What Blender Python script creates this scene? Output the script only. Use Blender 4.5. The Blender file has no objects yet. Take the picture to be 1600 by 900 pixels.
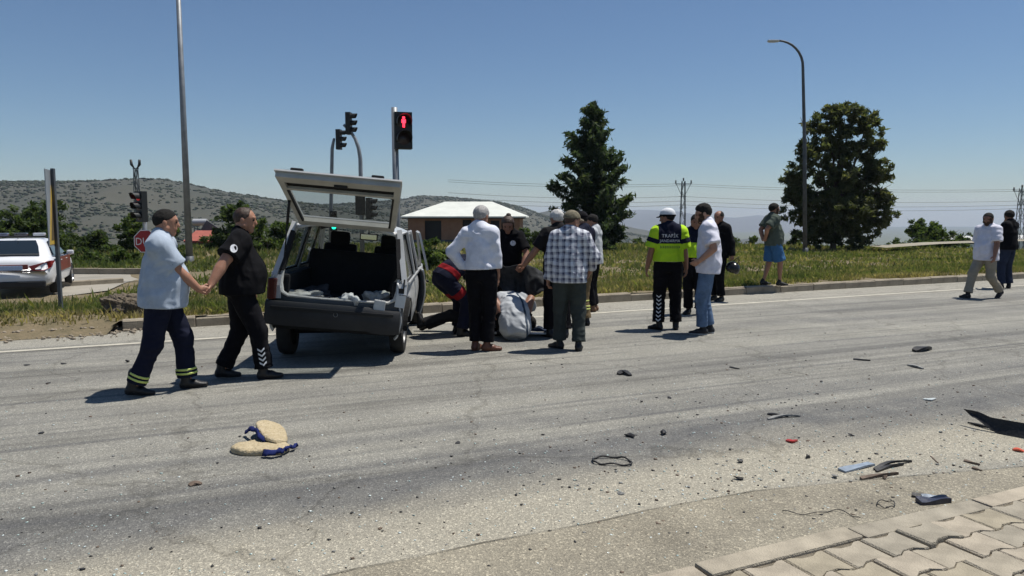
import bpy, bmesh, math, random
import numpy as np
from mathutils import Vector, Matrix, Quaternion
from mathutils.bvhtree import BVHTree

random.seed(7)
rng = np.random.default_rng(11)
R = math.radians
scene = bpy.context.scene
COL = scene.collection

# ------------------------------------------------------------------ camera, sky, sun, exposure
F, CAMZ = 1150.0, 1.68
PITCH = math.atan(112 / F)
cam_data = bpy.data.cameras.new('camera')
cam_data.sensor_width = 36.0
cam_data.lens = 36.0 * F / 1600.0
cam_data.clip_start = 0.05
cam_data.clip_end = 60000
cam = bpy.data.objects.new('camera', cam_data)
cam.location = (0, 0, CAMZ)
cam.rotation_euler = (math.pi / 2 - PITCH, 0, 0)
COL.objects.link(cam)
scene.camera = cam

SUN_EL, SUN_AZ = R(69), math.atan2(0.95, 0.36)          # azimuth measured from +Y towards +X
world = bpy.data.worlds.new('World')
scene.world = world
world.use_nodes = True
wn = world.node_tree
wn.nodes.clear()
sky = wn.nodes.new('ShaderNodeTexSky')
sky.sky_type = 'NISHITA'
sky.sun_disc = False
sky.sun_elevation = SUN_EL
sky.sun_rotation = SUN_AZ
sky.altitude = 50
sky.air_density = 1.0
sky.dust_density = 0.05
sky.ozone_density = 6.5
bg = wn.nodes.new('ShaderNodeBackground')
bg.inputs['Strength'].default_value = 0.070
wo = wn.nodes.new('ShaderNodeOutputWorld')
wn.links.new(sky.outputs[0], bg.inputs['Color'])
wn.links.new(bg.outputs[0], wo.inputs['Surface'])

sun_data = bpy.data.lights.new('sun', 'SUN')
sun_data.energy = 4.8
sun_data.angle = R(0.53)
sun_data.color = (1.0, 0.955, 0.88)
sun = bpy.data.objects.new('sun', sun_data)
SD = Vector((math.sin(SUN_AZ) * math.cos(SUN_EL), math.cos(SUN_AZ) * math.cos(SUN_EL), math.sin(SUN_EL)))
sun.rotation_euler = SD.to_track_quat('Z', 'Y').to_euler()
sun.location = (20, 10, 40)
COL.objects.link(sun)

scene.view_settings.view_transform = 'Standard'
scene.view_settings.look = 'None'
scene.view_settings.exposure = 0.2
scene.view_settings.gamma = 1.0
scene.view_settings.use_curve_mapping = False
scene.cycles.use_denoising = True
scene.cycles.max_bounces = 6
scene.cycles.transparent_max_bounces = 12
scene.cycles.volume_bounces = 0
scene.cycles.caustics_reflective = False
scene.cycles.caustics_refractive = False


def ray(px, py):
    u, v = (px - 800) / F, (450 - py) / F
    return (u, math.cos(PITCH) + v * math.sin(PITCH), -math.sin(PITCH) + v * math.cos(PITCH))


def G(px, py, z=0.0):
    """where the sight line through a photograph pixel meets the level z"""
    r = ray(px, py)
    t = (z - CAMZ) / r[2]
    return Vector((r[0] * t, r[1] * t, z))


def A(px, py, d):
    """the point on that sight line at distance d in front"""
    r = ray(px, py)
    t = d / r[1]
    return Vector((r[0] * t, d, CAMZ + r[2] * t))


# ------------------------------------------------------------------ materials
MATS = {}


def M(name, col, rough=0.8, metal=0.0, var=0.18, vs=4.0, bump=0.15, bs=60.0, spec=0.4, col2=None,
      emit=None, es=0.0, sub=0.0, coat=0.0, sheen=0.0, folds=0.0):
    if name in MATS:
        return MATS[name]
    m = bpy.data.materials.new(name)
    m.use_nodes = True
    nt = m.node_tree
    b = nt.nodes['Principled BSDF']
    b.inputs['Roughness'].default_value = rough
    b.inputs['Metallic'].default_value = metal
    b.inputs['Specular IOR Level'].default_value = spec
    b.inputs['Coat Weight'].default_value = coat
    b.inputs['Sheen Weight'].default_value = sheen
    if sub:
        b.inputs['Subsurface Weight'].default_value = sub
        b.inputs['Subsurface Radius'].default_value = (0.012, 0.005, 0.003)
        b.inputs['Subsurface Scale'].default_value = 1.0
    tc = nt.nodes.new('ShaderNodeTexCoord')
    c = col + (1,) if len(col) == 3 else col
    if var > 0 or col2:
        n = nt.nodes.new('ShaderNodeTexNoise')
        n.inputs['Scale'].default_value = vs
        n.inputs['Detail'].default_value = 6
        n.inputs['Roughness'].default_value = 0.65
        nt.links.new(tc.outputs['Object'], n.inputs['Vector'])
        rmp = nt.nodes.new('ShaderNodeValToRGB')
        rmp.color_ramp.elements[0].position = 0.3
        rmp.color_ramp.elements[1].position = 0.7
        if col2:
            ca, cb = col, col2
        else:
            ca, cb = tuple(x * (1 - var) for x in col), tuple(min(1, x * (1 + var)) for x in col)
        rmp.color_ramp.elements[0].color = tuple(ca) + (1,)
        rmp.color_ramp.elements[1].color = tuple(cb) + (1,)
        nt.links.new(n.outputs['Fac'], rmp.inputs['Fac'])
        nt.links.new(rmp.outputs['Color'], b.inputs['Base Color'])
    else:
        b.inputs['Base Color'].default_value = c
    if bump > 0:
        n2 = nt.nodes.new('ShaderNodeTexNoise')
        n2.inputs['Scale'].default_value = bs
        n2.inputs['Detail'].default_value = 4
        nt.links.new(tc.outputs['Object'], n2.inputs['Vector'])
        bp = nt.nodes.new('ShaderNodeBump')
        bp.inputs['Strength'].default_value = bump
        bp.inputs['Distance'].default_value = 0.02
        nt.links.new(n2.outputs['Fac'], bp.inputs['Height'])
        if folds > 0:
            mp = nt.nodes.new('ShaderNodeMapping')
            mp.inputs['Scale'].default_value = (1.0, 1.0, .42)
            mp.inputs['Rotation'].default_value = (.3, .35, .2)
            nt.links.new(tc.outputs['Object'], mp.inputs['Vector'])
            n3 = nt.nodes.new('ShaderNodeTexNoise')
            n3.noise_type = 'RIDGED_MULTIFRACTAL'
            n3.inputs['Scale'].default_value = 6.0
            n3.inputs['Detail'].default_value = 2.5
            n3.inputs['Distortion'].default_value = .6
            nt.links.new(mp.outputs[0], n3.inputs['Vector'])
            bp3 = nt.nodes.new('ShaderNodeBump')
            bp3.inputs['Strength'].default_value = folds
            bp3.inputs['Distance'].default_value = .05
            nt.links.new(n3.outputs['Fac'], bp3.inputs['Height'])
            nt.links.new(bp.outputs['Normal'], bp3.inputs['Normal'])
            nt.links.new(bp3.outputs['Normal'], b.inputs['Normal'])
        else:
            nt.links.new(bp.outputs['Normal'], b.inputs['Normal'])
    if emit:
        b.inputs['Emission Color'].default_value = tuple(emit) + (1,)
        b.inputs['Emission Strength'].default_value = es
    MATS[name] = m
    return m


def leaf_mat(name, col, trans=.45, rough=.6):
    """thin leaf or blade: reflects and lets light through"""
    if name in MATS:
        return MATS[name]
    m = bpy.data.materials.new(name)
    m.use_nodes = True
    nt = m.node_tree
    b = nt.nodes['Principled BSDF']
    o = nt.nodes['Material Output']
    b.inputs['Roughness'].default_value = rough
    b.inputs['Specular IOR Level'].default_value = .25
    tc = nt.nodes.new('ShaderNodeTexCoord')
    n = nt.nodes.new('ShaderNodeTexNoise')
    n.inputs['Scale'].default_value = 1.3
    n.inputs['Detail'].default_value = 5
    nt.links.new(tc.outputs['Object'], n.inputs['Vector'])
    rmp = nt.nodes.new('ShaderNodeValToRGB')
    rmp.color_ramp.elements[0].position = .3
    rmp.color_ramp.elements[1].position = .7
    rmp.color_ramp.elements[0].color = tuple(c * .75 for c in col) + (1,)
    rmp.color_ramp.elements[1].color = tuple(c * 1.25 for c in col) + (1,)
    nt.links.new(n.outputs['Fac'], rmp.inputs['Fac'])
    nt.links.new(rmp.outputs[0], b.inputs['Base Color'])
    t = nt.nodes.new('ShaderNodeBsdfTranslucent')
    hs = nt.nodes.new('ShaderNodeMix')
    hs.data_type = 'RGBA'
    hs.blend_type = 'MULTIPLY'
    hs.inputs[0].default_value = 1
    hs.inputs[7].default_value = (1.15, 1.2, .6, 1)
    nt.links.new(rmp.outputs[0], hs.inputs[6])
    nt.links.new(hs.outputs[2], t.inputs['Color'])
    mx = nt.nodes.new('ShaderNodeMixShader')
    mx.inputs[0].default_value = trans
    nt.links.new(b.outputs[0], mx.inputs[1])
    nt.links.new(t.outputs[0], mx.inputs[2])
    nt.links.new(mx.outputs[0], o.inputs['Surface'])
    MATS[name] = m
    return m


def glass_mat(name, tint=(0.75, 0.8, 0.8), fac=0.12, rough=0.03):
    m = bpy.data.materials.new(name)
    m.use_nodes = True
    nt = m.node_tree
    nt.nodes.clear()
    o = nt.nodes.new('ShaderNodeOutputMaterial')
    t = nt.nodes.new('ShaderNodeBsdfTransparent')
    t.inputs[0].default_value = tint + (1,)
    g = nt.nodes.new('ShaderNodeBsdfPrincipled')
    g.inputs['Base Color'].default_value = (0.25, 0.25, 0.24, 1)
    g.inputs['Roughness'].default_value = rough
    g.inputs['Specular IOR Level'].default_value = 0.8
    mx = nt.nodes.new('ShaderNodeMixShader')
    lw = nt.nodes.new('ShaderNodeLayerWeight')
    lw.inputs['Blend'].default_value = .5
    fr = nt.nodes.new('ShaderNodeMath')
    fr.operation = 'POWER'
    fr.inputs[1].default_value = 4.0
    nt.links.new(lw.outputs['Facing'], fr.inputs[0])
    ad = nt.nodes.new('ShaderNodeMath')
    ad.operation = 'ADD'
    ad.use_clamp = True
    ad.inputs[1].default_value = fac
    nt.links.new(fr.outputs[0], ad.inputs[0])
    nt.links.new(ad.outputs[0], mx.inputs[0])
    nt.links.new(t.outputs[0], mx.inputs[1])
    nt.links.new(g.outputs[0], mx.inputs[2])
    nt.links.new(mx.outputs[0], o.inputs['Surface'])
    return m


# ------------------------------------------------------------------ mesh helpers
def new_mesh(name, V, Fc, mats=None, mi=None, smooth=False):
    me = bpy.data.meshes.new(name)
    V = np.asarray(V, dtype=np.float32)
    if isinstance(Fc, np.ndarray):
        n, k = Fc.shape
        me.vertices.add(len(V))
        me.vertices.foreach_set('co', V.ravel())
        me.loops.add(n * k)
        me.loops.foreach_set('vertex_index', Fc.astype(np.int32).ravel())
        me.polygons.add(n)
        me.polygons.foreach_set('loop_start', np.arange(0, n * k, k, dtype=np.int32))
        me.update(calc_edges=True)
    else:
        me.from_pydata([tuple(map(float, v)) for v in V], [], [tuple(map(int, f)) for f in Fc])
        me.update()
    if smooth:
        me.polygons.foreach_set('use_smooth', np.ones(len(me.polygons), dtype=bool))
    if mats:
        for m in (mats if isinstance(mats, (list, tuple)) else [mats]):
            me.materials.append(m)
    if mi is not None:
        me.polygons.foreach_set('material_index', np.asarray(mi, dtype=np.int32))
    return me


def link(name, me, parent=None, loc=None, rot=None):
    o = bpy.data.objects.new(name, me)
    COL.objects.link(o)
    if parent is not None:
        o.parent = parent
    if loc is not None:
        o.location = loc
    if rot is not None:
        o.rotation_euler = rot
    return o


def tag(o, label, cat, group=None):
    o['label'] = label
    o['category'] = cat
    if group:
        o['group'] = group
    return o


def thing(name, label, cat, loc=(0, 0, 0), rot=(0, 0, 0), group=None):
    o = link(name, None, None, loc, rot)
    o.empty_display_size = 0.2
    return tag(o, label, cat, group)


def struct(o):
    o['kind'] = 'structure'
    return o


def stuff(o):
    o['kind'] = 'stuff'
    return o


class MB:
    """collects shapes, then builds one mesh object"""

    def __init__(s):
        s.v, s.f, s.m = [], [], []

    def add(s, V, Fc, mi=0):
        o = len(s.v)
        s.v.extend([tuple(map(float, p)) for p in V])
        s.f.extend([tuple(int(i) + o for i in f) for f in Fc])
        s.m.extend([mi] * len(Fc))
        return s

    def box(s, c, size, rot=None, mi=0, bev=0.0):
        x, y, z = [k / 2 for k in size]
        if bev <= 0:
            V = [(-x, -y, -z), (x, -y, -z), (x, y, -z), (-x, y, -z), (-x, -y, z), (x, -y, z), (x, y, z), (-x, y, z)]
            Fc = [(0, 3, 2, 1), (4, 5, 6, 7), (0, 1, 5, 4), (1, 2, 6, 5), (2, 3, 7, 6), (3, 0, 4, 7)]
        else:
            b = min(bev, x * .9, y * .9, z * .9)
            bm = bmesh.new()
            bmesh.ops.create_cube(bm, size=1)
            for v in bm.verts:
                v.co = Vector((v.co.x * 2 * x, v.co.y * 2 * y, v.co.z * 2 * z))
            bmesh.ops.bevel(bm, geom=bm.edges[:], offset=b, segments=2, affect='EDGES', profile=0.6)
            bm.verts.index_update()
            V = [v.co.copy() for v in bm.verts]
            Fc = [[v.index for v in f.verts] for f in bm.faces]
            bm.free()
        Mx = Matrix.Translation(Vector(c))
        if rot is not None:
            Mx = Mx @ (rot.to_4x4() if isinstance(rot, (Matrix, )) else Matrix.Rotation(rot, 4, 'Z'))
        return s.add([Mx @ Vector(p) for p in V], Fc, mi)

    def tube(s, path, rad, n=8, mi=0, cap=True):
        path = [Vector(p) for p in path]
        if not hasattr(rad, '__len__'):
            rad = [rad] * len(path)
        V, Fc = [], []
        up = Vector((0, 0, 1))
        for i, p in enumerate(path):
            d = (path[min(i + 1, len(path) - 1)] - path[max(i - 1, 0)])
            d = d.normalized() if d.length > 1e-9 else Vector((0, 0, 1))
            if i == 0:
                up = Vector((1, 0, 0)) if abs(d.z) > 0.9 else Vector((0, 0, 1))
            a = up - d * up.dot(d)
            a.normalize()
            up = a
            b = d.cross(a)
            for k in range(n):
                t = 2 * math.pi * k / n
                V.append(p + (a * math.cos(t) + b * math.sin(t)) * rad[i])
        for i in range(len(path) - 1):
            for k in range(n):
                k2 = (k + 1) % n
                Fc.append((i * n + k, i * n + k2, (i + 1) * n + k2, (i + 1) * n + k))
        if cap:
            Fc.append(tuple(range(n - 1, -1, -1)))
            Fc.append(tuple((len(path) - 1) * n + k for k in range(n)))
        return s.add(V, Fc, mi)

    def bar(s, p0, p1, w, d, side=(1, 0, 0), mi=0, w1=None, d1=None):
        """rectangular bar from p0 to p1, w along side, d across"""
        p0, p1 = Vector(p0), Vector(p1)
        ax = (p1 - p0).normalized()
        sd = Vector(side)
        sd = (sd - ax * sd.dot(ax)).normalized()
        fr = ax.cross(sd)
        V = []
        for p, ww, dd in ((p0, w, d), (p1, w1 or w, d1 or d)):
            for a, b in ((-1, -1), (1, -1), (1, 1), (-1, 1)):
                V.append(p + sd * (a * ww / 2) + fr * (b * dd / 2))
        return s.add(V, [(3, 2, 1, 0), (4, 5, 6, 7), (0, 1, 5, 4), (1, 2, 6, 5), (2, 3, 7, 6), (3, 0, 4, 7)], mi)

    def prism(s, poly, fn, n0, n1, mi=0):
        """2D polygon (u,v) extruded between n0 and n1; fn(u,v,n) gives the point"""
        k = len(poly)
        V = [fn(u, v, n0) for u, v in poly] + [fn(u, v, n1) for u, v in poly]
        Fc = [tuple(range(k - 1, -1, -1)), tuple(range(k, 2 * k))]
        Fc += [(i, (i + 1) % k, k + (i + 1) % k, k + i) for i in range(k)]
        return s.add(V, Fc, mi)

    def lathe(s, prof, n=24, fn=None, mi=0, closed=False):
        """profile (r,h) turned about the axis; fn(x,y,h)->point"""
        fn = fn or (lambda x, y, h: (x, y, h))
        V, Fc = [], []
        m = len(prof)
        for k in range(n):
            t = 2 * math.pi * k / n
            for r, h in prof:
                V.append(fn(r * math.cos(t), r * math.sin(t), h))
        mm = m if closed else m - 1
        for k in range(n):
            k2 = (k + 1) % n
            for j in range(mm):
                j2 = (j + 1) % m
                Fc.append((k * m + j, k2 * m + j, k2 * m + j2, k * m + j2))
        return s.add(V, Fc, mi)

    def ball(s, c, r, n=10, mi=0):
        prof = [(max(1e-4, r * math.sin(math.pi * i / n)), -r * math.cos(math.pi * i / n)) for i in range(n + 1)]
        c = Vector(c)
        return s.lathe(prof, 2 * n, lambda x, y, h: c + Vector((x, y, h)), mi)

    def build(s, name, mats, parent=None, loc=None, rot=None, smooth=False, fix=True):
        me = new_mesh(name, s.v if s.v else [(0, 0, 0)], s.f, mats, s.m if s.f else None, False)
        if fix and s.f:
            bm = bmesh.new()
            bm.from_mesh(me)
            bmesh.ops.recalc_face_normals(bm, faces=bm.faces[:])
            bm.to_mesh(me)
            bm.free()
        if smooth:
            me.polygons.foreach_set('use_smooth', np.ones(len(me.polygons), dtype=bool))
            if smooth != 'all':
                me.set_sharp_from_angle(angle=R(40))
        return link(name, me, parent, loc, rot)


def vnoise(P, seed=0):
    """smooth value noise, P (N,3) -> (N,) in -1..1"""
    P = np.asarray(P, dtype=np.float64) + 1000.0 + seed * 17.31
    i = np.floor(P).astype(np.int64)
    f = P - i
    f = f * f * (3 - 2 * f)

    def h(dx, dy, dz):
        n = (i[..., 0] + dx) * 374761393 + (i[..., 1] + dy) * 668265263 + (i[..., 2] + dz) * 2147483647 + seed * 974634
        n = (n ^ (n >> 13)) * 1274126177
        n = n ^ (n >> 16)
        return (n & 0xffff) / 32767.5 - 1.0
    x, y, z = f[..., 0], f[..., 1], f[..., 2]
    c00 = h(0, 0, 0) * (1 - x) + h(1, 0, 0) * x
    c10 = h(0, 1, 0) * (1 - x) + h(1, 1, 0) * x
    c01 = h(0, 0, 1) * (1 - x) + h(1, 0, 1) * x
    c11 = h(0, 1, 1) * (1 - x) + h(1, 1, 1) * x
    return (c00 * (1 - y) + c10 * y) * (1 - z) + (c01 * (1 - y) + c11 * y) * z


def fbm(P, o=4, seed=0):
    r, a = 0, 1.0
    P = np.asarray(P, dtype=np.float64)
    for k in range(o):
        r = r + a * vnoise(P * (2 ** k), seed + k)
        a *= 0.5
    return r


def sstep(a, b, x):
    t = np.clip((np.asarray(x, dtype=float) - a) / (b - a), 0, 1)
    return t * t * (3 - 2 * t)

# ------------------------------------------------------------------ layout of the road
def kerb_y(x):
    """line of the far kerb"""
    return 13.42 + .465 * x + .05 * math.sin(x * .21)


def kerb_frame(x):
    dy = (kerb_y(x + .05) - kerb_y(x - .05)) / .1
    t = Vector((1, dy, 0)).normalized()
    return Vector((x, kerb_y(x), 0)), t, Vector((-t.y, t.x, 0))


def kerb_pt(x, s, z=0.0):
    p, t, n = kerb_frame(x)
    p = p + n * s
    return Vector((p.x, p.y, z))


def verge_z(s, d=15.0):
    z = .150 - .600 * sstep(0.3, 8.5, s)
    return z - .045 * max(0.0, d - 54)


RD = R(23.5)                                   # general direction of the road
NK0 = Vector((0.84, 3.23, 0))                  # a point on the near kerb edge
NKD = Vector((math.cos(R(24.2)), math.sin(R(24.2)), 0))
NKN = Vector((NKD.y, -NKD.x, 0))               # towards the pavement


# ---- ground: one sheet to the horizon
def build_ground():
    def axis(lim, n, p=3.0):
        t = np.linspace(-1, 1, n)
        return np.sign(t) * (np.abs(t) ** p) * lim
    xs, ys = axis(9000, 90), axis(9500, 110)
    X, Y = np.meshgrid(xs, ys, indexing='ij')
    d = np.sqrt(X ** 2 + Y ** 2)
    Z = -0.62 - 0.05 * np.clip(d - 54, 0, 2600)
    Z += np.clip(d - 80, 0, 300) / 300 * 2.0 * vnoise(np.stack([X / 90, Y / 90, X * 0], -1))
    V = np.stack([X, Y, Z], -1).reshape(-1, 3)
    n, m = X.shape
    I = np.arange(n * m).reshape(n, m)
    Fc = np.stack([I[:-1, :-1], I[1:, :-1], I[1:, 1:], I[:-1, 1:]], -1).reshape(-1, 4)
    mat = M('field_soil', (.13, .12, .06), 1, var=.3, vs=.02, col2=(.09, .11, .045), bump=0)
    o = link('ground', new_mesh('ground', V, Fc, mat, smooth=True))
    struct(o)


build_ground()


# ---- road surface: worn, dusty asphalt with dark wheel tracks along it
def road_material(name='asphalt', gutter=False):
    m = bpy.data.materials.new(name)
    m.use_nodes = True
    nt = m.node_tree
    L = nt.links.new
    b = nt.nodes['Principled BSDF']
    b.inputs['Roughness'].default_value = .85
    b.inputs['Specular IOR Level'].default_value = .35
    tc = nt.nodes.new('ShaderNodeTexCoord')

    def mapping(scale, rot=0.0):
        mp = nt.nodes.new('ShaderNodeMapping')
        mp.vector_type = 'TEXTURE'
        mp.inputs['Rotation'].default_value = (0, 0, rot)
        mp.inputs['Scale'].default_value = scale
        L(tc.outputs['Object'], mp.inputs['Vector'])
        return mp.outputs[0]

    def noise(vec, scale, detail=5, rough=.6):
        n = nt.nodes.new('ShaderNodeTexNoise')
        n.inputs['Scale'].default_value = scale
        n.inputs['Detail'].default_value = detail
        n.inputs['Roughness'].default_value = rough
        L(vec, n.inputs['Vector'])
        return n.outputs['Fac']

    def ramp(fac, stops):
        r = nt.nodes.new('ShaderNodeValToRGB')
        e = r.color_ramp.elements
        e[0].position, e[0].color = stops[0][0], stops[0][1] + (1,)
        e[1].position, e[1].color = stops[-1][0], stops[-1][1] + (1,)
        for p, c in stops[1:-1]:
            k = e.new(p)
            k.color = c + (1,)
        L(fac, r.inputs['Fac'])
        return r.outputs['Color']

    def mix(a, bb, fac, mode='MIX'):
        n = nt.nodes.new('ShaderNodeMix')
        n.data_type = 'RGBA'
        n.blend_type = mode
        for s, v in ((n.inputs[0], fac), (n.inputs[6], a), (n.inputs[7], bb)):
            if hasattr(v, 'is_linked') or hasattr(v, 'links'):
                L(v, s)
            else:
                s.default_value = v if isinstance(v, float) else v + (1,)
        return n.outputs[2]

    def math_(op, a, bb=None, c=None):
        n = nt.nodes.new('ShaderNodeMath')
        n.operation = op
        for s, v in zip(n.inputs, (a, bb, c)):
            if v is None:
                continue
            if hasattr(v, 'links'):
                L(v, s)
            else:
                s.default_value = v
        return n.outputs[0]
    obj = mapping((1, 1, 1))
    along = mapping((14, 0.55, 1), RD)                 # stretched along the road
    along2 = mapping((30, .16, 1), RD)
    base = ramp(noise(obj, 1.1, 6), [(.25, (.205, .199, .176)), (.55, (.258, .25, .222)), (.8, (.312, .302, .264))])
    trk = ramp(noise(along, 1.0, 4, .55), [(.34, (.42, .42, .43)), (.50, (1, 1, 1)), (.75, (1.10, 1.09, 1.05))])
    c = mix(base, trk, .75, 'MULTIPLY')
    fine = ramp(noise(along2, 1.0, 3, .6), [(.34, (.62, .62, .63)), (.48, (1, 1, 1)), (.8, (1.04, 1.04, 1.03))])
    c = mix(c, fine, .6, 'MULTIPLY')
    # position across the road: dark tyre band, dusty edge towards the pavement
    rot = mapping((1, 1, 1), RD)
    sx = nt.nodes.new('ShaderNodeSeparateXYZ')
    L(rot, sx.inputs[0])
    wob = math_('MULTIPLY', math_('SUBTRACT', noise(mapping((5, 1.2, 1), RD), 1.0, 3), .5), 1.5)
    acr = math_('ADD', sx.outputs['Y'], wob)

    def band(center, half, soft):
        dd = math_('ABSOLUTE', math_('SUBTRACT', acr, center))
        n = nt.nodes.new('ShaderNodeMapRange')
        n.interpolation_type = 'SMOOTHSTEP'
        n.inputs['From Min'].default_value = half
        n.inputs['From Max'].default_value = half + soft
        n.inputs['To Min'].default_value = 1
        n.inputs['To Max'].default_value = 0
        L(dd, n.inputs['Value'])
        return n.outputs[0]
    spots = noise(obj, 2.3, 5, .7)
    for ctr, half, soft, k in ((4.30, .16, .60, .66), (5.35, .04, .25, .42), (6.9, .08, .5, .26), (8.7, .05, .35, .36), (9.9, .04, .3, .28)):
        f = math_('MULTIPLY', band(ctr, half, soft), math_('MULTIPLY', math_('SMOOTH_MIN', spots, .75, .1), k * 1.9))
        c = mix(c, (.085, .086, .090), f)
    # narrow, nearly straight tyre streaks
    acr2 = math_('ADD', sx.outputs['Y'], math_('MULTIPLY', math_('SUBTRACT', noise(mapping((9, 3, 1), RD), 1.0, 2), .5), .5))
    brk = noise(mapping((3.5, .5, 1), RD), 1.0, 3)
    for ctr, half, k in ((4.62, .012, .8), (4.85, .008, .6), (5.15, .010, .7), (5.75, .008, .5), (6.15, .012, .6), (6.5, .006, .5), (7.3, .012, .5), (7.7, .008, .6), (8.3, .010, .5), (9.3, .015, .6), (9.65, .01, .5), (10.4, .012, .5)):
        dd = math_('ABSOLUTE', math_('SUBTRACT', acr2, ctr))
        n = nt.nodes.new('ShaderNodeMapRange')
        n.interpolation_type = 'SMOOTHSTEP'
        n.inputs['From Min'].default_value = half
        n.inputs['From Max'].default_value = half + .045
        n.inputs['To Min'].default_value = k
        n.inputs['To Max'].default_value = 0
        L(dd, n.inputs['Value'])
        n2 = nt.nodes.new('ShaderNodeMapRange')
        n2.inputs['From Min'].default_value = .42
        n2.inputs['From Max'].default_value = .62
        L(brk, n2.inputs['Value'])
        c = mix(c, (.10, .10, .10), math_('MULTIPLY', n.outputs[0], n2.outputs[0]))
    dust = math_('MULTIPLY', band(3.62, .16, .60), .75)
    c = mix(c, (.365, .335, .265), dust)
    d2 = math_('MULTIPLY', band(12.0, .4, .7), .55)
    c = mix(c, (.33, .31, .26), d2)
    if gutter:
        c = mix(c, ramp(noise(obj, 2.0, 5), [(.3, (.20, .178, .135)), (.7, (.335, .302, .232))]), .85)
    # stones in the surface: a fine salt and pepper, pale chips larger
    vor = nt.nodes.new('ShaderNodeTexVoronoi')
    vor.inputs['Scale'].default_value = 115
    L(obj, vor.inputs['Vector'])
    sep = nt.nodes.new('ShaderNodeSeparateColor')
    L(vor.outputs['Color'], sep.inputs[0])
    chips = ramp(sep.outputs[0], [(0, (.48, .48, .49)), (.42, (.9, .9, .89)), (.84, (1.18, 1.17, 1.14)), (1.0, (2.4, 2.38, 2.3))])
    c = mix(c, chips, .55, 'MULTIPLY')
    vor2 = nt.nodes.new('ShaderNodeTexVoronoi')
    vor2.inputs['Scale'].default_value = 260
    L(obj, vor2.inputs['Vector'])
    sep2 = nt.nodes.new('ShaderNodeSeparateColor')
    L(vor2.outputs['Color'], sep2.inputs[0])
    c = mix(c, ramp(sep2.outputs[0], [(0, (.7, .7, .7)), (1, (1.3, 1.3, 1.28))]), .7, 'MULTIPLY')
    # thin cracks
    vc = nt.nodes.new('ShaderNodeTexVoronoi')
    vc.feature = 'DISTANCE_TO_EDGE'
    vc.inputs['Scale'].default_value = .33
    wn_ = nt.nodes.new('ShaderNodeTexNoise')
    wn_.inputs['Scale'].default_value = 2.2
    wn_.inputs['Detail'].default_value = 5
    L(obj, wn_.inputs['Vector'])
    addv = nt.nodes.new('ShaderNodeVectorMath')
    addv.operation = 'MULTIPLY_ADD'
    L(wn_.outputs['Color'], addv.inputs[0])
    addv.inputs[1].default_value = (.7, .7, .7)
    L(obj, addv.inputs[2])
    L(addv.outputs[0], vc.inputs['Vector'])
    crk = ramp(vc.outputs['Distance'], [(0, (.45, .44, .42)), (.004, (.75, .74, .72)), (.011, (1, 1, 1))])
    c = mix(c, crk, .55, 'MULTIPLY')
    L(c, b.inputs['Base Color'])
    bp = nt.nodes.new('ShaderNodeBump')
    bp.inputs['Strength'].default_value = .55
    bp.inputs['Distance'].default_value = .008
    L(math_('ADD', vor.outputs['Distance'], vor2.outputs['Distance']), bp.inputs['Height'])
    L(bp.outputs['Normal'], b.inputs['Normal'])
    return m


def strip(name, near, far, z, mat, n=60, x0=-60, x1=70, kind=True, nz=None):
    V, Fc = [], []
    for i in range(n + 1):
        x = x0 + (x1 - x0) * i / n
        a, b = near(x), far(x)
        V += [(a[0], a[1], z), (b[0], b[1], z)]
    Fc = [(2 * i, 2 * i + 2, 2 * i + 3, 2 * i + 1) for i in range(n)]
    o = link(name, new_mesh(name, V, Fc, mat))
    return struct(o) if kind else o


asph = road_material()
strip('road', lambda x: NK0 + NKD * x, lambda x: kerb_pt(x, 0), 0.0, asph, 90)

# gutter strip of older, coarser surfacing beside the near kerb (its joint shows as a line)
gut = road_material('gutter_surface', True)
gl0, gl1 = G(520, 900), G(1150, 770)
gd = (gl1 - gl0).normalized()
V = []
for t in np.linspace(-6, 14, 60):
    p = gl0 + gd * t
    q = NK0 + NKD * (t - .2)
    w = .012 * math.sin(t * 3.1) + .01 * math.sin(t * 7.7 + 1)
    e = 1 - sstep(1.9, 5.2, t) * .85
    pp = q + (p - q) * (e if e > .16 else .16) + Vector((-gd.y, gd.x, 0)) * w
    V += [(pp.x, pp.y, .004), (q.x, q.y, .004)]
jv = []
for k in range(0, 110, 2):
    a, b = V[k], V[k + 1]
    dn = (Vector(b) - Vector(a)).normalized() * (.007 + .004 * math.sin(k * 1.3))
    jv += [(a[0] - dn.x, a[1] - dn.y, .008), (a[0] + dn.x, a[1] + dn.y, .008)]
struct(link('surface_joint', new_mesh('surface_joint', jv, [(2 * i, 2 * i + 1, 2 * i + 3, 2 * i + 2) for i in range(0, 30)], M('joint_dirt', (.10, .09, .07), 1, var=.4, vs=12))))
o = link('gutter', new_mesh('gutter', V, [(2 * i, 2 * i + 1, 2 * i + 3, 2 * i + 2) for i in range(59)], gut))
struct(o)

# dusty edge line painted beside the far kerb, worn
edge = M('worn_line_paint', (.52, .49, .40), .9, var=.35, vs=6, bump=.2, bs=50, col2=(.33, .31, .26))
strip('edge_line', lambda x: kerb_pt(x, -1.32), lambda x: kerb_pt(x, -1.20), .004, edge, 90, -30, 40)

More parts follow.
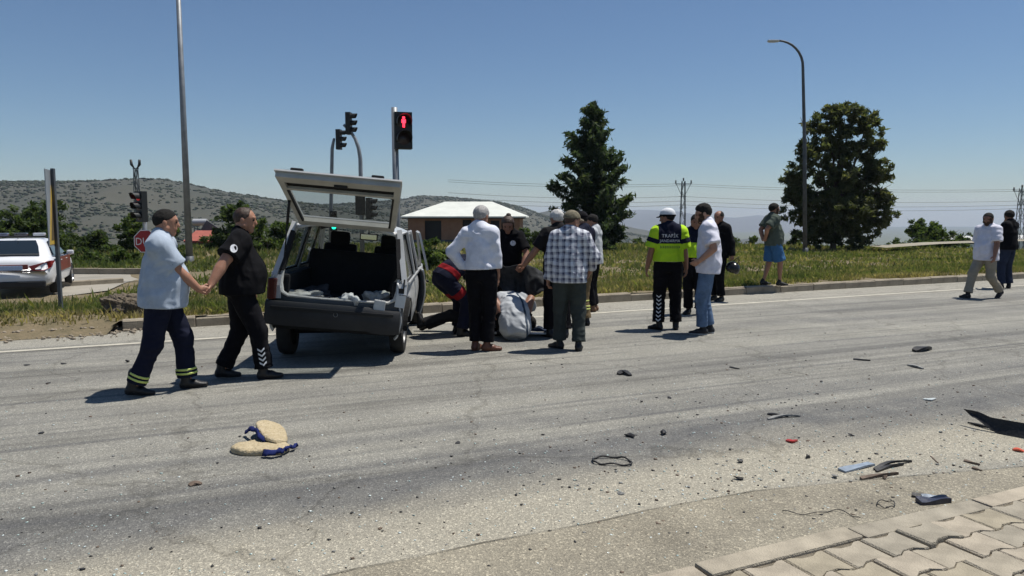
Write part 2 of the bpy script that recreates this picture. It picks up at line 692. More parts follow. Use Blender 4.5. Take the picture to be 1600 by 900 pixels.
# ---- verge behind the far kerb
vm = M('verge_soil', (.20, .155, .095), 1, var=.3, vs=5, col2=(.105, .09, .05), bump=1.0, bs=22)
V, Fc = [], []
ss = [-.3, 0.02, .3, .7, 1.2, 2, 3, 4, 5, 6, 7, 8, 10, 13, 17, 22, 28, 36, 46, 56]
xs = np.concatenate([np.linspace(-45, -10, 36), np.linspace(-9.7, -4, 40), np.linspace(-3.6, 62, 90)])
for x in xs:
    for s_ in ss:
        gap = -8.3 < x < -5.8
        if s_ < 0 and not gap:
            s_ = .03
        p = kerb_pt(x, s_)
        d = math.hypot(p.x, p.y)
        if gap and s_ < .1:
            V.append((p.x, p.y, .003 if s_ < 0 else .06))
            continue
        V.append((p.x, p.y, verge_z(s_, d) + .03 * math.sin(p.x * 1.7 + s_) * (s_ > .5)))
m_ = len(ss)
for i in range(len(xs) - 1):
    for j in range(m_ - 1):
        a = i * m_ + j
        Fc.append((a, a + m_, a + m_ + 1, a + 1))
struct(link('verge', new_mesh('verge', V, Fc, vm, smooth=True)))

# side street joining behind the verge on the left, and the pale track on the right
sm = M('side_street_surface', (.27, .25, .21), .9, var=.2, vs=.8, bump=.3, bs=60)
# the surface lies just proud of the ground there
side_poly = [(-60, 15.5), (-13.5, 18.6), (-11.9, 19.6), (-11.6, 21.0), (-12.4, 23.5), (-13.0, 27), (-60, 30)]
o = link('side_street', new_mesh('side_street', [(x, y, -.437) for x, y in side_poly], [tuple(range(7))], sm))
struct(o)
tk = M('pale_track', (.27, .245, .19), .95, var=.2, vs=.6, bump=.3, bs=30)
pa = [A(1385, 387, 43), A(1470, 381, 47), A(1600, 376.5, 51), A(1800, 373, 55)]
V = []
for p in pa:
    V += [(p.x, p.y, p.z), (p.x - .4, p.y + 1.4, p.z + .05)]
struct(link('track', new_mesh('track', V, [(0, 2, 3, 1), (2, 4, 5, 3), (4, 6, 7, 5)], tk)))

# ---- kerb stones
stone = M('kerb_concrete', (.345, .30, .23), .95, var=.25, vs=3.5, bump=.6, bs=40, col2=(.215, .185, .14))


def kerb_stone_mesh(name, L, w=.16, h=.32, ch=.025, jit=0):
    prof = [(0, 0), (w, 0), (w, h - ch * .5), (w - ch * .5, h), (ch, h), (0, h - ch)]
    V, Fc = [], []
    n = len(prof)
    for u in (0.0, .012, L - .012, L):
        k = 1 if .001 < u < L - .001 else .93
        for a, b in prof:
            V.append((u, w / 2 + (a - w / 2) * k, (b - .1) * (1 if k == 1 else .985) - .1 + .0))
    for r in range(3):
        for i in range(n):
            j = (i + 1) % n
            Fc.append((r * n + i, r * n + j, (r + 1) * n + j, (r + 1) * n + i))
    Fc += [tuple(range(n)), tuple(range(4 * n - 1, 3 * n - 1, -1))]
    me = new_mesh(name, V, Fc, stone)
    bm = bmesh.new()
    bm.from_mesh(me)
    bmesh.ops.recalc_face_normals(bm, faces=bm.faces[:])
    bm.to_mesh(me)
    bm.free()
    return me


kerb_root = struct(link('kerb', None))
ksm = [kerb_stone_mesh('kerb_stone', .985, .16, .36), kerb_stone_mesh('kerb_stone', .985, .158, .355, .03)]
x = -5.72
i = 0
while x < 26:
    p, t, n = kerb_frame(x)
    p2 = kerb_frame(x + .99 * t.x)[0]
    ang = math.atan2(p2.y - p.y, p2.x - p.x)
    o = link('kerb_stone', ksm[i % 2], kerb_root,
             (p.x + random.uniform(-.004, .004), p.y + random.uniform(-.008, .008), random.uniform(-.006, .006) - .0),
             (random.uniform(-.012, .012), random.uniform(-.005, .005), ang + random.uniform(-.006, .006)))
    x += .995 * math.cos(ang)
    i += 1
for x, dz, tilt in ((-9.25, -.02, .03), (-10.2, 0, 0), (-11.1, 0, 0), (-6.5, -.12, .12)):
    p, t, n = kerb_frame(x)
    link('kerb_stone', ksm[0], kerb_root, (p.x, p.y, dz), (tilt, 0, math.atan2(t.y, t.x) + tilt))
# kerbs of the side street
for p0, p1 in ((Vector((-13.75, 22.0, -.45)), Vector((-12.3, 23.6, -.42))),):
    dv = p1 - p0
    link('kerb_stone', ksm[0], kerb_root, p0, (0, 0, math.atan2(dv.y, dv.x)))
    link('kerb_stone', ksm[1], kerb_root, p0 + dv.normalized() * .99, (0, 0, math.atan2(dv.y, dv.x)))
for k in range(26):
    link('kerb_stone', ksm[k % 2], kerb_root, (-13.2 - .995 * k, 27.0 + .06 * k, -.38), (0, 0, math.pi - .06))

# ---- pavement in the near corner: kerb stones, then interlocking blocks
walk = struct(link('pavement', None))
PZ = .10
bedm = M('joint_sand', (.19, .165, .125), 1, var=.3, vs=20, bump=.8, bs=120)
pv_m = [M('paver_concrete_%d' % k, c, .95, var=.28, vs=5, bump=.5, bs=110) for k, c in
        enumerate([(.33, .292, .225), (.295, .265, .208), (.355, .31, .24), (.31, .272, .20)])]
V = [NK0 + NKD * a + NKN * b + Vector((0, 0, PZ - .014)) for a, b in ((-3, .05), (9, .05), (9, 4), (-3, 4))]
link('sand_bed', new_mesh('sand_bed', V, [(0, 1, 2, 3)], bedm), walk)
aw = math.atan2(NKD.y, NKD.x)
kmesh = []
for k in range(3):
    mb = MB()
    mb.box((.478, 0, 0), (.945, .125, .2), bev=.012)
    kmesh.append(mb.build('kerb_stone', pv_m[k], walk).data)
    bpy.data.objects.remove([o for o in walk.children if o.name.startswith('kerb_stone')][-1])
t = -2.9
i = 0
while t < 8:
    p = NK0 + NKD * t + NKN * .0625
    link('kerb_stone', kmesh[i % 3], walk, (p.x, p.y, PZ - .1 + random.uniform(-.006, .008)),
         (random.uniform(-.012, .012), random.uniform(-.005, .005), aw + random.uniform(-.010, .010)))
    t += .962
    i += 1


def paver_mesh(name, L=.243, p=.176, d=.013, mat=None, g=.003):
    a, q = L / 2 - g, L / 4
    y1, y0 = p / 2 + d - g, p / 2 - d - g
    s_ = .05
    top = [(-a, y1), (-q - s_ / 2, y1), (-q + s_ / 2, y0), (q - s_ / 2, y0), (q + s_ / 2, y1), (a, y1)]
    poly = top + [(u, -v) for u, v in reversed(top)]
    n = len(poly)
    V, Fc = [], []
    for z, k in ((-.06, 1), (-.008, 1), (0, .965)):
        V += [(u * (1 if k == 1 else 1 - .008 / a), v * k, z) for u, v in poly]
    for r in range(2):
        for i in range(n):
            j = (i + 1) % n
            Fc.append((r * n + i, r * n + j, (r + 1) * n + j, (r + 1) * n + i))
    Fc.append(tuple(range(2 * n, 3 * n)))
    me = new_mesh(name, V, Fc, mat)
    bm = bmesh.new()
    bm.from_mesh(me)
    bmesh.ops.recalc_face_normals(bm, faces=bm.faces[:])
    bm.to_mesh(me)
    bm.free()
    return me


pms = [paver_mesh('paver', mat=pv_m[k % 4], g=.0026 + .0005 * k) for k in range(4)]
for r in range(9):
    for k in range(-2, 22):
        u = k * .246 + (.123 if r % 2 else 0) + .03
        v = .125 + .004 + .100 + r * .178
        p = NK0 + NKD * u + NKN * v
        if p.y < 2.2 or p.x < .3 or p.x > 4.6:
            continue
        zz = PZ + random.uniform(-.005, .005)
        tx, ty = random.uniform(-.012, .012), random.uniform(-.012, .012)
        if r == 0 and k == 5:
            zz += .010
            tx += .03
        link('paver', pms[random.randrange(4)], walk, (p.x, p.y, zz),
             (tx, ty, aw + random.uniform(-.012, .012) + (math.pi if random.random() < .5 else 0)))

# ------------------------------------------------------------------ hills and far mountains
def ridge(name, pts, D, depth, base, mat, nx=120, ny=26, rough=1.0, seed=1, x_pad=0.0):
    """a hill whose skyline follows ridge points given as (x, y) in the photograph at distance D"""
    P = [A(px, py, D) for px, py in pts]
    X = np.array([p.x for p in P])
    Zr = np.array([p.z for p in P])
    xs = np.linspace(X[0] - x_pad, X[-1] + x_pad, nx)
    zr = np.interp(xs, X, Zr)
    V = np.zeros((nx, ny, 3))
    for j in range(ny):
        t = j / (ny - 1)
        s_ = t / .72 if t < .72 else 1 - (t - .72) / .28
        y = D - depth + depth * 1.39 * t
        prof = np.sin(np.clip(s_, 0, 1) * math.pi / 2) ** 1.25
        fade = math.sin(math.pi * min(1, s_) * .5)
        nz = fbm(np.stack([xs / (D * .06), np.full(nx, y / (D * .06)), np.zeros(nx)], -1), 5, seed)
        V[:, j, 0] = xs * (y / D) ** .5
        V[:, j, 1] = y
        V[:, j, 2] = base + (zr - base) * prof + nz * rough * (1 - fade ** 4 * .82) * (zr - base) * .07
    I = np.arange(nx * ny).reshape(nx, ny)
    Fc = np.stack([I[:-1, :-1], I[1:, :-1], I[1:, 1:], I[:-1, 1:]], -1).reshape(-1, 4)
    o = link(name, new_mesh(name, V.reshape(-1, 3), Fc, mat, smooth=True))
    struct(o)
    return V


hill_m = M('hill_scrub_soil', (.046, .05, .035), 1, var=.3, vs=.012, col2=(.070, .067, .050), bump=.5, bs=.2)
hill2_m = M('far_hill_soil', (.045, .05, .035), 1, var=.3, vs=.008, col2=(.085, .08, .058), bump=.5, bs=.1)
mtn_m = M('mountain_rock', (.12, .12, .11), 1, var=.3, vs=.001, bump=0)
H1 = ridge('hill', [(-420, 300), (-200, 290), (0, 284), (60, 285), (130, 286), (200, 284), (262, 281), (300, 289), (350, 300), (400, 307),
                    (450, 314), (520, 322), (600, 333), (720, 352)], 950, 560, -40, hill_m, 160, 34, 1.1, 3)
H2 = ridge('hill', [(380, 330), (480, 322), (560, 317), (630, 312), (660, 308), (700, 309), (730, 311), (780, 316), (815, 325), (850, 337), (900, 349),
                    (960, 360), (1050, 376)], 1500, 800, -70, hill2_m, 130, 30, 1.0, 9)
ridge('hill', [(700, 345), (840, 333), (862, 328), (880, 331), (930, 341), (990, 356), (1080, 372)], 2300, 900, -110, hill2_m, 90, 20, .8, 5)
ridge('hill', [(930, 378), (990, 362), (1040, 366), (1100, 378), (1140, 377), (1180, 371), (1215, 373), (1260, 380)], 2600, 700, -130, hill2_m, 90, 18, .6, 15)
ridge('mountain', [(640, 340), (800, 336), (930, 333), (965, 329), (1000, 328), (1060, 331), (1100, 338), (1150, 340), (1185, 336), (1220, 340),
                   (1260, 352), (1330, 360), (1420, 366), (1500, 362), (1600, 360), (1750, 352), (1900, 356)], 7600, 2400, -260, mtn_m, 150, 22, .8, 21)


def scrub(name, V, n, smin_, smax, mats, seed, label=None, ridge_bias=.0):
    r = np.random.default_rng(seed)
    nx, ny, _ = V.shape
    # small uneven clump with 14 faces
    bm = bmesh.new()
    bmesh.ops.create_icosphere(bm, subdivisions=1, radius=1)
    bv = np.array([v.co[:] for v in bm.verts])
    bm.verts.index_update()
    bf = np.array([[v.index for v in f.verts] for f in bm.faces])
    bm.free()
    allV, allF, mi = [], [], []
    cnt = 0
    u = r.random(n * 3) * (nx - 1.001)
    v = (r.random(n * 3) ** (1 - ridge_bias)) * .74 * (ny - 1.001)
    i, j = u.astype(int), v.astype(int)
    fu, fv = (u - i)[:, None], (v - j)[:, None]
    P = (V[i, j] * (1 - fu) + V[i + 1, j] * fu) * (1 - fv) + (V[i, j + 1] * (1 - fu) + V[i + 1, j + 1] * fu) * fv
    dens = vnoise(P / 60.0, 4) * .6 + vnoise(P / 22.0, 8) * .4
    keep = np.where(dens + r.normal(0, .22, len(P)) > -.05)[0][:n]
    P = P[keep]
    for p in P:
        sc = smin_ + (smax - smin_) * r.random() ** 1.6
        k = bv * (1 + r.normal(0, .22, (len(bv), 1))) * np.array([sc, sc, sc * r.uniform(.4, .75)])
        allV.append(k + p + np.array([0, 0, sc * .22]))
        allF.append(bf + cnt)
        mi.extend([r.integers(0, len(mats))] * len(bf))
        cnt += len(bv)
    o = link(name, new_mesh(name, np.concatenate(allV), np.concatenate(allF), mats, mi))
    stuff(o)
    tag(o, label, 'scrub')
    return o


scrub_m = [M('scrub_leaf_%d' % k, c, 1, var=.35, vs=.3, bump=0) for k, c in enumerate([(.04, .05, .03), (.046, .056, .033), (.034, .044, .028), (.056, .062, .038)])]
scrub('hillside_scrub', H1, 13000, .9, 2.6, scrub_m, 5, 'dark olive trees and scrub dotted over the long grey hill on the left')
scrub('hillside_scrub', H2, 8000, 1.4, 3.3, scrub_m, 6, 'dark scrub covering the rounded hill behind the white roofed house')


# ------------------------------------------------------------------ trees
def leaves(points, sizes, normals_bias, r, nm, aspect=1.0):
    """leaf quads (bent in the middle) around the points"""
    n = len(points)
    d = r.normal(size=(n, 3))
    d[:, 2] += normals_bias
    d /= np.linalg.norm(d, axis=1, keepdims=True)
    a = np.cross(d, r.normal(size=(n, 3)))
    a /= np.linalg.norm(a, axis=1, keepdims=True) + 1e-9
    b = np.cross(d, a)
    s_ = sizes[:, None]
    a2, b2 = a * s_ * aspect, b * s_
    V = np.stack([points - a2, points - b2 * .62, points + a2, points + b2 * .62], 1).reshape(-1, 3)
    Fc = np.arange(4 * n).reshape(n, 4)
    return V, Fc, r.integers(0, nm, n)


def leaf_mats(key, cols, trans=.55):
    out = []
    for k, c in enumerate(cols):
        nm = 'leaf_%s_%d' % (key, k)
        m = leaf_mat(nm, c, trans)
        out.append(m)
    return out


BARK = M('bark', (.095, .075, .055), .95, var=.35, vs=6, bump=.8, bs=18)
LM_DARK = leaf_mats('dark', [(.055, .085, .03), (.07, .105, .038), (.09, .125, .045), (.045, .068, .026)])
LM_MID = leaf_mats('mid', [(.07, .105, .032), (.085, .125, .038), (.055, .085, .028), (.11, .14, .05)])
LM_EUC = leaf_mats('grey', [(.08, .10, .05), (.10, .12, .058), (.125, .14, .07), (.14, .145, .074), (.062, .082, .042)])
LM_PINE = leaf_mats('pine', [(.055, .085, .045), (.07, .10, .054), (.044, .07, .038), (.09, .115, .062)])


def tree(name, label, base, height, crown, mats, nleaf=5000, leaf=.13, trunk_r=.16, seed=1, group=None, cat='tree', aspect=1.7, low=.0, clump=.55):
    """crown: ellipsoids (cx, cy, cz, rx, ry, rz) in metres about the base"""
    r = np.random.default_rng(seed)
    t = thing(name, label, cat, base, group=group)
    mb = MB()
    pts = []
    h0 = height * .55
    bend = r.normal(0, .12, 2)
    path = [(bend[0] * q ** 2 * h0 * .3, bend[1] * q ** 2 * h0 * .3, -.5 + (h0 + .5) * q) for q in np.linspace(0, 1, 6)]
    mb.tube(path, list(np.linspace(trunk_r, trunk_r * .45, 6)), 8)
    for e in crown:
        st = Vector(path[r.integers(2, 5)])
        en = Vector(e[:3])
        mid = (st + en) / 2 + Vector((0, 0, -.1 * (en - st).length)) + Vector(r.normal(0, .12, 3))
        mb.tube([st, mid, en], [trunk_r * .42, trunk_r * .26, trunk_r * .08], 6)
        for q in range(2):
            e2 = en + Vector(r.normal(0, 1, 3) * np.array(e[3:]) * .55)
            mb.tube([mid, (mid + e2) / 2 + Vector(r.normal(0, .08, 3)), e2], [trunk_r * .2, trunk_r * .12, .012], 5)
    mb.build('trunk', BARK, t, smooth='all')
    vol = np.array([e[3] * e[4] * e[5] for e in crown]) ** .75
    cnt = (vol / vol.sum() * nleaf).astype(int)
    for e, c in zip(crown, cnt):
        nc = max(5, c // 42)
        d = r.normal(size=(nc, 3))
        d /= np.linalg.norm(d, axis=1, keepdims=True)
        rad = r.random((nc, 1)) ** .42 * (1 + .16 * r.normal(size=(nc, 1)))
        cc = d * rad * np.array(e[3:]) + np.array(e[:3])
        k = r.integers(0, nc, c)
        off = r.normal(size=(c, 3)) * clump * np.array([1, 1, .75]) * (.16 + .10 * min(e[3:]))
        pts.append(cc[k] + off)
    P = np.concatenate(pts)
    P = P[P[:, 2] > low]
    V, Fc, mi = leaves(P, leaf * r.uniform(.55, 1.3, len(P)), .25, r, len(mats), aspect)
    # clumps share a tone so that the crown has light and dark masses
    tone = (vnoise(P / (clump * 1.4), seed) + r.normal(0, .35, len(P)))
    mi = np.clip(((tone + 1) / 2 * len(mats)).astype(int), 0, len(mats) - 1)
    link('crown', new_mesh('crown', V, Fc, mats, mi), t)
    return t


def lobes(w, h, n, seed, z0=.25, dpt=None, top=1.0, size=(.22, .36)):
    """random overlapping lobes filling a crown of width w and height h"""
    r = np.random.default_rng(seed)
    out = []
    for k in range(n):
        z = z0 + (1 - z0) * (k + .5) / n
        q = (z - z0) / (1 - z0)
        ww = math.sin(math.pi * (.18 + .74 * q)) ** .7 * w / 2
        a = r.uniform(0, 2 * math.pi)
        rr = ww * r.uniform(.25, .62)
        s_ = r.uniform(*size) * w * (1 - .35 * q * top)
        out.append((rr * math.cos(a), rr * math.sin(a) * .9, z * h - s_ * .45, s_, s_ * .9, s_ * r.uniform(.6, .85)))
    return out


def pine(name, label, base, height, width, seed=4):
    r = np.random.default_rng(seed)
    t = thing(name, label, 'tree', base)
    mb = MB()
    mb.tube([(0, 0, -.5), (.05, .02, height * .3), (-.03, 0, height * .7), (0, 0, height * .98)], [.2, .15, .08, .02], 8)
    P, S = [], []
    lev = np.linspace(.06, .97, 25)
    for q in lev:
        prof = (1 - q) ** .62 * (.62 + .38 * min(1, q / .25)) * width / 2
        nb = int(4 + 5 * (1 - q))
        a0 = r.uniform(0, 6.28)
        for k in range(nb):
            a = a0 + 6.283 * k / nb + r.normal(0, .25)
            L_ = prof * r.choice([.55, .75, .95, 1.05, 1.2]) * r.uniform(.9, 1.1) + .12
            z = q * height + r.normal(0, .12)
            up = L_ * r.uniform(.12, .42) + .1
            dirv = np.array([math.cos(a), math.sin(a), 0])
            p0 = np.array([0, 0, z])
            p1 = p0 + dirv * L_ * .55 + [0, 0, up * .12]
            p2 = p0 + dirv * L_ + [0, 0, up]
            mb.tube([p0, p1, p2], [.045 * (1.1 - q), .03 * (1.1 - q), .008], 5)
            m_ = int(45 + 150 * L_ / (width / 2))
            tt = r.random(m_) ** .62
            c = p0 + (p1 - p0) * (2 * tt[:, None]) * (tt[:, None] < .5) + ((p1 - p0) + (p2 - p1) * (2 * tt[:, None] - 1)) * (tt[:, None] >= .5)
            off = r.normal(size=(m_, 3)) * np.array([.12, .12, .10]) * (1.2 - .35 * tt[:, None])
            P.append(c + off + [0, 0, .04])
            S.append(r.uniform(.06, .13, m_))
    m_ = 160
    P.append(np.stack([r.normal(0, .09, m_), r.normal(0, .09, m_), height * (.9 + .12 * r.random(m_))], -1))
    S.append(r.uniform(.05, .1, m_))
    mb.build('trunk', BARK, t, smooth='all')
    P, S = np.concatenate(P), np.concatenate(S)
    V, Fc, mi = leaves(P, S, .0, r, 4, 2.1)
    tone = vnoise(P / .55, 3) + r.normal(0, .4, len(P))
    mi = np.clip(((tone + 1) * 2).astype(int), 0, 3)
    link('crown', new_mesh('crown', V, Fc, LM_PINE, mi), t)
    return t


def gz(x, y):
    """level of the ground behind the verge"""
    p, tt, n = kerb_frame(x)
    s_ = (Vector((x, y, 0)) - p).dot(n)
    return verge_z(max(0, s_), math.hypot(x, y))


def on_ground(px, d):
    p = A(px, 380, d)
    return Vector((p.x, d, gz(p.x, d)))


b_ = on_ground(924, 46)
pine('pine_tree', 'tall dark conical pine tree standing behind the group of people', b_, A(924, 168, 46).z - b_.z, 5.3)
b_ = on_ground(1302, 46)
hh = A(1302, 160, 46).z - b_.z
BT = [(-1.9, 0, hh * .30, 1.3, 1.2, 1.2), (1.8, .2, hh * .30, 1.5, 1.3, 1.35), (0, -.3, hh * .28, 1.6, 1.5, 1.4), (-1.0, .2, hh * .12, 1.3, 1.2, .9), (1.2, 0, hh * .12, 1.6, 1.2, .9),
      (-2.3, .2, hh * .50, .95, .9, .95), (2.35, 0, hh * .52, 1.05, 1.0, 1.05), (.3, .1, hh * .50, 1.5, 1.4, 1.3), (-1.5, -.2, hh * .66, 1.05, 1.0, .95),
      (2.0, .1, hh * .70, 1.05, 1.0, 1.0), (.3, 0, hh * .68, 1.1, 1.1, 1.0), (-1.35, .1, hh * .83, .85, .8, .75), (.1, 0, hh * .86, .95, .9, .85), (1.75, 0, hh * .86, 1.0, .9, .8),
      (.75, 0, hh * .95, .95, .8, .5), (-.5, .1, hh * .93, .7, .6, .5), (2.9, 0, hh * .34, .65, .7, .9), (-2.7, 0, hh * .36, .6, .6, .7), (2.75, 0, hh * .20, .6, .6, .6)]
tree('broadleaf_tree', 'big round grey green tree behind the curved street lamp', b_, hh, BT, LM_EUC, 42000, .085, .22, 12, aspect=2.2, clump=.40)

for (px, d, top, wpx, mats, lab, nl, sd, nlob) in (
        (62, 42, 313, 150, LM_DARK, 'wide dark leafy tree rising behind the white patrol car', 14000, 31, 12),
        (-60, 44, 325, 150, LM_DARK, 'dark tree at the left edge of the picture behind the patrol car roof', 5000, 37, 10),
        (160, 41, 357, 70, LM_DARK, 'small round dark tree between the wide tree and the stop sign', 3600, 32, 7),
        (206, 43, 336, 62, LM_MID, 'slim green tree behind the stop sign and traffic light', 4600, 33, 8),
        (262, 44, 352, 60, LM_DARK, 'green tree half hidden behind the man in the pale blue polo shirt', 3200, 38, 7),
        (380, 47, 317, 100, LM_DARK, 'dense dark tree behind the officer in black', 12000, 34, 10),
        (438, 45, 345, 62, LM_MID, 'light green tree just left of the wrecked car hatch', 8500, 35, 8),
        (412, 43, 372, 50, LM_MID, 'low light green bush left of the wrecked car', 3200, 36, 6)):
    b_ = on_ground(px, d)
    h_ = A(px, top, d).z - b_.z
    w_ = wpx * d / F
    tree('broadleaf_tree' if h_ > 2.4 else 'bush', lab, b_, h_, lobes(w_, h_, nlob, sd, .12), mats, nl, .095, .10, sd,
         'trees behind the junction', 'tree' if h_ > 2.4 else 'bush', 1.5, clump=.45)

for (px, d, top, wpx, mats, lab, nl, sd) in (
        (668, 30, 381, 95, LM_MID, 'pale green weedy bush beside the right side of the wrecked car', 3200, 41),
        (700, 33, 386, 60, LM_MID, 'low weedy bush in front of the brick house', 1800, 42),
        (838, 52, 357, 66, LM_DARK, 'dark green bush right of the brick house', 3800, 43),
        (1445, 58, 342, 104, LM_MID, 'broad rounded green bush beyond the pale track on the right', 13000, 44),
        (1399, 57, 373, 34, LM_DARK, 'small low bush left of the broad rounded bush', 1200, 45),
        (1490, 75, 360, 26, LM_DARK, 'small dark bush right of the broad rounded bush', 900, 46),
        (1514, 82, 364, 30, LM_DARK, 'dark bush in front of the long white building', 900, 47),
        (1003, 62, 372, 46, LM_DARK, 'dark bush left of the officer in the white cap', 1600, 48),
        (1145, 66, 371, 30, LM_DARK, 'dark bush behind the man holding the helmet', 1100, 49),
        (1178, 64, 368, 22, LM_DARK, 'small dark bush left of the man in blue shorts', 900, 50),
        (1244, 52, 360, 26, LM_DARK, 'small upright bush at the foot of the curved street lamp', 1100, 51),
        (950, 44, 372, 34, LM_PINE, 'low dark bush at the foot of the pine tree', 1500, 52)):
    b_ = on_ground(px, d)
    h_ = A(px, top, d).z - b_.z
    w_ = wpx * d / F
    tree('bush', lab, b_, h_, lobes(w_, h_, 7, sd, .05, size=(.24, .36), top=.4), mats, nl, .085, .05, sd,
         'bushes behind the verge', 'bush', 1.6, clump=.4)

# hedge of low shrubs along the far side of the side street (each shrub its own bush)
for k, px in enumerate((112, 138, 163, 188, 214, 240, 268)):
    d = 33 + (k % 3) * .8
    b_ = on_ground(px, d)
    h_ = A(px, 392 + (k % 3) * 5, d).z - b_.z
    tree('shrub', ('low green shrub in the row beyond the side street, %s from the left' % ('first', 'second', 'third', 'fourth', 'fifth', 'sixth', 'seventh')[k]),
         b_, h_, lobes(1.5, h_, 6, 60 + k, .0, size=(.26, .38), top=.3), LM_MID if k % 2 else LM_DARK, 1500, .08, .03, 60 + k, 'shrubs in the row beyond the side street', 'shrub', 1.6, clump=.36)


# ------------------------------------------------------------------ grass and weeds on the verge
def grass():
    r = np.random.default_rng(5)
    B, H_, Wd, C = [], [], [], []

    def batch(n, x0, x1, s0, s1, h0, h1, w, pw=1.0, blades=4, spread=.05):
        x = r.uniform(x0, x1, n)
        s_ = s0 + (s1 - s0) * r.random(n) ** pw
        P = np.array([kerb_pt(a, b) for a, b in zip(x, s_)])
        d = np.hypot(P[:, 0], P[:, 1])
        vis = np.abs(P[:, 0] / np.maximum(P[:, 1], 1)) < .80
        side = (P[:, 0] < -10.9) & (P[:, 1] > 17.5) & (P[:, 1] < 28.5)
        gap = vnoise(np.stack([P[:, 0] * .9, P[:, 1] * .9, P[:, 0] * 0], -1), 2) + .5 * vnoise(np.stack([P[:, 0] * 2.6, P[:, 1] * 2.6, P[:, 0] * 0], -1), 3)
        dirt = (P[:, 0] < -6.0) & (P[:, 0] > -8.9) & (s_ < .9) & (r.random(n) < .6)
        keep = vis & ~side & (gap > -.5) & ~dirt
        P, s_, d, gap = P[keep], s_[keep], d[keep], gap[keep]
        P[:, 2] = [verge_z(a, b) for a, b in zip(s_, d)]
        for k in range(blades):
            q = P + np.concatenate([r.normal(0, spread, (len(P), 2)), np.zeros((len(P), 1))], 1)
            B.append(q)
            H_.append((h0 + (h1 - h0) * r.random(len(P)) ** 1.7) * (1 + .35 * gap))
            Wd.append(np.full(len(P), w) * r.uniform(.7, 1.5, len(P)))
            dry = vnoise(np.stack([q[:, 0] * .55, q[:, 1] * .8, q[:, 0] * 0], -1), 7) + r.normal(0, .45, len(P)) - .12 * (s_ > 2.5) + .22
            edge_dry = (s_ < .8) * .5
            C.append(np.clip(((dry + edge_dry + 1.0) * 2.1).astype(int), 0, 4))
    batch(26000, -9, 21, .22, 3.2, .02, .13, .009, 1.0, 4)
    batch(22000, -12, 30, 2.5, 9, .03, .17, .014, 1.0, 4, .08)
    batch(22000, -20, 44, 8, 26, .05, .22, .026, 1.0, 4, .14)
    batch(16000, -26, 56, 22, 54, .10, .36, .05, 1.0, 4, .25)
    batch(1800, -9, 24, .4, 6, .16, .36, .005, 1.0, 3, .03)
    batch(900, -16, 40, 5, 22, .2, .42, .010, 1.0, 3, .05)
    P, h, w, c = np.concatenate(B), np.concatenate(H_), np.concatenate(Wd), np.concatenate(C)
    n = len(P)
    a = r.uniform(0, 6.283, n)
    lean = r.normal(0, 1, (n, 2)) * (h * np.where(h < .24, .5, .2))[:, None]
    dx = np.stack([np.cos(a) * w, np.sin(a) * w, np.zeros(n)], -1)
    mid = P + np.concatenate([lean * .35, (h * .55)[:, None]], 1)
    tip = P + np.concatenate([lean, h[:, None]], 1)
    V = np.stack([P - dx - [0, 0, .03], P + dx - [0, 0, .03], mid + dx * .8, tip, mid - dx * .8], 1).reshape(-1, 3)
    Fc = (np.arange(n)[:, None] * 5 + np.array([0, 1, 2, 3, 4])).astype(np.int32)
    gm = [leaf_mat('grass_%d' % k, col, .5) for k, col in
          enumerate([(.095, .13, .042), (.13, .165, .055), (.175, .195, .072), (.26, .24, .11), (.36, .30, .17)])]
    o = link('grass', new_mesh('grass', V, Fc, gm, c))
    stuff(o)
    tag(o, 'green and dry yellow grass and weeds growing on the verge behind the kerb', 'grass')


grass()

# broken lump of earth and old concrete lying behind the missing kerb
def rubble():
    c = G(187, 508, .0)
    bm = bmesh.new()
    bmesh.ops.create_icosphere(bm, subdivisions=5, radius=1)
    V = np.array([v.co[:] for v in bm.verts])
    bm.verts.index_update()
    Fc = np.array([[v.index for v in f.verts] for f in bm.faces])
    bm.free()
    n = fbm(V * 1.6, 3, 5)
    n2 = np.abs(fbm(V * 7, 4, 8))
    V = V * (.92 + .25 * n + .24 * n2)[:, None]
    V[:, 2] = np.where(V[:, 2] > .35, .35 + (V[:, 2] - .35) * .35 + .02 * n2, V[:, 2])
    V *= np.array([.42, .28, .38])
    V[:, 2] += V[:, 0] * -.14
    m = M('rubble_earth', (.045, .034, .024), 1, var=.5, vs=26, col2=(.20, .165, .12), bump=1.0, bs=30)
    o = link('rubble_lump', new_mesh('rubble_lump', V, Fc, m, smooth=True), None, (c.x + .08, c.y + .36, .19), (0, 0, .35))
    tag(o, 'rough brown lump of broken earth and concrete beside the missing kerb', 'rubble')
    # loose stones around it: countless
    r = np.random.default_rng(3)
    bm = bmesh.new()
    bmesh.ops.create_icosphere(bm, subdivisions=1, radius=1)
    bv = np.array([v.co[:] for v in bm.verts])
    bm.verts.index_update()
    bf = np.array([[v.index for v in f.verts] for f in bm.faces])
    bm.free()
    VV, FF = [], []
    k = 0
    for q in range(900):
        x = r.uniform(-8.6, -5.5)
        p = kerb_pt(x, r.normal(.0, .25))
        sc = .006 + .03 * r.random() ** 2.2
        VV.append(bv * (1 + r.normal(0, .25, (len(bv), 1))) * sc * [1.2, 1, .6] + np.array([p.x, p.y, max(.004, .07 if p.y > kerb_y(p.x) + .02 else .015)]))
        FF.append(bf + k)
        k += len(bv)
    o = link('loose_stones', new_mesh('loose_stones', np.concatenate(VV), np.concatenate(FF), M('pale_stone', (.25, .21, .16), .95, var=.4, vs=8)))
    stuff(o)
    tag(o, 'loose earth and pale stones spilled where the kerb is missing', 'stones')


rubble()

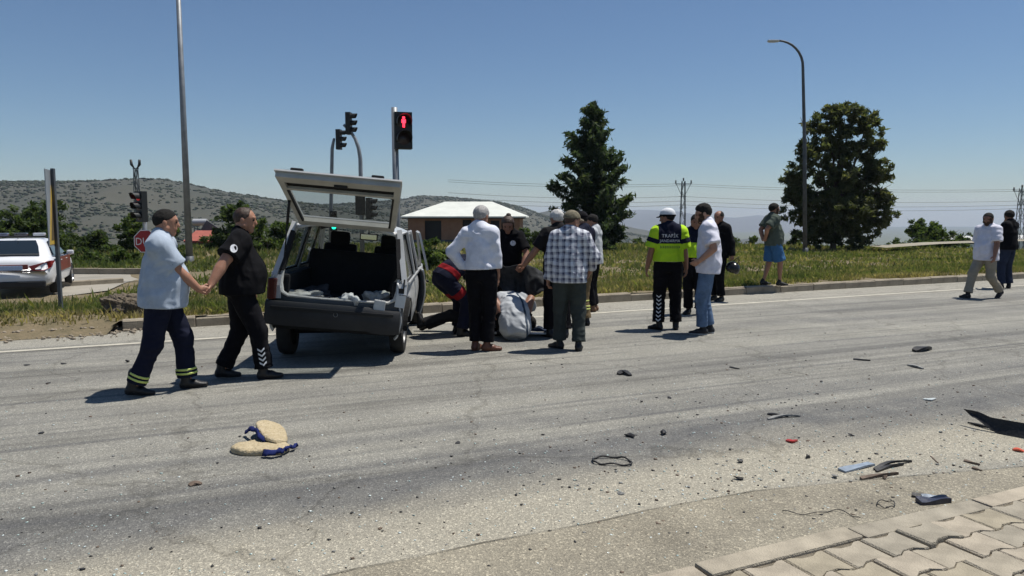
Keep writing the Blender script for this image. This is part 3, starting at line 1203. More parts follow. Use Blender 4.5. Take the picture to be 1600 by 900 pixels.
# ------------------------------------------------------------------ people: bodies and clothes as smooth blended surfaces
def surface_net(fn, lo, hi, h, blk=6):
    """polygon skin of fn = 0; fn is only sampled finely in blocks near the surface"""
    lo, hi = np.asarray(lo, float), np.asarray(hi, float)
    nb = np.maximum(1, np.ceil((hi - lo) / (h * blk)).astype(int))
    n = nb * blk
    bi = np.indices(nb).reshape(3, -1).T
    fc = fn(lo + (bi + .5) * blk * h - h * .5)
    near = np.abs(fc) < blk * h * 1.25 + .018
    Fv = np.empty(n)
    Fb = Fv.reshape(nb[0], blk, nb[1], blk, nb[2], blk).transpose(0, 2, 4, 1, 3, 5)
    tmp = np.repeat(fc[:, None], blk ** 3, 1)
    loc = np.indices((blk, blk, blk)).reshape(3, -1).T
    nbk = bi[near]
    if len(nbk):
        P = (nbk[:, None, :] * blk + loc[None]).reshape(-1, 3) * h + lo
        tmp[near] = fn(P).reshape(len(nbk), -1)
    Fb[...] = tmp.reshape(nb[0], nb[1], nb[2], blk, blk, blk)
    S = Fv < 0
    C = np.zeros(n - 1, dtype=np.int8)
    for i in (0, 1):
        for j in (0, 1):
            for k in (0, 1):
                C += S[i:n[0] - 1 + i, j:n[1] - 1 + j, k:n[2] - 1 + k]
    cells = np.argwhere((C > 0) & (C < 8))
    if not len(cells):
        return np.zeros((0, 3)), np.zeros((0, 4), int)
    idx = -np.ones(n - 1, int)
    idx[tuple(cells.T)] = np.arange(len(cells))
    acc = np.zeros((len(cells), 3))
    cnt = np.zeros(len(cells))
    for a in range(3):
        b, c = [k for k in range(3) if k != a]
        for ob in (0, 1):
            for oc in (0, 1):
                p0 = cells.copy()
                p0[:, b] += ob
                p0[:, c] += oc
                p1 = p0.copy()
                p1[:, a] += 1
                f0, f1 = Fv[tuple(p0.T)], Fv[tuple(p1.T)]
                m = (f0 < 0) != (f1 < 0)
                t = np.where(m, f0 / np.where(m, f0 - f1, 1), 0)
                q = p0.astype(float)
                q[:, a] += t
                acc += q * m[:, None]
                cnt += m
    V = acc / cnt[:, None] * h + lo
    quads = []
    for a in range(3):
        b, c = (a + 1) % 3, (a + 2) % 3
        s0, s1 = [slice(1, -1)] * 3, [slice(1, -1)] * 3
        s0[a], s1[a] = slice(0, -1), slice(1, None)
        f0, f1 = S[tuple(s0)], S[tuple(s1)]
        ch = f0 != f1
        pos = np.argwhere(ch)
        if not len(pos):
            continue
        flip = f0[ch]
        base = pos.copy()
        base[:, b] += 1
        base[:, c] += 1
        eb, ec = np.zeros(3, int), np.zeros(3, int)
        eb[b], ec[c] = 1, 1
        q = np.stack([idx[tuple((base - eb - ec).T)], idx[tuple((base - ec).T)], idx[tuple(base.T)], idx[tuple((base - eb).T)]], -1)
        q[~flip] = q[~flip][:, ::-1]
        quads.append(q)
    Q = np.concatenate(quads) if quads else np.zeros((0, 4), int)
    return V, Q[(Q >= 0).all(1)]


def nrm(v):
    v = np.asarray(v, float)
    return v / (np.linalg.norm(v) + 1e-12)


def smin(a, b, k):
    h = np.clip(.5 + .5 * (b - a) / k, 0, 1)
    return b * (1 - h) + a * h - k * h * (1 - h)


def ecap(A_, B_, side, pa, pb=None, cap=None):
    """limb of elliptical section: half widths pa along side, pb across"""
    A_, B_ = np.asarray(A_, float), np.asarray(B_, float)
    L_ = np.linalg.norm(B_ - A_) + 1e-9
    ax = (B_ - A_) / L_
    sd = np.asarray(side, float)
    sd = sd - ax * sd.dot(ax)
    if np.linalg.norm(sd) < 1e-4:
        sd = np.cross(ax, [0, 1, .3])
    sd = nrm(sd)
    fr = np.cross(ax, sd)
    pa = np.atleast_1d(np.asarray(pa, float))
    pb = pa if pb is None else np.atleast_1d(np.asarray(pb, float))
    ta, tb = np.linspace(0, 1, len(pa)), np.linspace(0, 1, len(pb))

    def f(P):
        q = P - A_
        w = q @ ax
        t = np.clip(w / L_, 0, 1)
        a, b = np.interp(t, ta, pa), np.interp(t, tb, pb)
        we = w - t * L_
        c = np.minimum(a, b) if cap is None else cap
        x, y, z = (q @ sd) / a, (q @ fr) / b, we / c
        k0 = np.sqrt(x * x + y * y + z * z) + 1e-9
        k1 = np.sqrt((x / a) ** 2 + (y / b) ** 2 + (z / c) ** 2) + 1e-9
        return k0 * (k0 - 1) / k1
    f.box = (np.minimum(A_, B_) - max(pa.max(), pb.max()), np.maximum(A_, B_) + max(pa.max(), pb.max()))
    return f


def ell(c, rad, Rm=np.eye(3)):
    c, rad = np.asarray(c, float), np.asarray(rad, float)

    def f(P):
        q = ((P - c) @ Rm) / rad
        k0 = np.sqrt((q * q).sum(-1)) + 1e-9
        k1 = np.sqrt(((q / rad) ** 2).sum(-1)) + 1e-9
        return k0 * (k0 - 1) / k1
    f.box = (c - rad.max(), c + rad.max())
    return f


def union(fs, k):
    def f(P):
        d = fs[0](P)
        for g in fs[1:]:
            d = smin(d, g(P), k)
        return d
    f.box = (np.min([g.box[0] for g in fs], 0), np.max([g.box[1] for g in fs], 0))
    return f


def rotm(yaw=0, pitch=0, roll=0):
    """pitch > 0 bows forward (+y), yaw > 0 turns left, roll > 0 tips to the right"""
    cy, sy = math.cos(R(yaw)), math.sin(R(yaw))
    cp, sp = math.cos(R(-pitch)), math.sin(R(-pitch))
    cr, sr = math.cos(R(roll)), math.sin(R(roll))
    Rz = np.array([[cy, -sy, 0], [sy, cy, 0], [0, 0, 1]])
    Rx = np.array([[1, 0, 0], [0, cp, -sp], [0, sp, cp]])
    Ry = np.array([[cr, 0, sr], [0, 1, 0], [-sr, 0, cr]])
    return Rz @ Rx @ Ry


def ik(a, t, l1, l2, pole):
    a, t = np.asarray(a, float), np.asarray(t, float)
    v = t - a
    d = np.linalg.norm(v)
    if d > (l1 + l2) * .995:
        t = a + v / d * (l1 + l2) * .995
        d = (l1 + l2) * .995
    d = max(d, abs(l1 - l2) + .02)
    u = nrm(v)
    x = (l1 * l1 - l2 * l2 + d * d) / (2 * d)
    h = math.sqrt(max(0, l1 * l1 - x * x))
    p = np.asarray(pole, float)
    p = nrm(p - u * p.dot(u))
    return a + u * x + p * h, a + u * d


SKIN = {}


def skin(col):
    k = tuple(col)
    if k not in SKIN:
        SKIN[k] = M('skin_%d' % len(SKIN), col, .5, var=.10, vs=14, bump=.12, bs=140, spec=.35, sub=.12)
    return SKIN[k]


def cloth(name, col, var=.14, rough=.92, sheen=.0, **k):
    return M(name, col, rough, var=var, vs=9, bump=.05, bs=90, folds=1.0, spec=.15, sheen=sheen, **k)


EYE = M('eye_dark', (.02, .015, .012), .2, var=0, bump=0)


def make_person(label, loc, yaw, H=1.75, g=1.0, belly=0.0, pel=(0, 0), pz=None, pyaw=0, ppitch=0, proll=0,
                cyaw=None, cpitch=None, croll=None, hyaw=0, hpitch=0, hroll=0,
                RH=(.26, .06, .80), LH=(-.26, .06, .80), RE=(.5, -1, 0), LE=(-.5, -1, 0),
                RF=(.10, .0, -8, 0), LF=(-.10, .0, 8, 0), RK=(.1, 1, .1), LK=(-.1, 1, .1),
                curl=25, palmR=None, palmL=None, handR=None, handL=None,
                skin_col=(.36, .20, .13), shirt=None, trousers=None, shoe=None, hair=None, beard=None, extra=None,
                h=.0115, group='people at the accident scene', rootrot=None, z0=0.0, shoulder=1.0, armw=1.0, flat=False):
    B = {}
    R0 = rotm(pyaw, ppitch, proll)
    R1 = rotm(pyaw if cyaw is None else cyaw, ppitch if cpitch is None else cpitch, proll if croll is None else croll)
    Rh = rotm(hyaw, hpitch, hroll)
    lt, ls = .435, .425
    feet = {}
    for s_, fd in ((1, RF), (-1, LF)):
        if len(fd) > 4:
            an = np.array([fd[0], fd[1], fd[4]], float)
        else:
            an = np.array([fd[0], fd[1], .085 * math.cos(R(fd[3])) + .125 * math.sin(R(max(0, fd[3]))) - .05 * math.sin(R(min(0, fd[3])))])
        feet[s_] = (an, fd[2], fd[3])
    if pz is None:
        zz = []
        for s_ in (1, -1):
            hx = np.array([pel[0], pel[1], 0]) + R0 @ np.array([s_ * .095, 0, -.03])
            an = feet[s_][0]
            hd = math.hypot(hx[0] - an[0], hx[1] - an[1])
            zz.append(math.sqrt(max(.2, (lt + ls) ** 2 * .985 - hd ** 2)) + an[2] + .03)
        pz = min(zz)
    C0 = np.array([pel[0], pel[1], pz], float)
    W = C0 + R0 @ np.array([0, 0, .15])
    N = W + R1 @ np.array([0, -.012, .385])
    hc = N + R1 @ np.array([0, .012, .03]) + Rh @ np.array([0, .022, .105])
    sw = .168 * shoulder
    Sh = {s_: W + R1 @ np.array([s_ * sw, -.012, .312]) for s_ in (1, -1)}
    hip = {s_: C0 + R0 @ np.array([s_ * .092, 0, -.03]) for s_ in (1, -1)}
    arm, leg = {}, {}
    for s_, t_, p_ in ((1, RH, RE), (-1, LH, LE)):
        arm[s_] = ik(Sh[s_], t_, .285, .25, p_)
    for s_, p_ in ((1, RK), (-1, LK)):
        leg[s_] = ik(hip[s_], feet[s_][0], lt, ls, p_)
    X0, X1 = R0[:, 0], R1[:, 0]
    gb = g
    torso = [ecap(C0 + R0 @ np.array([0, -.012, -.06]), C0 + R0 @ np.array([0, -.004, .08]), X0, np.array([.15, .166, .155]) * gb, np.array([.108, .122, .108]) * gb, .06),
             ecap(C0 + R0 @ np.array([0, 0, .06]), W + R1 @ np.array([0, 0, .07]), X0 + X1, np.array([.152, .146, .15]) * gb, np.array([.104, .102, .106]) * gb),
             ecap(W + R1 @ np.array([0, .0, .04]), W + R1 @ np.array([0, -.012, .27]), X1, np.array([.148, .166, .158]) * (.55 + .45 * gb), np.array([.106, .118, .10]) * (.6 + .4 * gb), .07),
             ecap(Sh[-1], Sh[1], R1[:, 2], [.056, .06, .056], [.056, .07, .056])]
    if belly > 0:
        torso.insert(2, ell(W + R0 @ np.array([0, .035 + .045 * belly, -.005]), np.array([.15 + .025 * belly, .10 + .06 * belly, .19 + .02 * belly]), R0))
    for s_ in (1, -1):
        torso.append(ecap(N + R1 @ np.array([s_ * .03, -.015, .015]), Sh[s_] + R1 @ np.array([-s_ * .02, -.01, .0]), R1[:, 1], [.05, .05]))
    neck = ecap(N + R1 @ np.array([0, 0, -.03]), hc + Rh @ np.array([0, -.025, -.05]), X1, [.062 * (.6 + .4 * g), .056 * (.6 + .4 * g)])
    aw = armw * (.75 + .25 * g)
    ua = {s_: ecap(Sh[s_], arm[s_][0], X1, np.array([.058, .056, .052, .045]) * aw) for s_ in (1, -1)}
    fa = {s_: ecap(arm[s_][0], arm[s_][1], X1, np.array([.045, .047, .039, .030]) * aw) for s_ in (1, -1)}
    lw = (.75 + .25 * g)
    th = {s_: ecap(hip[s_], leg[s_][0], X0, np.array([.092, .088, .074, .06]) * lw) for s_ in (1, -1)}
    ca = {s_: ecap(leg[s_][0], leg[s_][1], X0, np.array([.059, .06, .052, .041, .038]) * lw) for s_ in (1, -1)}

    # ---- head
    HS = 1.06

    def hp(x, y, z):
        return hc + Rh @ (np.array([x, y, z]) * HS)
    hx, hy = Rh[:, 0], Rh[:, 1]
    skull = ell(hp(0, -.012, .033), np.array((.077, .097, .087)) * 1.06, Rh)
    face = union([skull,
                  ecap(hp(0, .028, .02), hp(0, .052, -.085), hx, [.066, .064, .056, .038], [.062, .054, .048, .034]),
                  ecap(hp(-.055, -.0, -.045), hp(.055, -.0, -.045), hy, [.032, .045, .032])], .025)
    feats = union([face, ecap(hp(0, .086, .022), hp(0, .099, -.018), hx, [.008, .012, .0155]),
                   ecap(hp(-.034, .078, .036), hp(.034, .078, .036), hy, [.012, .014, .012])], .013)
    lips = ecap(hp(-.02, .084, -.048), hp(.02, .084, -.048), hy, [.006, .011, .006], [.006, .010, .006])
    ears = [ell(hp(s_ * .080, -.012, .0), (.010, .021, .031), Rh) for s_ in (1, -1)]
    sock = [ell(hp(s_ * .032, .100, .012), (.017, .016, .011), Rh) for s_ in (1, -1)]

    def head_f(P):
        d = feats(P)
        for q in sock:
            d = -smin(-d, q(P), .012)
        d = smin(d, lips(P), .006)
        for e in ears:
            d = smin(d, e(P), .008)
        return smin(d, neck(P), .025)
    head_f.box = (np.minimum(neck.box[0], hc - .15), np.maximum(neck.box[1], hc + .15))

    parts_V, parts_F = [], []

    def addm(f, hh, pad=.012):
        V, Q = surface_net(f, f.box[0] - pad, f.box[1] + pad, hh)
        o = sum(len(v) for v in parts_V)
        parts_V.append(V)
        parts_F.append(Q + o)
    core = union(torso + list(ua.values()) + list(th.values()) + list(ca.values()), .015)
    core2 = lambda P: core(P) + .004
    core2.box = core.box
    addm(core2, .018, .04)
    addm(head_f, .0062 if h < .013 else .0078)

    # ---- hands
    for s_, pn, hd, cu in ((1, palmR, handR, curl), (-1, palmL, handL, curl)):
        E_, Wr = arm[s_]
        dv = nrm(Wr - E_) if hd is None else nrm(hd)
        pnv = np.array([-s_, .0, 0.0]) if pn is None else np.asarray(pn, float)
        pnv = nrm(pnv - dv * pnv.dot(dv))
        wd = np.cross(pnv, dv)                           # across the knuckles
        if wd.dot(np.array([0, 1, 0.15])) < 0:
            wd = -wd                                     # thumb side to the front
        fs = [ecap(Wr, Wr + dv * .075, wd, [.027, .038, .040], [.018, .015, .013])]
        for q, (off, l_) in enumerate(((.030, .070), (.010, .080), (-.011, .074), (-.030, .057))):
            b0 = Wr + dv * (.082 - .004 * abs(q - 1)) + wd * off
            c1 = R(cu * (.75 + .12 * q))
            c2 = R(cu * (1.75 + .2 * q))
            d1 = dv * math.cos(c1) + pnv * math.sin(c1)
            d2 = dv * math.cos(c2) + pnv * math.sin(c2)
            p1 = b0 + d1 * l_ * .52
            fs.append(ecap(b0 - dv * .012, p1, wd, [.0098, .0088]))
            fs.append(ecap(p1, p1 + d2 * l_ * .5, wd, [.0088, .0074]))
        tb = Wr + dv * .022 + wd * .026 + pnv * .006
        t1 = tb + nrm(dv * .75 + wd * .62 + pnv * .25) * .045
        fs += [ecap(tb, t1, wd, [.0125, .0105]), ecap(t1, t1 + nrm(dv * .95 + wd * .15 + pnv * .3) * .036, wd, [.0105, .008])]
        hand = union(fs, .008)
        fa_ = fa[s_]
        ua_ = ua[s_]
        f = union([hand, fa_], .02)
        el_ = arm[s_][0]

        def ff(P, f=f, ua_=ua_, el_=el_):
            return np.minimum(f(P), np.maximum(ua_(P), np.linalg.norm(P - el_, axis=-1) - .09))
        ff.box = (np.minimum(f.box[0], el_ - .09), np.maximum(f.box[1], el_ + .09))
        addm(ff, .0068 if h < .013 else .0085)
    k = H / 1.75
    Vb = np.concatenate(parts_V) * k
    root = link('person', new_mesh('person', Vb, np.concatenate(parts_F), skin(skin_col), smooth=True), None,
                (loc[0], loc[1], z0), (0, 0, R(yaw)) if rootrot is None else rootrot)
    tag(root, label, 'person', group)

    def part(name, f, mat, hh=h, pad=.045, parent=None):
        V, Q = surface_net(f, f.box[0] - pad, f.box[1] + pad, hh)
        if not len(Q):
            return None
        return link(name, new_mesh(name, V * k, Q, mat, smooth=True), parent or root)

    # eyes
    for s_ in (1, -1):
        mb = MB()
        mb.ball(hp(s_ * .032, .0785, .012) * k, .0125 * k, 6)
        mb.build('eye', EYE, root, smooth='all')
    seed = int(abs(loc[0]) * 97 + loc[1] * 31) % 1000

    # ---- trousers
    def pl(P, o, n_):
        return (P - o) @ n_
    if trousers:
        e = trousers.get('ease', .016)
        tw = trousers.get('w', 1.0)
        end = trousers.get('end', .93)                  # fraction of the shin
        waist = trousers.get('waist', .085)
        fs = [torso[0], ecap(C0 + R0 @ np.array([0, 0, .02]), C0 + R0 @ np.array([0, 0, .13]), X0, np.array([.152, .148]) * gb, np.array([.106, .104]) * gb)]
        wide = trousers.get('profile', (.096, .092, .082, .071, .067, .066, .068, .071))
        for s_ in (1, -1):
            p_ = np.array(wide) * tw * (.72 + .28 * g)
            fs.append(ecap(hip[s_], leg[s_][0], X0, p_[:4]))
            if end > .0:
                fs.append(ecap(leg[s_][0], leg[s_][1], X0, p_[3:]))
        base = union(fs, .03)
        cuts = []
        for s_ in (1, -1):
            if end > 0:
                o_ = leg[s_][0] + (leg[s_][1] - leg[s_][0]) * end
                cuts.append((leg[s_][0], o_, nrm(leg[s_][1] - leg[s_][0])))
            else:
                o_ = hip[s_] + (leg[s_][0] - hip[s_]) * (1 + end)
                cuts.append((hip[s_], o_, nrm(leg[s_][0] - hip[s_])))
        amp = trousers.get('fold', .0095)

        def trou(P, inflate=0.0):
            d = base(P) - e * .5 - inflate
            wv = vnoise(P * np.array([5, 5, 7]), seed + 4)[:, None]
            d = d - amp * ((1 - 2 * np.abs(vnoise(P * np.array([6, 6, 19]) + wv * .8, seed))) * .6 + vnoise(P * np.array([15, 15, 4]) + wv, seed + 1) * .5)
            d = np.maximum(d, pl(P, C0 + R0 @ np.array([0, 0, waist]), R0[:, 2]))
            # each cut acts on the side of the nearer leg
            dist = [np.linalg.norm(np.cross(P - c_[1], c_[2]), axis=-1) for c_ in cuts]
            near = np.where(dist[0] < dist[1], 0, 1)
            cp = np.where(near == 0, pl(P, cuts[0][1], cuts[0][2]), pl(P, cuts[1][1], cuts[1][2]))
            far_ = np.minimum(np.linalg.norm(P - cuts[0][1], axis=-1), np.linalg.norm(P - cuts[1][1], axis=-1)) > .17
            cp = np.where(far_, -1.0, cp)
            return np.maximum(d, cp)
        trou.box = base.box
        tobj = part('trousers' if end > 0 else 'shorts', trou, trousers['mat'])
        B['trousers'] = tobj
        B['trou_f'] = trou
    # ---- shirt
    if shirt:
        e = shirt.get('ease', .014)
        sl = shirt.get('sleeve', .62)                    # <=1 on the upper arm, 2 = to the wrist
        hem = shirt.get('hem', -.10)
        fl = shirt.get('flare', 1.0)
        fs = list(torso)
        if hem < .05:
            fs.append(ecap(W + R0 @ np.array([0, .0, .0]), C0 + R0 @ np.array([0, .0, -.13]), X0, np.array([.158, .176, .182]) * gb * fl, np.array([.112, .135, .14]) * gb * fl))
            if belly > 0:
                fs.append(ecap(W + R0 @ np.array([0, .05 + .05 * belly, -.04]), C0 + R0 @ np.array([0, .04 + .04 * belly, -.12]), X0, np.array([.15, .155]) * gb, np.array([.10 + .05 * belly, .10 + .035 * belly])))
        tors = union(fs, .06)
        sleeves = []
        for s_ in (1, -1):
            sls = sl if not isinstance(sl, (tuple, list)) else sl[0 if s_ == 1 else 1]
            ax = nrm(arm[s_][0] - Sh[s_])
            if sls <= 1:
                a_ = ecap(Sh[s_], arm[s_][0], X1, np.array([.066, .068, .07, .072]) * aw * shirt.get('sw', 1.0))
                sleeves.append((a_, Sh[s_] + (arm[s_][0] - Sh[s_]) * sls, ax))
            else:
                fr_ = min(1.0, sls - 1)
                we_ = arm[s_][0] + (arm[s_][1] - arm[s_][0]) * fr_
                a_ = union([ecap(Sh[s_], arm[s_][0], X1, np.array([.056, .057, .056, .053]) * aw * shirt.get('sw', 1.0)), ecap(arm[s_][0], we_, X1, np.array([.055, .052, .045, .041]) * aw)], .02)
                sleeves.append((a_, we_ + nrm(arm[s_][1] - arm[s_][0]) * .012, nrm(arm[s_][1] - arm[s_][0])))
        amp = shirt.get('fold', .011)

        def shirt_f(P, inflate=0.0, sleeves_on=True):
            d = tors(P)
            if sleeves_on:
                for a_, o_, n_ in sleeves:
                    d = smin(d, np.maximum(a_(P), pl(P, o_, n_)), .045)
            d = d - e - inflate
            wv = vnoise(P * np.array([4, 4, 5]), seed + 4)[:, None]
            d = d - amp * ((1 - 2 * np.abs(vnoise(P * np.array([11, 11, 4]) + P[:, [2, 2, 0]] * 3 + wv, seed + 2))) * .8 + (1 - 2 * np.abs(vnoise(P * np.array([7, 7, 16]) + wv * 1.5, seed + 3))) * .4)
            hz = pl(P, C0 + R0 @ np.array([0, 0, hem]), R0[:, 2])
            d = np.maximum(d, -hz)
            return d
        bx = [tors.box] + [q[0].box for q in sleeves]
        shirt_f.box = (np.min([q[0] for q in bx], 0), np.max([q[1] for q in bx], 0))
        sobj = part('shirt', shirt_f, shirt['mat'])
        B['shirt'] = sobj
        B['shirt_f'] = shirt_f
        if shirt.get('collar'):
            cm = shirt['collar'] if not isinstance(shirt['collar'], bool) else shirt['mat']
            cc = N + R1 @ np.array([0, .004, .028])
            tor_n = nrm(R1 @ np.array([0, .28, 1]))

            def col(P):
                q = P - cc
                w = q @ tor_n
                r_ = np.linalg.norm(q - w[:, None] * tor_n, axis=-1)
                return np.sqrt(((r_ - .071 - .012 * (w < 0)) / .010) ** 2 + (w / .026) ** 2) * .010 - .010
            col.box = (cc - .12, cc + .12)
            part('collar', col, cm, .008, parent=sobj)
        if shirt.get('cuff'):
            for (a_, o_, n_) in sleeves:
                def cf(P, a_=a_, o_=o_, n_=n_):
                    q = np.abs(pl(P, o_ - n_ * .010, n_)) - .007
                    return np.maximum(np.maximum(a_(P) - e - .005, q), np.linalg.norm(P - o_, axis=-1) - .13)
                cf.box = (o_ - .13, o_ + .13)
                part('cuff_trim', cf, shirt['cuff'], .009, parent=sobj)
    # ---- belt
    if trousers and trousers.get('belt'):
        def belt(P):
            d = np.maximum(base(P) - e * .5 - .010, np.abs(pl(P, C0 + R0 @ np.array([0, 0, waist - .025]), R0[:, 2])) - .020)
            return d
        belt.box = (C0 - .32, C0 + .32)
        part('belt', belt, trousers['belt'], .010)
    # ---- shoes
    if shoe:
        for s_ in (1, -1):
            an, ty, fp = feet[s_]
            an = leg[s_][1]
            Rf = rotm(ty, fp, 0) if len(RF if s_ == 1 else LF) <= 5 else (RF if s_ == 1 else LF)[5]
            q = lambda x, y, z, Rf=Rf, an=an: an + Rf @ np.array([x, y, z])
            fs = [ecap(q(0, -.045, -.045), q(0, .06, -.042), Rf[:, 0], [.036, .038, .042], [.042, .045, .04]),
                  ecap(q(0, .05, -.05), q(0, .16, -.060), Rf[:, 0], [.042, .048, .040], [.036, .030, .022]),
                  ecap(q(0, -.02, -.03), q(0, -.008, .02 + shoe.get('high', 0)), Rf[:, 0], [.044, .042 + .012 * (shoe.get('high', 0) > .04)])]
            sh_ = union(fs, .02)

            def shf(P, sh_=sh_, an=an, Rf=Rf):
                return np.maximum(sh_(P), -((P - an) @ Rf[:, 2] + .068))
            shf.box = sh_.box

            def sole(P, sh_=sh_, an=an, Rf=Rf):
                w = (P - an) @ Rf[:, 2]
                return np.maximum(sh_(P) - .004, np.maximum(-(w + .086), w + .064))
            sole.box = sh_.box
            so = part('shoe', shf, shoe['mat'], .0085)
            part('sole', sole, shoe.get('sole', shoe['mat']), .0075, parent=so)
            if shoe.get('bands'):
                pass
    # ---- hair
    def hl(P):
        return (P - hc) @ Rh / HS
    if hair:
        st = hair.get('style', 'short')
        th_ = hair.get('t', .012)
        up = hair.get('line', 0.0)

        def hairf(P):
            q = hl(P)
            d = skull(P) - th_ - .003 * vnoise(P * 45, seed + 5) - .0025 * vnoise(P * 110, seed + 6) - hair.get('top', 0.0) * np.clip((q[:, 2] - .06) / .06, 0, 1)
            line = .012 + up + .62 * q[:, 1] + .25 * np.maximum(0, q[:, 1] - .03)
            cut = line - q[:, 2] + .004 * vnoise(P * 60, seed + 7)
            d = np.maximum(d, cut)
            if st == 'bald':
                r_ = np.sqrt((q[:, 0] / .062) ** 2 + ((q[:, 1] - .03) / .075) ** 2)
                d = np.maximum(d, np.where(q[:, 2] > .05, (1 - r_) * .05, -1))
            if st == 'receding':
                d = np.maximum(d, np.where(q[:, 2] > .02, (q[:, 1] - .045) * .8, -1))
            return d
        hairf.box = (hc - .16, hc + .16)
        ho = part('hair', hairf, hair['mat'], .0066 if h < .013 else .008)
        if st == 'bun':
            part('hair_bun', ell(hp(-.01, -.05, .125), (.038, .036, .032), Rh), hair['mat'], .009, parent=ho)
        if st in ('bun', 'long'):
            for s2 in (1, -1):
                part('hair_lock', ecap(hp(s2 * .072, .02, .05), hp(s2 * .075, .01, -.06), hy, [.02, .022, .012]), hair['mat'], .009, parent=ho)
        # brows
        for s2 in (1, -1):
            part('eyebrow', ecap(hp(s2 * .016, .089, .038), hp(s2 * .050, .078, .036), hy, [.0055, .0045], [.005, .004]), hair.get('brow', hair['mat']), .005)
    if beard:
        bt = beard.get('t', .006)

        def bf(P):
            q = hl(P)
            d = face(P) - bt - .003 * vnoise(P * 80, seed + 9)
            lim = q[:, 2] + .022 - .05 * (np.abs(q[:, 0]) > .045) + .012 * (np.abs(q[:, 0]) < .05)
            d = np.maximum(d, lim)
            d = np.maximum(d, -(q[:, 1] + .002 + 0 * q[:, 0]))
            d = np.maximum(d, -(lips(P) - .004)) if not beard.get('full') else d
            return d
        bf.box = (hc - .15, hc + .15)
        part('beard', bf, beard['mat'], .0068)
    B.update(dict(root=root, part=part, hp=hp, hc=hc, Rh=Rh, hl=hl, skull=skull, C0=C0, W=W, N=N, R0=R0, R1=R1, Sh=Sh, arm=arm, leg=leg, hip=hip, feet=feet, k=k,
                  ua=ua, fa=fa, torso=torso, pl=pl, seed=seed, gb=gb))
    if extra:
        extra(B)
    return B


# ---- things worn
def cap(B, mat, brim_mat=None, brim=.075, high=.0, parent_name='cap', bill=0.0):
    hc, Rh, skull, hl = B['hc'], B['Rh'], B['skull'], B['hl']

    def f(P):
        q = hl(P)
        d = skull(P) - .016 - high * np.clip((q[:, 2] - .05) / .06, 0, 1) * .6
        return np.maximum(d, (.036 + .12 * q[:, 1]) - q[:, 2])
    f.box = (hc - .17, hc + .17)
    o = B['part'](parent_name, f, mat, .0075)

    def br(P):
        q = hl(P)
        y = q[:, 1] - .055
        r_ = np.sqrt((q[:, 0] / .078) ** 2 + (y / (brim + .03)) ** 2)
        zc = .045 - .18 * (q[:, 1] - .06) - 1.6 * q[:, 0] ** 2
        return np.maximum(np.maximum((r_ - 1) * .06, np.abs(q[:, 2] - zc) - .0055), -(q[:, 1] - .055))
    br.box = (hc - .2, hc + .2)
    B['part']('brim', br, brim_mat or mat, .0065, parent=o)
    return o


def slab_on(B, fn, name, mat, test, box, inflate=.004, parent=None, hh=.0095):
    """a band or patch lying on a garment: the garment's surface, a little proud, where test(P) < 0"""
    def f(P):
        return np.maximum(fn(P, inflate), test(P))
    f.box = box
    return B['part'](name, f, mat, hh, parent=parent)


def decal(B, target, polys, origin, ux, uy, dirn, mat, name, parent=None, lift=.004, sub=1):
    """flat polygons (u,v) laid on the target garment along dirn (all in the person's own frame)"""
    me = target.data
    n = len(me.vertices)
    co = np.zeros(n * 3, dtype=np.float32)
    me.vertices.foreach_get('co', co)
    bvh = BVHTree.FromPolygons([Vector(c) for c in co.reshape(-1, 3)], [tuple(p.vertices) for p in me.polygons])
    k = B['k']
    origin, ux, uy, dirn = [Vector(v) for v in (origin, ux, uy, dirn)]
    mb = MB()
    for poly in polys:
        pts = []
        for u, v in poly:
            p = (origin + ux * u + uy * v) * k - dirn * .6
            hit = bvh.ray_cast(p, dirn, 1.5)
            if hit[0] is None:
                pts = None
                break
            pts.append(hit[0] - dirn * lift)
        if pts:
            mb.add(pts, [tuple(range(len(pts)))])
    if mb.f:
        return mb.build(name, mat, parent or target, fix=False)


def text_polys(s, size):
    cu = bpy.data.curves.new('lettering', 'FONT')
    cu.body = s
    cu.size = size
    cu.align_x = 'CENTER'
    cu.resolution_u = 2
    o = bpy.data.objects.new('lettering', cu)
    COL.objects.link(o)
    dg = bpy.context.evaluated_depsgraph_get()
    me = bpy.data.meshes.new_from_object(o.evaluated_get(dg))
    polys = [[(me.vertices[i].co.x, me.vertices[i].co.y) for i in p.vertices] for p in me.polygons]
    bpy.data.objects.remove(o)
    bpy.data.curves.remove(cu)
    bpy.data.meshes.remove(me)
    return polys

# ------------------------------------------------------------------ vehicles
def w_interp(tab, z):
    return float(np.interp(z, [a for a, b in tab], [b for a, b in tab]))


TYRE = M('tyre_rubber', (.018, .018, .018), .85, var=.3, vs=10, bump=.3, bs=80)
RIMG = M('rim_grey', (.20, .20, .20), .45, .6, var=.2, vs=8, bump=0)
RIMS = M('rim_alloy', (.55, .55, .55), .3, .8, var=.1, bump=0)
WELL = M('wheel_well', (.008, .008, .008), .95, var=0, bump=0)
DARKP = M('dark_plastic', (.018, .019, .021), .6, var=.2, vs=6, bump=.1)
TRIM = M('interior_dark', (.014, .014, .015), .9, var=.3, vs=6, bump=.2)
BLACK = M('black_rubber', (.012, .012, .012), .7, var=.2, bump=.1)
GLASS = glass_mat('window_glass', (.62, .68, .68), .06)
GLASSD = glass_mat('dark_glass', (.12, .15, .16), .10)


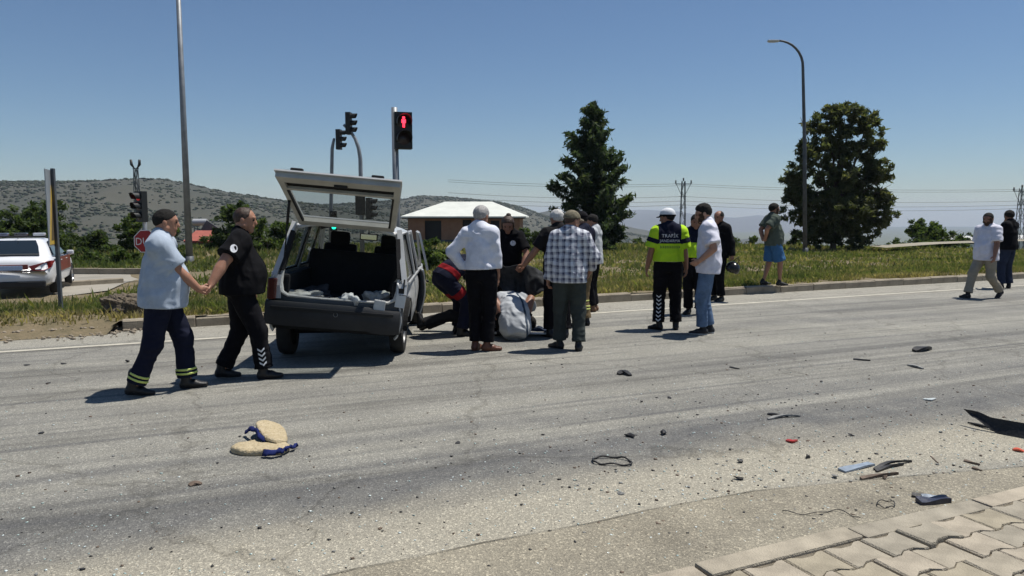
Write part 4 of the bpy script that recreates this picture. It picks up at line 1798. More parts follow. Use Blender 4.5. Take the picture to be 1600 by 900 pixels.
def wheel(parent, c, r, w, rimm, axis=(1, 0, 0), spokes=0, tilt=0.0):
    """axis points to the outer face"""
    ax = Vector(axis).normalized()
    up = Vector((0, 0, 1))
    fr = ax.cross(up).normalized()
    up = fr.cross(ax)
    c = Vector(c)

    def fn(x, y, h):
        return fr * x + up * y + ax * h
    mb = MB()
    hw = w / 2
    prof = [(r * .62, -hw * .85), (r * .80, -hw), (r * .95, -hw * .92), (r, -hw * .6), (r, hw * .6), (r * .95, hw * .92), (r * .80, hw), (r * .62, hw * .85)]
    mb.lathe(prof, 36, fn, closed=True)
    t = mb.build('wheel', TYRE, parent, c, smooth=True)
    mb = MB()
    if spokes:
        mb.lathe([(r * .64, hw * .8), (r * .60, hw * .86), (r * .56, hw * .5), (r * .56, -hw * .5), (r * .60, -hw * .8)], 30, fn)
        mb.lathe([(.001, hw * .62), (r * .14, hw * .6), (r * .16, hw * .35), (.001, hw * .35)], 16, fn)
        for k in range(spokes):
            a = 2 * math.pi * k / spokes
            p0 = fn(r * .1 * math.cos(a), r * .1 * math.sin(a), hw * .5)
            p1 = fn(r * .60 * math.cos(a), r * .60 * math.sin(a), hw * .66)
            mb.bar(p0, p1, r * .17, .03, ax.cross(p1 - p0))
        mb.lathe([(.001, -hw * .2), (r * .55, -hw * .2)], 20, fn, 1)
    else:
        mb.lathe([(r * .64, hw * .78), (r * .60, hw * .84), (r * .56, hw * .55), (r * .40, hw * .35), (r * .30, hw * .55), (r * .12, hw * .6), (.001, hw * .58)], 30, fn)
        mb.lathe([(r * .62, -hw * .8), (r * .5, -hw * .5), (.001, -hw * .3)], 24, fn, 1)
    mb.build('rim', [rimm, WELL], t, smooth=True)
    return t


def wrecked_car():
    paint = M('silver_white_paint', (.44, .445, .44), .42, .15, var=.12, vs=5, bump=.05, bs=14, coat=.3, col2=(.58, .585, .58))
    inner = M('hatch_inner_paint', (.40, .39, .35), .6, 0, var=.15, vs=5, bump=.05)
    rl = G(447, 553)
    rr = G(627, 549)
    ctr = (rl + rr) / 2
    yawz = R(4.2)
    t = thing('wrecked_car', 'crashed silver white estate car with its tailgate open and crumpled right flank', 'car', (ctr.x, ctr.y, 0), (0, 0, yawz))
    ROLL = R(5.0)
    bl, br_ = (0, 0, .085), (0, ROLL, 0)

    def bp(mb, name, mats, parent=t, smooth=False, rolled=True):
        o = mb.build(name, mats, parent, bl if (rolled and parent is t) else None, br_ if (rolled and parent is t) else None, smooth=smooth)
        return o
    WT = [(.20, .70), (.27, .765), (.42, .80), (.58, .812), (.66, .808), (.80, .79), (.90, .765), (1.40, .615), (1.46, .55)]
    WB = 2.44

    def w_at(y, z):
        w = w_interp(WT, z)
        if y < -.45:
            w -= .05 * ((-.45 - y) / .35) ** 2
        if y > 2.7:
            w -= .09 * ((y - 2.7) / .55) ** 2
        return w

    def panel(y0, y1, z0, z1, side, hull=None, dent=0.0, seed=1, ny=None):
        n = max(3, int((y1 - y0) / .035))
        m = max(3, int((z1 - z0) / .035))
        ys, zs = np.linspace(y0, y1, n + 1), np.linspace(z0, z1, m + 1)
        pts = {}
        V, Fc = [], []
        for i, y in enumerate(ys):
            for j, z in enumerate(zs):
                yy, zz = y, z
                for cy in (0, WB):
                    dy, dz = y - cy, z - .30
                    rad = math.hypot(dy, dz)
                    if abs(rad - .345) < .024 and z > .2:
                        yy, zz = cy + dy / rad * .345, .30 + dz / rad * .345
                x = w_at(yy, zz)
                if dent:
                    q = np.array([[yy * 2.2, zz * 2.6, seed]])
                    q2 = np.array([[yy * 6.5, zz * 6.5, seed + 3.3]])
                    k = float(sstep(.75, -.1, yy)) * .75 + .25
                    x -= dent * k * (max(0, fbm(q, 2, seed)[0] + .45) + .35 * abs(vnoise(q2, seed)[0]))
                V.append((side * x, yy, zz))
        for i in range(n):
            for j in range(m):
                yc, zc = (ys[i] + ys[i + 1]) / 2, (zs[j] + zs[j + 1]) / 2
                if any(math.hypot(yc - cy, zc - .30) < .345 for cy in (0, WB)):
                    continue
                a = i * (m + 1) + j
                Fc.append((a, a + m + 1, a + m + 2, a + 1) if side > 0 else (a, a + 1, a + m + 2, a + m + 1))
        return V, Fc

    def solid(o, th=.018):
        md = o.modifiers.new('thickness', 'SOLIDIFY')
        md.thickness = th
        md.offset = -1
        return o

    def panel_part(name, *a, **k):
        V, Fc = panel(*a, **k)
        mb = MB()
        mb.add(V, Fc)
        o = mb.build(name, paint, t, bl, br_, smooth='all', fix=False)
        solid(o)
        return o
    # flanks: quarter panels, doors, front wings
    for s_ in (1, -1):
        dn = .085 if s_ > 0 else .0
        panel_part('quarter_panel', -.72, .615, .24, .90, s_, dent=dn, seed=4)
        panel_part('rear_door', .623, 1.345, .24, .90, s_, dent=dn * .8, seed=6)
        panel_part('front_wing', 2.085, 3.16, .24, .90, s_)
        if s_ < 0:
            panel_part('front_door', 1.353, 2.077, .24, .90, s_)
    # open front door on the right, swung out on its front hinge
    V, Fc = panel(1.353, 2.077, .24, .90, 1, dent=.03, seed=9)
    hx, hy = w_at(2.077, .6), 2.077
    fd = link('front_door', None, t, (hx, hy, .035), (0, ROLL, R(-17)))
    bpy.data.objects.remove(fd)
    mb = MB()
    mb.add([(x - hx, y - hy, z) for x, y, z in V], Fc)
    fdoor = mb.build('front_door', paint, t, (hx - .02, hy, .02), (0, ROLL, R(9)), smooth='all', fix=False)
    solid(fdoor)
    mb = MB()
    pts = [(-.0, -.72, .90), (-.15, -.70, 1.36), (-.16, -.42, 1.38), (-.03, -.04, .92)]
    for a, b in zip(pts, pts[1:]):
        mb.bar(a, b, .03, .03, (0, 1, 0))
    mb.build('window_frame', paint, fdoor, smooth=False)
    mb = MB()
    mb.box((.02, -.62, .74), (.03, .14, .03), bev=.008)
    mb.build('door_handle', BLACK, fdoor)
    # sills, floor, wheel houses
    mb = MB()
    mb.box((0, 1.2, .29), (1.46, 3.6, .05))
    mb.box((0, -.35, .34), (1.30, .7, .05))
    bp(mb, 'floor_pan', TRIM)
    for cy in (0, WB):
        for s_ in (1, -1):
            mb = MB()
            V, Fc = [], []
            n = 18
            for k in range(n + 1):
                a = math.pi * k / n
                y, z = cy + .36 * math.cos(a), .30 + .36 * math.sin(a)
                V += [(s_ * .50, y, z), (s_ * .775, y, z)]
            for k in range(n):
                Fc.append((2 * k, 2 * k + 1, 2 * k + 3, 2 * k + 2))
            Fc.append(tuple(range(0, 2 * n + 2, 2)))
            mb.add(V, Fc)
            bp(mb, 'wheel_arch_liner', WELL)
    # roof
    ys, xs = np.linspace(-.40, 1.42, 16), np.linspace(-1, 1, 13)
    V, Fc = [], []
    for y in ys:
        for u in xs:
            z = 1.475 - .075 * abs(u) ** 3.2 - .05 * max(0, (y - .95) / .47) ** 2 - .03 * max(0, (-.1 - y) / .3) ** 2
            V.append((u * .625, y, z))
    for i in range(len(ys) - 1):
        for j in range(12):
            a = i * 13 + j
            Fc.append((a, a + 1, a + 14, a + 13))
    mb = MB()
    mb.add(V, Fc)
    roof = bp(mb, 'roof', [paint, TRIM], smooth='all')
    md = roof.modifiers.new('thickness', 'SOLIDIFY')
    md.thickness = .03
    md.offset = -1
    md.material_offset = 1
    md.material_offset_rim = 0
    # gutters along the roof edge
    for s_ in (1, -1):
        mb = MB()
        mb.tube([(s_ * .628, -.40, 1.395), (s_ * .63, .4, 1.402), (s_ * .628, 1.40, 1.352)], .013, 6)
        o = mb.build('roof_gutter', paint, roof, smooth='all')
    # pillars and windows on both sides
    for s_ in (1, -1):
        for nm, p0, p1, wd in (('rear_pillar', (s_ * .735, -.66, .86), (s_ * .605, -.37, 1.42), .09), ('quarter_pillar', (s_ * .755, .60, .88), (s_ * .62, .56, 1.41), .075),
                               ('centre_pillar', (s_ * .755, 1.33, .88), (s_ * .62, 1.22, 1.40), .07), ('windscreen_pillar', (s_ * .735, 2.10, .88), (s_ * .60, 1.42, 1.385), .065)):
            mb = MB()
            mb.bar(p0, p1, wd, .055, (0, 1, 0))
            bp(mb, nm, paint)
        for nm, q in (('quarter_window', [(-.58, .90), (.54, .90), (.51, 1.385), (-.33, 1.385)]), ('door_window', [(.66, .90), (1.28, .90), (1.19, 1.385), (.60, 1.385)]),
                      ('door_window', [(1.38, .90), (2.02, .90), (1.45, 1.36), (1.27, 1.385)])):
            if s_ > 0 and q[0][0] > 1.3:
                continue
            mb = MB()
            V = [(s_ * (w_interp(WT, z) - .022), y, z) for y, z in q]
            mb.add(V, [(0, 1, 2, 3)])
            wo_ = bp(mb, nm, GLASS)
            mb = MB()
            for k in range(4):
                mb.bar(Vector(V[k]) + Vector((s_ * .006, 0, 0)), Vector(V[(k + 1) % 4]) + Vector((s_ * .006, 0, 0)), .022, .02, (1, 0, 0))
            mb.build('rubber_seal', BLACK, wo_)
    # waistline
    for s_ in (1, -1):
        mb = MB()
        mb.bar((s_ * .768, -.60, .895), (s_ * .768, 2.05, .895), .03, .025, (1, 0, 0))
        bp(mb, 'waist_trim', paint)
    # windscreen, bonnet, front
    mb = MB()
    V = [(-.62, 1.44, 1.385), (.62, 1.44, 1.385), (.72, 2.08, .90), (-.72, 2.08, .90)]
    mb.add(V, [(0, 1, 2, 3)])
    bp(mb, 'windscreen', glass_mat('cracked_windscreen', (.70, .74, .74), .10, .12))
    mb = MB()
    mb.bar((-.62, 1.435, 1.395), (.62, 1.435, 1.395), .05, .04, (0, 1, 0))
    bp(mb, 'windscreen_header', TRIM)
    V, Fc = [], []
    for i in range(9):
        y = 2.06 + 1.08 * i / 8
        for j in range(9):
            u = -1 + 2 * j / 8
            V.append((u * .73, y, .91 - .12 * (i / 8) ** 1.5 - .03 * u * u + .035 * math.sin(i * 1.7 + j) * (i > 4)))
    for i in range(8):
        for j in range(8):
            Fc.append((i * 9 + j, i * 9 + j + 1, i * 9 + j + 10, i * 9 + j + 9))
    mb = MB()
    mb.add(V, Fc)
    solid(bp(mb, 'bonnet', paint, smooth='all'), .015)
    mb = MB()
    mb.box((0, 3.12, .62), (1.44, .05, .32))
    bp(mb, 'front_grille', DARKP)
    mb = MB()
    mb.box((0, 3.22, .46), (1.60, .12, .16), bev=.03)
    bp(mb, 'front_bumper', DARKP)
    # rear: panel below the opening, load lip, corner panels
    V, Fc = [], []
    for i in range(21):
        u = -1 + i / 10
        x = u * .735
        yb = -.735 + .045 * abs(u) ** 4
        top = .655 + .10 * abs(u) ** 7
        for z in (.36, .44, .54, .62, top):
            V.append((x, yb + .02 * (z - .4), z + (.008 * vnoise(np.array([[u * 5, z * 8, 1]]), 3)[0] if u > .2 else 0)))
    for i in range(20):
        for j in range(4):
            a = i * 5 + j
            Fc.append((a, a + 5, a + 6, a + 1))
    mb = MB()
    mb.add(V, Fc)
    rp = solid(bp(mb, 'rear_panel', M('dark_grey_panel', (.06, .065, .07), .5, var=.25, vs=5, bump=.05), smooth='all'), .03)
    for s_ in (1, -1):
        mb = MB()
        # upright beside the opening, turning in at the corner
        path = [(s_ * .69, -.71, .62), (s_ * .705, -.70, .76), (s_ * .705, -.665, .88)]
        for a, b in zip(path, path[1:]):
            mb.bar(a, b, .11, .06, (1, 0, 0))
        bp(mb, 'rear_corner', paint)
        mb = MB()
        # pale seal flange round the opening
        pth = [(s_ * .565, -.36, 1.395), (s_ * .60, -.42, 1.30), (s_ * .655, -.60, .95), (s_ * .655, -.67, .80), (s_ * .63, -.705, .70), (s_ * .56, -.715, .665), (s_ * .3, -.72, .657), (0, -.725, .655)]
        mb.tube(pth, [.014, .016, .018, .022, .024, .02, .015, .012], 6)
        bp(mb, 'opening_flange', M('worn_pale_paint', (.50, .49, .46), .6, var=.3, vs=14, bump=.1))
        mb = MB()
        mb.bar((s_ * .60, -.44, 1.33), (s_ * .665, -.62, .93), .05, .07, (1, 0, 0))
        bp(mb, 'pillar_trim', TRIM)
    # tail lamps: the left one whole, the right one torn out
    mb = MB()
    mb.box((-.735, -.715, .73), (.10, .10, .24), bev=.02)
    bp(mb, 'tail_lamp', M('tail_lamp_red', (.10, .022, .015), .35, var=.3, vs=12, bump=.1, col2=(.05, .012, .010)))
    mb = MB()
    mb.box((.70, -.70, .74), (.06, .05, .20))
    mb.box((.725, -.705, .80), (.015, .04, .28))
    mb.box((.67, -.715, .70), (.018, .03, .15), Matrix.Rotation(.3, 3, 'Y'))
    lh = bp(mb, 'broken_lamp_housing', BLACK)
    lh['label'] = 'empty broken housing of the right tail lamp'
    mb = MB()
    mb.box((.47, -.765, .635), (.13, .03, .12), Matrix.Rotation(.08, 3, 'Y'), bev=.012)
    bp(mb, 'torn_trim', M('pale_trim', (.50, .51, .50), .6, var=.2, vs=9))
    # bumper
    mb = MB()
    prof = [(-.86, .60), (-.885, .56), (-.885, .42), (-.86, .33), (-.80, .325), (-.80, .60)]
    n = 22
    V, Fc = [], []
    for i in range(n + 1):
        u = -1 + 2 * i / n
        x = math.copysign(min(abs(u) * .86, .80 + .02 * max(0, abs(u) - .9)), u) * (.89 if u > 0 else 1.0)
        back = 0.0 if abs(u) < .90 else (abs(u) - .90) / .10 * .30
        wv = .012 * math.sin(i * .9) if u > .2 else 0
        for (y, z) in prof:
            V.append((x + (math.copysign(.012, u) if abs(u) > .9 else 0), y + .05 + back + .035 * u * u + wv, z - .02 * (u > .5)))
    m = len(prof)
    for i in range(n):
        for j in range(m):
            a, b = i * m + j, i * m + (j + 1) % m
            Fc.append((a, a + m, b + m, b))
    Fc += [tuple(range(m)), tuple(range(n * m, n * m + m))]
    mb.add(V, Fc)
    bump_ = bp(mb, 'rear_bumper', DARKP, smooth=True)
    mb = MB()
    mb.box((-.04, -.842, .535), (1.36, .014, .035), bev=.005)
    mb.build('rubber_strip', BLACK, bump_)
    mb = MB()
    mb.lathe([(.020, -.004), (.027, 0), (.020, .004)], 16, lambda x, y, h: Vector((.0 + x, -.842 + h, .50 + y)), closed=True)
    mb.build('tow_eye', RIMG, bump_, smooth='all')
    # load space
    mb = MB()
    mb.box((0, .0, .565), (1.24, 1.44, .03))
    bp(mb, 'load_floor', TRIM)
    for s_ in (1, -1):
        mb = MB()
        mb.box((s_ * .63, .05, .73), (.10, 1.30, .32), bev=.03)
        bp(mb, 'side_trim', TRIM)
    mb = MB()
    mb.box((0, .74, .83), (1.26, .16, .56), Matrix.Rotation(-.16, 3, 'X'), bev=.05)
    bp(mb, 'rear_seat', TRIM)
    for x in (-.34, .36):
        mb = MB()
        mb.box((x, 1.42, .86), (.46, .15, .62), Matrix.Rotation(-.2, 3, 'X'), bev=.05)
        mb.box((x, 1.62, .50), (.46, .5, .16), bev=.05)
        seat = bp(mb, 'front_seat', TRIM)
        mb = MB()
        mb.box((x, 1.36, 1.235), (.27, .10, .17), bev=.04)
        mb.build('headrest', TRIM, seat)
    mb = MB()
    c = Vector((-.36, 1.78, .98))
    Rm = Matrix.Rotation(R(62), 3, 'X')
    mb.lathe([(.185 + .013 * math.cos(a), .013 * math.sin(a)) for a in np.linspace(0, 6.28, 9)[:-1]], 30, lambda x, y, h: c + Rm @ Vector((x, y, h)), closed=True)
    for a in (.5, 2.6, 4.7):
        mb.tube([c, c + Rm @ Vector((.18 * math.cos(a), .18 * math.sin(a), 0))], .014, 6)
    bp(mb, 'steering_wheel', M('grey_plastic', (.09, .09, .09), .5, var=.1), smooth='all')
    mb = MB()
    mb.box((0, 1.98, .82), (1.42, .30, .20), bev=.06)
    bp(mb, 'dashboard', TRIM)
    mb = MB()
    mb.box((.03, 1.55, 1.27), (.25, .025, .085), Matrix.Rotation(.06, 3, 'Z'), bev=.012)
    mb.tube([(.03, 1.55, 1.30), (.03, 1.50, 1.39)], .008, 6)
    mir = bp(mb, 'mirror', BLACK)
    mb = MB()
    mb.box((.03, 1.535, 1.27), (.22, .004, .062), Matrix.Rotation(.06, 3, 'Z'))
    mb.build('mirror_glass', M('mirror_silver', (.8, .8, .8), .05, 1.0, var=0, bump=0), mir)
    # tailgate, open: hinge at the rear roof edge
    hinge = Vector((0, -.385, 1.485))
    ang = R(31)
    dv = Vector((0, -math.cos(ang), math.sin(ang)))
    nv = Vector((0, math.sin(ang), math.cos(ang)))        # outer face looks up and forward

    def hf(u, v, n):
        bend = max(0, v - .80) * .45                         # the lower edge of the gate curls in
        return hinge + Vector((u, 0, 0)) + dv * v + nv * (n - bend * bend * 2.2)

    def half(v):
        return .545 + .10 * min(1, v / .95)
    LG = 1.0
    G0, G1 = .09, .725
    mb = MB()
    for s_ in (1, -1):
        for v0, v1 in ((0, G0), (G0, G1), (G1, .80), (.80, .90), (.90, LG)):
            iw = .062
            mb.prism([(s_ * (half(v0) - iw), v0), (s_ * half(v0), v0), (s_ * half(v1), v1), (s_ * (half(v1) - iw), v1)], hf, -.03, .03)
    mb.prism([(-half(0) + .062, .0), (half(0) - .062, 0), (half(G0) - .062, G0 - .0), (-half(G0) + .062, G0)], hf, -.028, .026)
    mb.prism([(-half(G1) + .062, G1), (half(G1) - .062, G1), (half(.76) - .062, .762), (-half(.76) + .062, .762)], hf, -.028, .026)
    mb.prism([(-half(.87) + .062, .875), (half(.87) - .062, .875), (half(LG) - .062, LG), (-half(LG) + .062, LG)], hf, -.03, .03)
    gate = bp(mb, 'tailgate', inner)
    mb = MB()
    mb.prism([(-half(.75) + .05, .752), (half(.75) - .05, .752), (half(.87) - .05, .885), (-half(.87) + .05, .885)], hf, .005, .03)
    mb.build('recess', WELL, gate)
    mb = MB()
    hs = [(-half(0) - .012, -.005)] + [(-half(v) - .014, v) for v in (.2, .5, .8, .9, LG + .03)]
    vs_ = (-.005, G0 - .02)
    for v0, v1, full in ((-.005, G0, True), (G0, G1, False), (G1, .80, True), (.80, .9, True), (.9, LG + .03, True)):
        if full:
            mb.prism([(-half(v0) - .016, v0), (half(v0) + .016, v0), (half(v1) + .016, v1), (-half(v1) - .016, v1)], hf, .032, .050)
        else:
            for s_ in (1, -1):
                mb.prism([(s_ * (half(v0) - .057), v0), (s_ * (half(v0) + .016), v0), (s_ * (half(v1) + .016), v1), (s_ * (half(v1) - .057), v1)], hf, .032, .050)
    mb.build('outer_skin', paint, gate)
    mb = MB()
    mb.add([hf(-half(G0) + .052, G0 - .01, .018), hf(half(G0) - .052, G0 - .01, .018), hf(half(G1) - .052, G1 + .01, .018), hf(-half(G1) + .052, G1 + .01, .018)], [(0, 1, 2, 3)])
    mb.build('rear_window', glass_mat('hazy_glass', (.66, .70, .70), .13, .10), gate)
    mb = MB()
    q = [hf(-half(G0) + .062, G0, -.02), hf(half(G0) - .062, G0, -.02), hf(half(G1) - .062, G1, -.02), hf(-half(G1) + .062, G1, -.02)]
    for k in range(4):
        mb.bar(q[k], q[(k + 1) % 4], .022, .03, dv if k % 2 else (1, 0, 0))
    mb.build('window_seal', BLACK, gate)
    mb = MB()
    mb.box(hf(.02, .905, -.035), (.14, .05, .035), bev=.01)
    mb.build('latch', BLACK, gate)
    for x in (-.44, .40):
        mb = MB()
        mb.box(hf(x, LG - .02, .075), (.13, .07, .05), bev=.015)
        mb.box(hf(x - .09, LG - .03, .065), (.07, .05, .025), bev=.008)
        mb.build('rubber_stop', BLACK, gate)
    mb = MB()
    a, b = hf(-half(.5) + .02, .52, -.03), Vector((-.665, -.55, .98))
    mb.tube([a, a + (b - a) * .35], .016, 8)
    mb.tube([a + (b - a) * .35, b], .008, 8)
    mb.build('gas_strut', BLACK, gate, smooth='all')
    for s_ in (1, -1):
        mb = MB()
        mb.box(hinge + Vector((s_ * .50, .01, .015)), (.07, .06, .035), bev=.01)
        mb.build('hinge', paint, gate)
    # wheels stand on the road whatever the body does
    for x, y, st in ((-.675, 0, 0), (.665, 0, -.03), (-.67, WB, 0), (.70, WB, .35)):
        ax = Vector((math.copysign(1, x), 0, 0))
        ax.rotate(Matrix.Rotation(st, 3, 'Z'))
        wheel(t, (x, y, .288), .288, .175, RIMG, ax)
    # axle, exhaust
    mb = MB()
    mb.tube([(-.60, 0, .29), (.60, 0, .29)], .04, 8)
    mb.build('rear_axle', WELL, t, smooth='all')
    # the glasshouse stands a little taller than first drawn
    for o in t.children:
        if o.name.startswith(('wheel', 'tailgate')):
            continue
        for q in [o] + list(o.children):
            if q.type == 'MESH':
                for v in q.data.vertices:
                    if v.co.z > .9:
                        v.co.z = .9 + (v.co.z - .9) * 1.10
    return t, ctr, yawz


CAR, CARC, CARYAW = wrecked_car()


def car_pt(x, y, z):
    """a point given in the wrecked car's own frame"""
    v = Matrix.Rotation(CARYAW, 3, 'Z') @ (Matrix.Rotation(R(5.0), 3, 'Y') @ Vector((x, y, z)))
    return Vector((v.x + CARC.x, v.y + CARC.y, v.z + .085))


# rags and litter lying in the load space
def crumpled(name, label, c, size, mat, cat, seed, rot=0.0, amp=.5, sub=4):
    bm = bmesh.new()
    bmesh.ops.create_icosphere(bm, subdivisions=sub, radius=1)
    V = np.array([v.co[:] for v in bm.verts])
    bm.verts.index_update()
    Fc = np.array([[v.index for v in f.verts] for f in bm.faces])
    bm.free()
    n = fbm(V * 1.7 + seed, 4, seed)
    V = V * (1 + amp * n)[:, None] * np.array(size)
    V[:, 2] = np.maximum(V[:, 2], -size[2] * .55)
    V[:, 2] -= V[:, 2].min()
    o = link(name, new_mesh(name, V, Fc, mat, smooth=True), None, c, (0, 0, rot))
    tag(o, label, cat)
    return o


rag1 = cloth('rag_grey', (.34, .34, .32), var=.5)
rag2 = cloth('rag_white', (.62, .62, .60), var=.3)
rag3 = cloth('rag_dark', (.05, .05, .055), var=.4)
for k, (x, y, s_, m_, lab) in enumerate(((-.42, -.52, (.19, .13, .085), rag1, 'crumpled grey rag in the left rear corner of the open boot'),
                                         (-.22, -.56, (.15, .10, .055), rag3, 'dark crumpled cloth between the rags on the boot floor'),
                                         (-.05, -.58, (.12, .09, .045), rag1, 'small grey rag near the middle of the boot lip'),
                                         (.12, -.60, (.15, .09, .085), rag2, 'pale crumpled paper on the lip of the open boot'),
                                         (-.34, -.28, (.18, .14, .10), rag3, 'dark bundle behind the grey rag in the boot'),
                                         (.40, -.40, (.14, .11, .10), rag1, 'grey bundle at the right side of the boot'))):
    p = car_pt(x, y, .588)
    crumpled('rag', lab, p, s_, m_, 'rag', 40 + k, k * .7, .6)


# ------------------------------------------------------------------ patrol car
def patrol_car():
    white = M('patrol_white', (.70, .71, .73), .3, var=.05, vs=3, bump=0, coat=.5)
    red = M('patrol_red', (.19, .035, .03), .4, var=.12, vs=4, bump=0, coat=.3)
    blue = M('patrol_blue', (.012, .02, .07), .35, var=.1, bump=0)
    rw = Vector((-12.5, 20.0, -.40))
    hd = Vector((-.44, 1, 0)).normalized()
    yawz = math.atan2(-hd.x, hd.y)
    # rw is the contact of the right rear wheel; the car's origin is the middle of the rear axle on the ground
    ctr = rw + Matrix.Rotation(yawz, 3, 'Z') @ Vector((-.78, 0, 0))
    t = thing('patrol_car', 'white patrol car with red side panel and roof light bar parked beyond the verge', 'car', ctr, (0, 0, yawz))
    ST = [(-1.02, .74, .40, .86, .80), (-.98, .80, .30, .93, .72), (-.88, .85, .26, 1.0, .72), (-.5, .89, .24, 1.03, .74), (0, .90, .22, 1.0, .78), (.8, .90, .22, .98, .80), (1.7, .90, .22, .98, .80),
          (2.3, .89, .22, .96, .76), (2.9, .88, .24, .88, .70), (3.3, .82, .28, .78, .62), (3.5, .70, .34, .66, .55)]
    V, Fc = [], []
    for y, w, zb, zt, tw in ST:
        half_ = [(0, zb), (w * .80, zb), (w * .96, zb + .10), (w, zb + .28), (w * .995, zt - .22), (w * .965, zt - .07), (w * .90, zt - .012), (tw * .75, zt + .01), (0, zt + .02)]
        V += [(x, y, z) for x, z in half_] + [(-x, y, z) for x, z in reversed(half_[1:-1])]
    n = 16
    for i in range(len(ST) - 1):
        for j in range(n):
            Fc.append((i * n + j, i * n + (j + 1) % n, (i + 1) * n + (j + 1) % n, (i + 1) * n + j))
    Fc += [tuple(range(n)), tuple(range((len(ST) - 1) * n, len(ST) * n))]
    mb = MB()
    mb.add(V, Fc)
    body = mb.build('body', [white, WELL], t, smooth=True)
    cut = MB()
    for cy in (0, 2.7):
        for s_ in (1, -1):
            cut.lathe([(.001, -.2), (.355, -.2), (.355, .3), (.001, .3)], 32, lambda x, y, h: Vector((s_ * (.78 + h), cy + x, .32 + y)))
    co = cut.build('cutter', WELL)
    co.location, co.rotation_euler = t.location, t.rotation_euler
    md = body.modifiers.new('arches', 'BOOLEAN')
    md.object = co
    md.operation = 'DIFFERENCE'
    md.solver = 'EXACT'
    bpy.context.view_layer.update()
    dg = bpy.context.evaluated_depsgraph_get()
    me = bpy.data.meshes.new_from_object(body.evaluated_get(dg))
    body.modifiers.clear()
    body.data = me
    bpy.data.objects.remove(co)
    # cabin
    base = [(-.62, .62), (-.50, .76), (-.2, .80), (1.0, .80), (1.9, .78), (2.2, .60)]
    top = [(.02, .44), (.08, .54), (.25, .58), (.8, .59), (1.22, .57), (1.32, .46)]

    def ring(tab, z, cz=0):
        r_ = [(w, y, z) for y, w in tab] + [(-w, y, z) for y, w in reversed(tab)]
        return r_
    mb = MB()
    mid = [((a[0] + b[0]) / 2 - (.05 if k < 3 else -.05), (a[1] + b[1]) / 2 + .025) for k, (a, b) in enumerate(zip(base, top))]
    r0, r1, r2 = ring(base, 1.0), ring(mid, 1.24), ring(top, 1.445)
    r3 = [(x * .8, .68 + (y - .68) * .85, 1.475) for x, y, z in r2]
    k = 12
    mb.add(r0 + r1 + r2 + r3, [(q * k + i, q * k + (i + 1) % k, (q + 1) * k + (i + 1) % k, (q + 1) * k + i) for q in range(3) for i in range(k)] + [tuple(range(36, 48))])
    mb.build('cabin', white, t, smooth='all')

    def lay(name, pts, mat, off=.008, parent=t):
        m_ = MB()
        P = [Vector(p) for p in pts]
        nn = (P[1] - P[0]).cross(P[2] - P[0]).normalized()
        cen = sum(P, Vector()) / len(P)
        if nn.dot(cen - Vector((0, .7, .8))) < 0:
            nn = -nn
        m_.add([p + nn * off for p in P] + [p - nn * .012 for p in P], [tuple(range(len(P)))] + [(i, (i + 1) % len(P), len(P) + (i + 1) % len(P), len(P) + i) for i in range(len(P))])
        return m_.build(name, mat, parent)
    dg_ = M('patrol_glass', (.012, .018, .022), .06, var=0, bump=0, spec=.8)
    lay('rear_window', [(-.58, -.585, 1.06), (.58, -.585, 1.06), (.52, -.28, 1.25), (.43, .0, 1.395), (-.43, .0, 1.395), (-.52, -.28, 1.25)], dg_, .055)
    for s_ in (1, -1):
        lay('side_window', [(s_ * .815, -.16, 1.04), (s_ * .815, .78, 1.03), (s_ * .64, .74, 1.405), (s_ * .64, .28, 1.405), (s_ * .72, .0, 1.25)], dg_, .03)
        lay('side_window', [(s_ * .815, .86, 1.03), (s_ * .80, 1.86, 1.03), (s_ * .63, 1.22, 1.395), (s_ * .64, .82, 1.405)], dg_, .03)
        lay('side_panel_red', [(s_ * .9, .30, .97), (s_ * .9, 2.25, .95), (s_ * .905, 2.25, .58), (s_ * .905, .42, .58)], red, .012)
        lay('side_stripe_blue', [(s_ * .9, -.35, 1.005), (s_ * .9, 2.2, .985), (s_ * .9, 2.2, .965), (s_ * .9, -.35, .985)], blue, .016)
        for q in range(4):
            y0 = -.26 + q * .13
            lay('slanted_stripe', [(s_ * .9, y0, .96), (s_ * .9, y0 + .055, .96), (s_ * .905, y0 + .13, .66 + .04 * (q < 1)), (s_ * .905, y0 + .075, .66 + .04 * (q < 1))], blue, .013)
        # tail lamps wrap the corner
        mb = MB()
        pts = [(s_ * .40, -1.035, .80), (s_ * .74, -1.03, .89), (s_ * .87, -.93, .93), (s_ * .925, -.60, .92), (s_ * .88, -.93, .76), (s_ * .74, -1.035, .69), (s_ * .46, -1.04, .69)]
        mb.add(pts + [(x * .93, y * .93, z) for x, y, z in pts], [tuple(range(7))] + [(i, (i + 1) % 7, 7 + (i + 1) % 7, 7 + i) for i in range(7)])
        mb.build('tail_lamp', M('patrol_lamp_red', (.22, .012, .015), .15, var=.2, vs=9, bump=0), t)
        mb = MB()
        mb.box((s_ * .62, 3.38, .62), (.3, .12, .12), bev=.03)
        mb.build('headlamp', M('clear_lens', (.6, .6, .62), .1, var=0, bump=0), t)
        mb = MB()
        mb.box((s_ * .98, 1.80, 1.03), (.18, .10, .13), bev=.04)
        mb.build('door_mirror', white, t)
        for yy in (.55, 1.5):
            mb = MB()
            mb.box((s_ * .915, yy, .88), (.02, .18, .025), bev=.008)
            mb.build('door_handle', white, t)
    mb = MB()
    mb.box((0, -1.03, .78), (.76, .02, .13), bev=.004)
    mb.build('boot_trim', red, t)
    mb = MB()
    mb.box((0, -1.045, .76), (.52, .02, .115), bev=.004)
    pl_ = mb.build('number_plate', M('plate_blue_white', (.40, .50, .68), .4, var=.15, vs=30, bump=0), t)
    mb = MB()
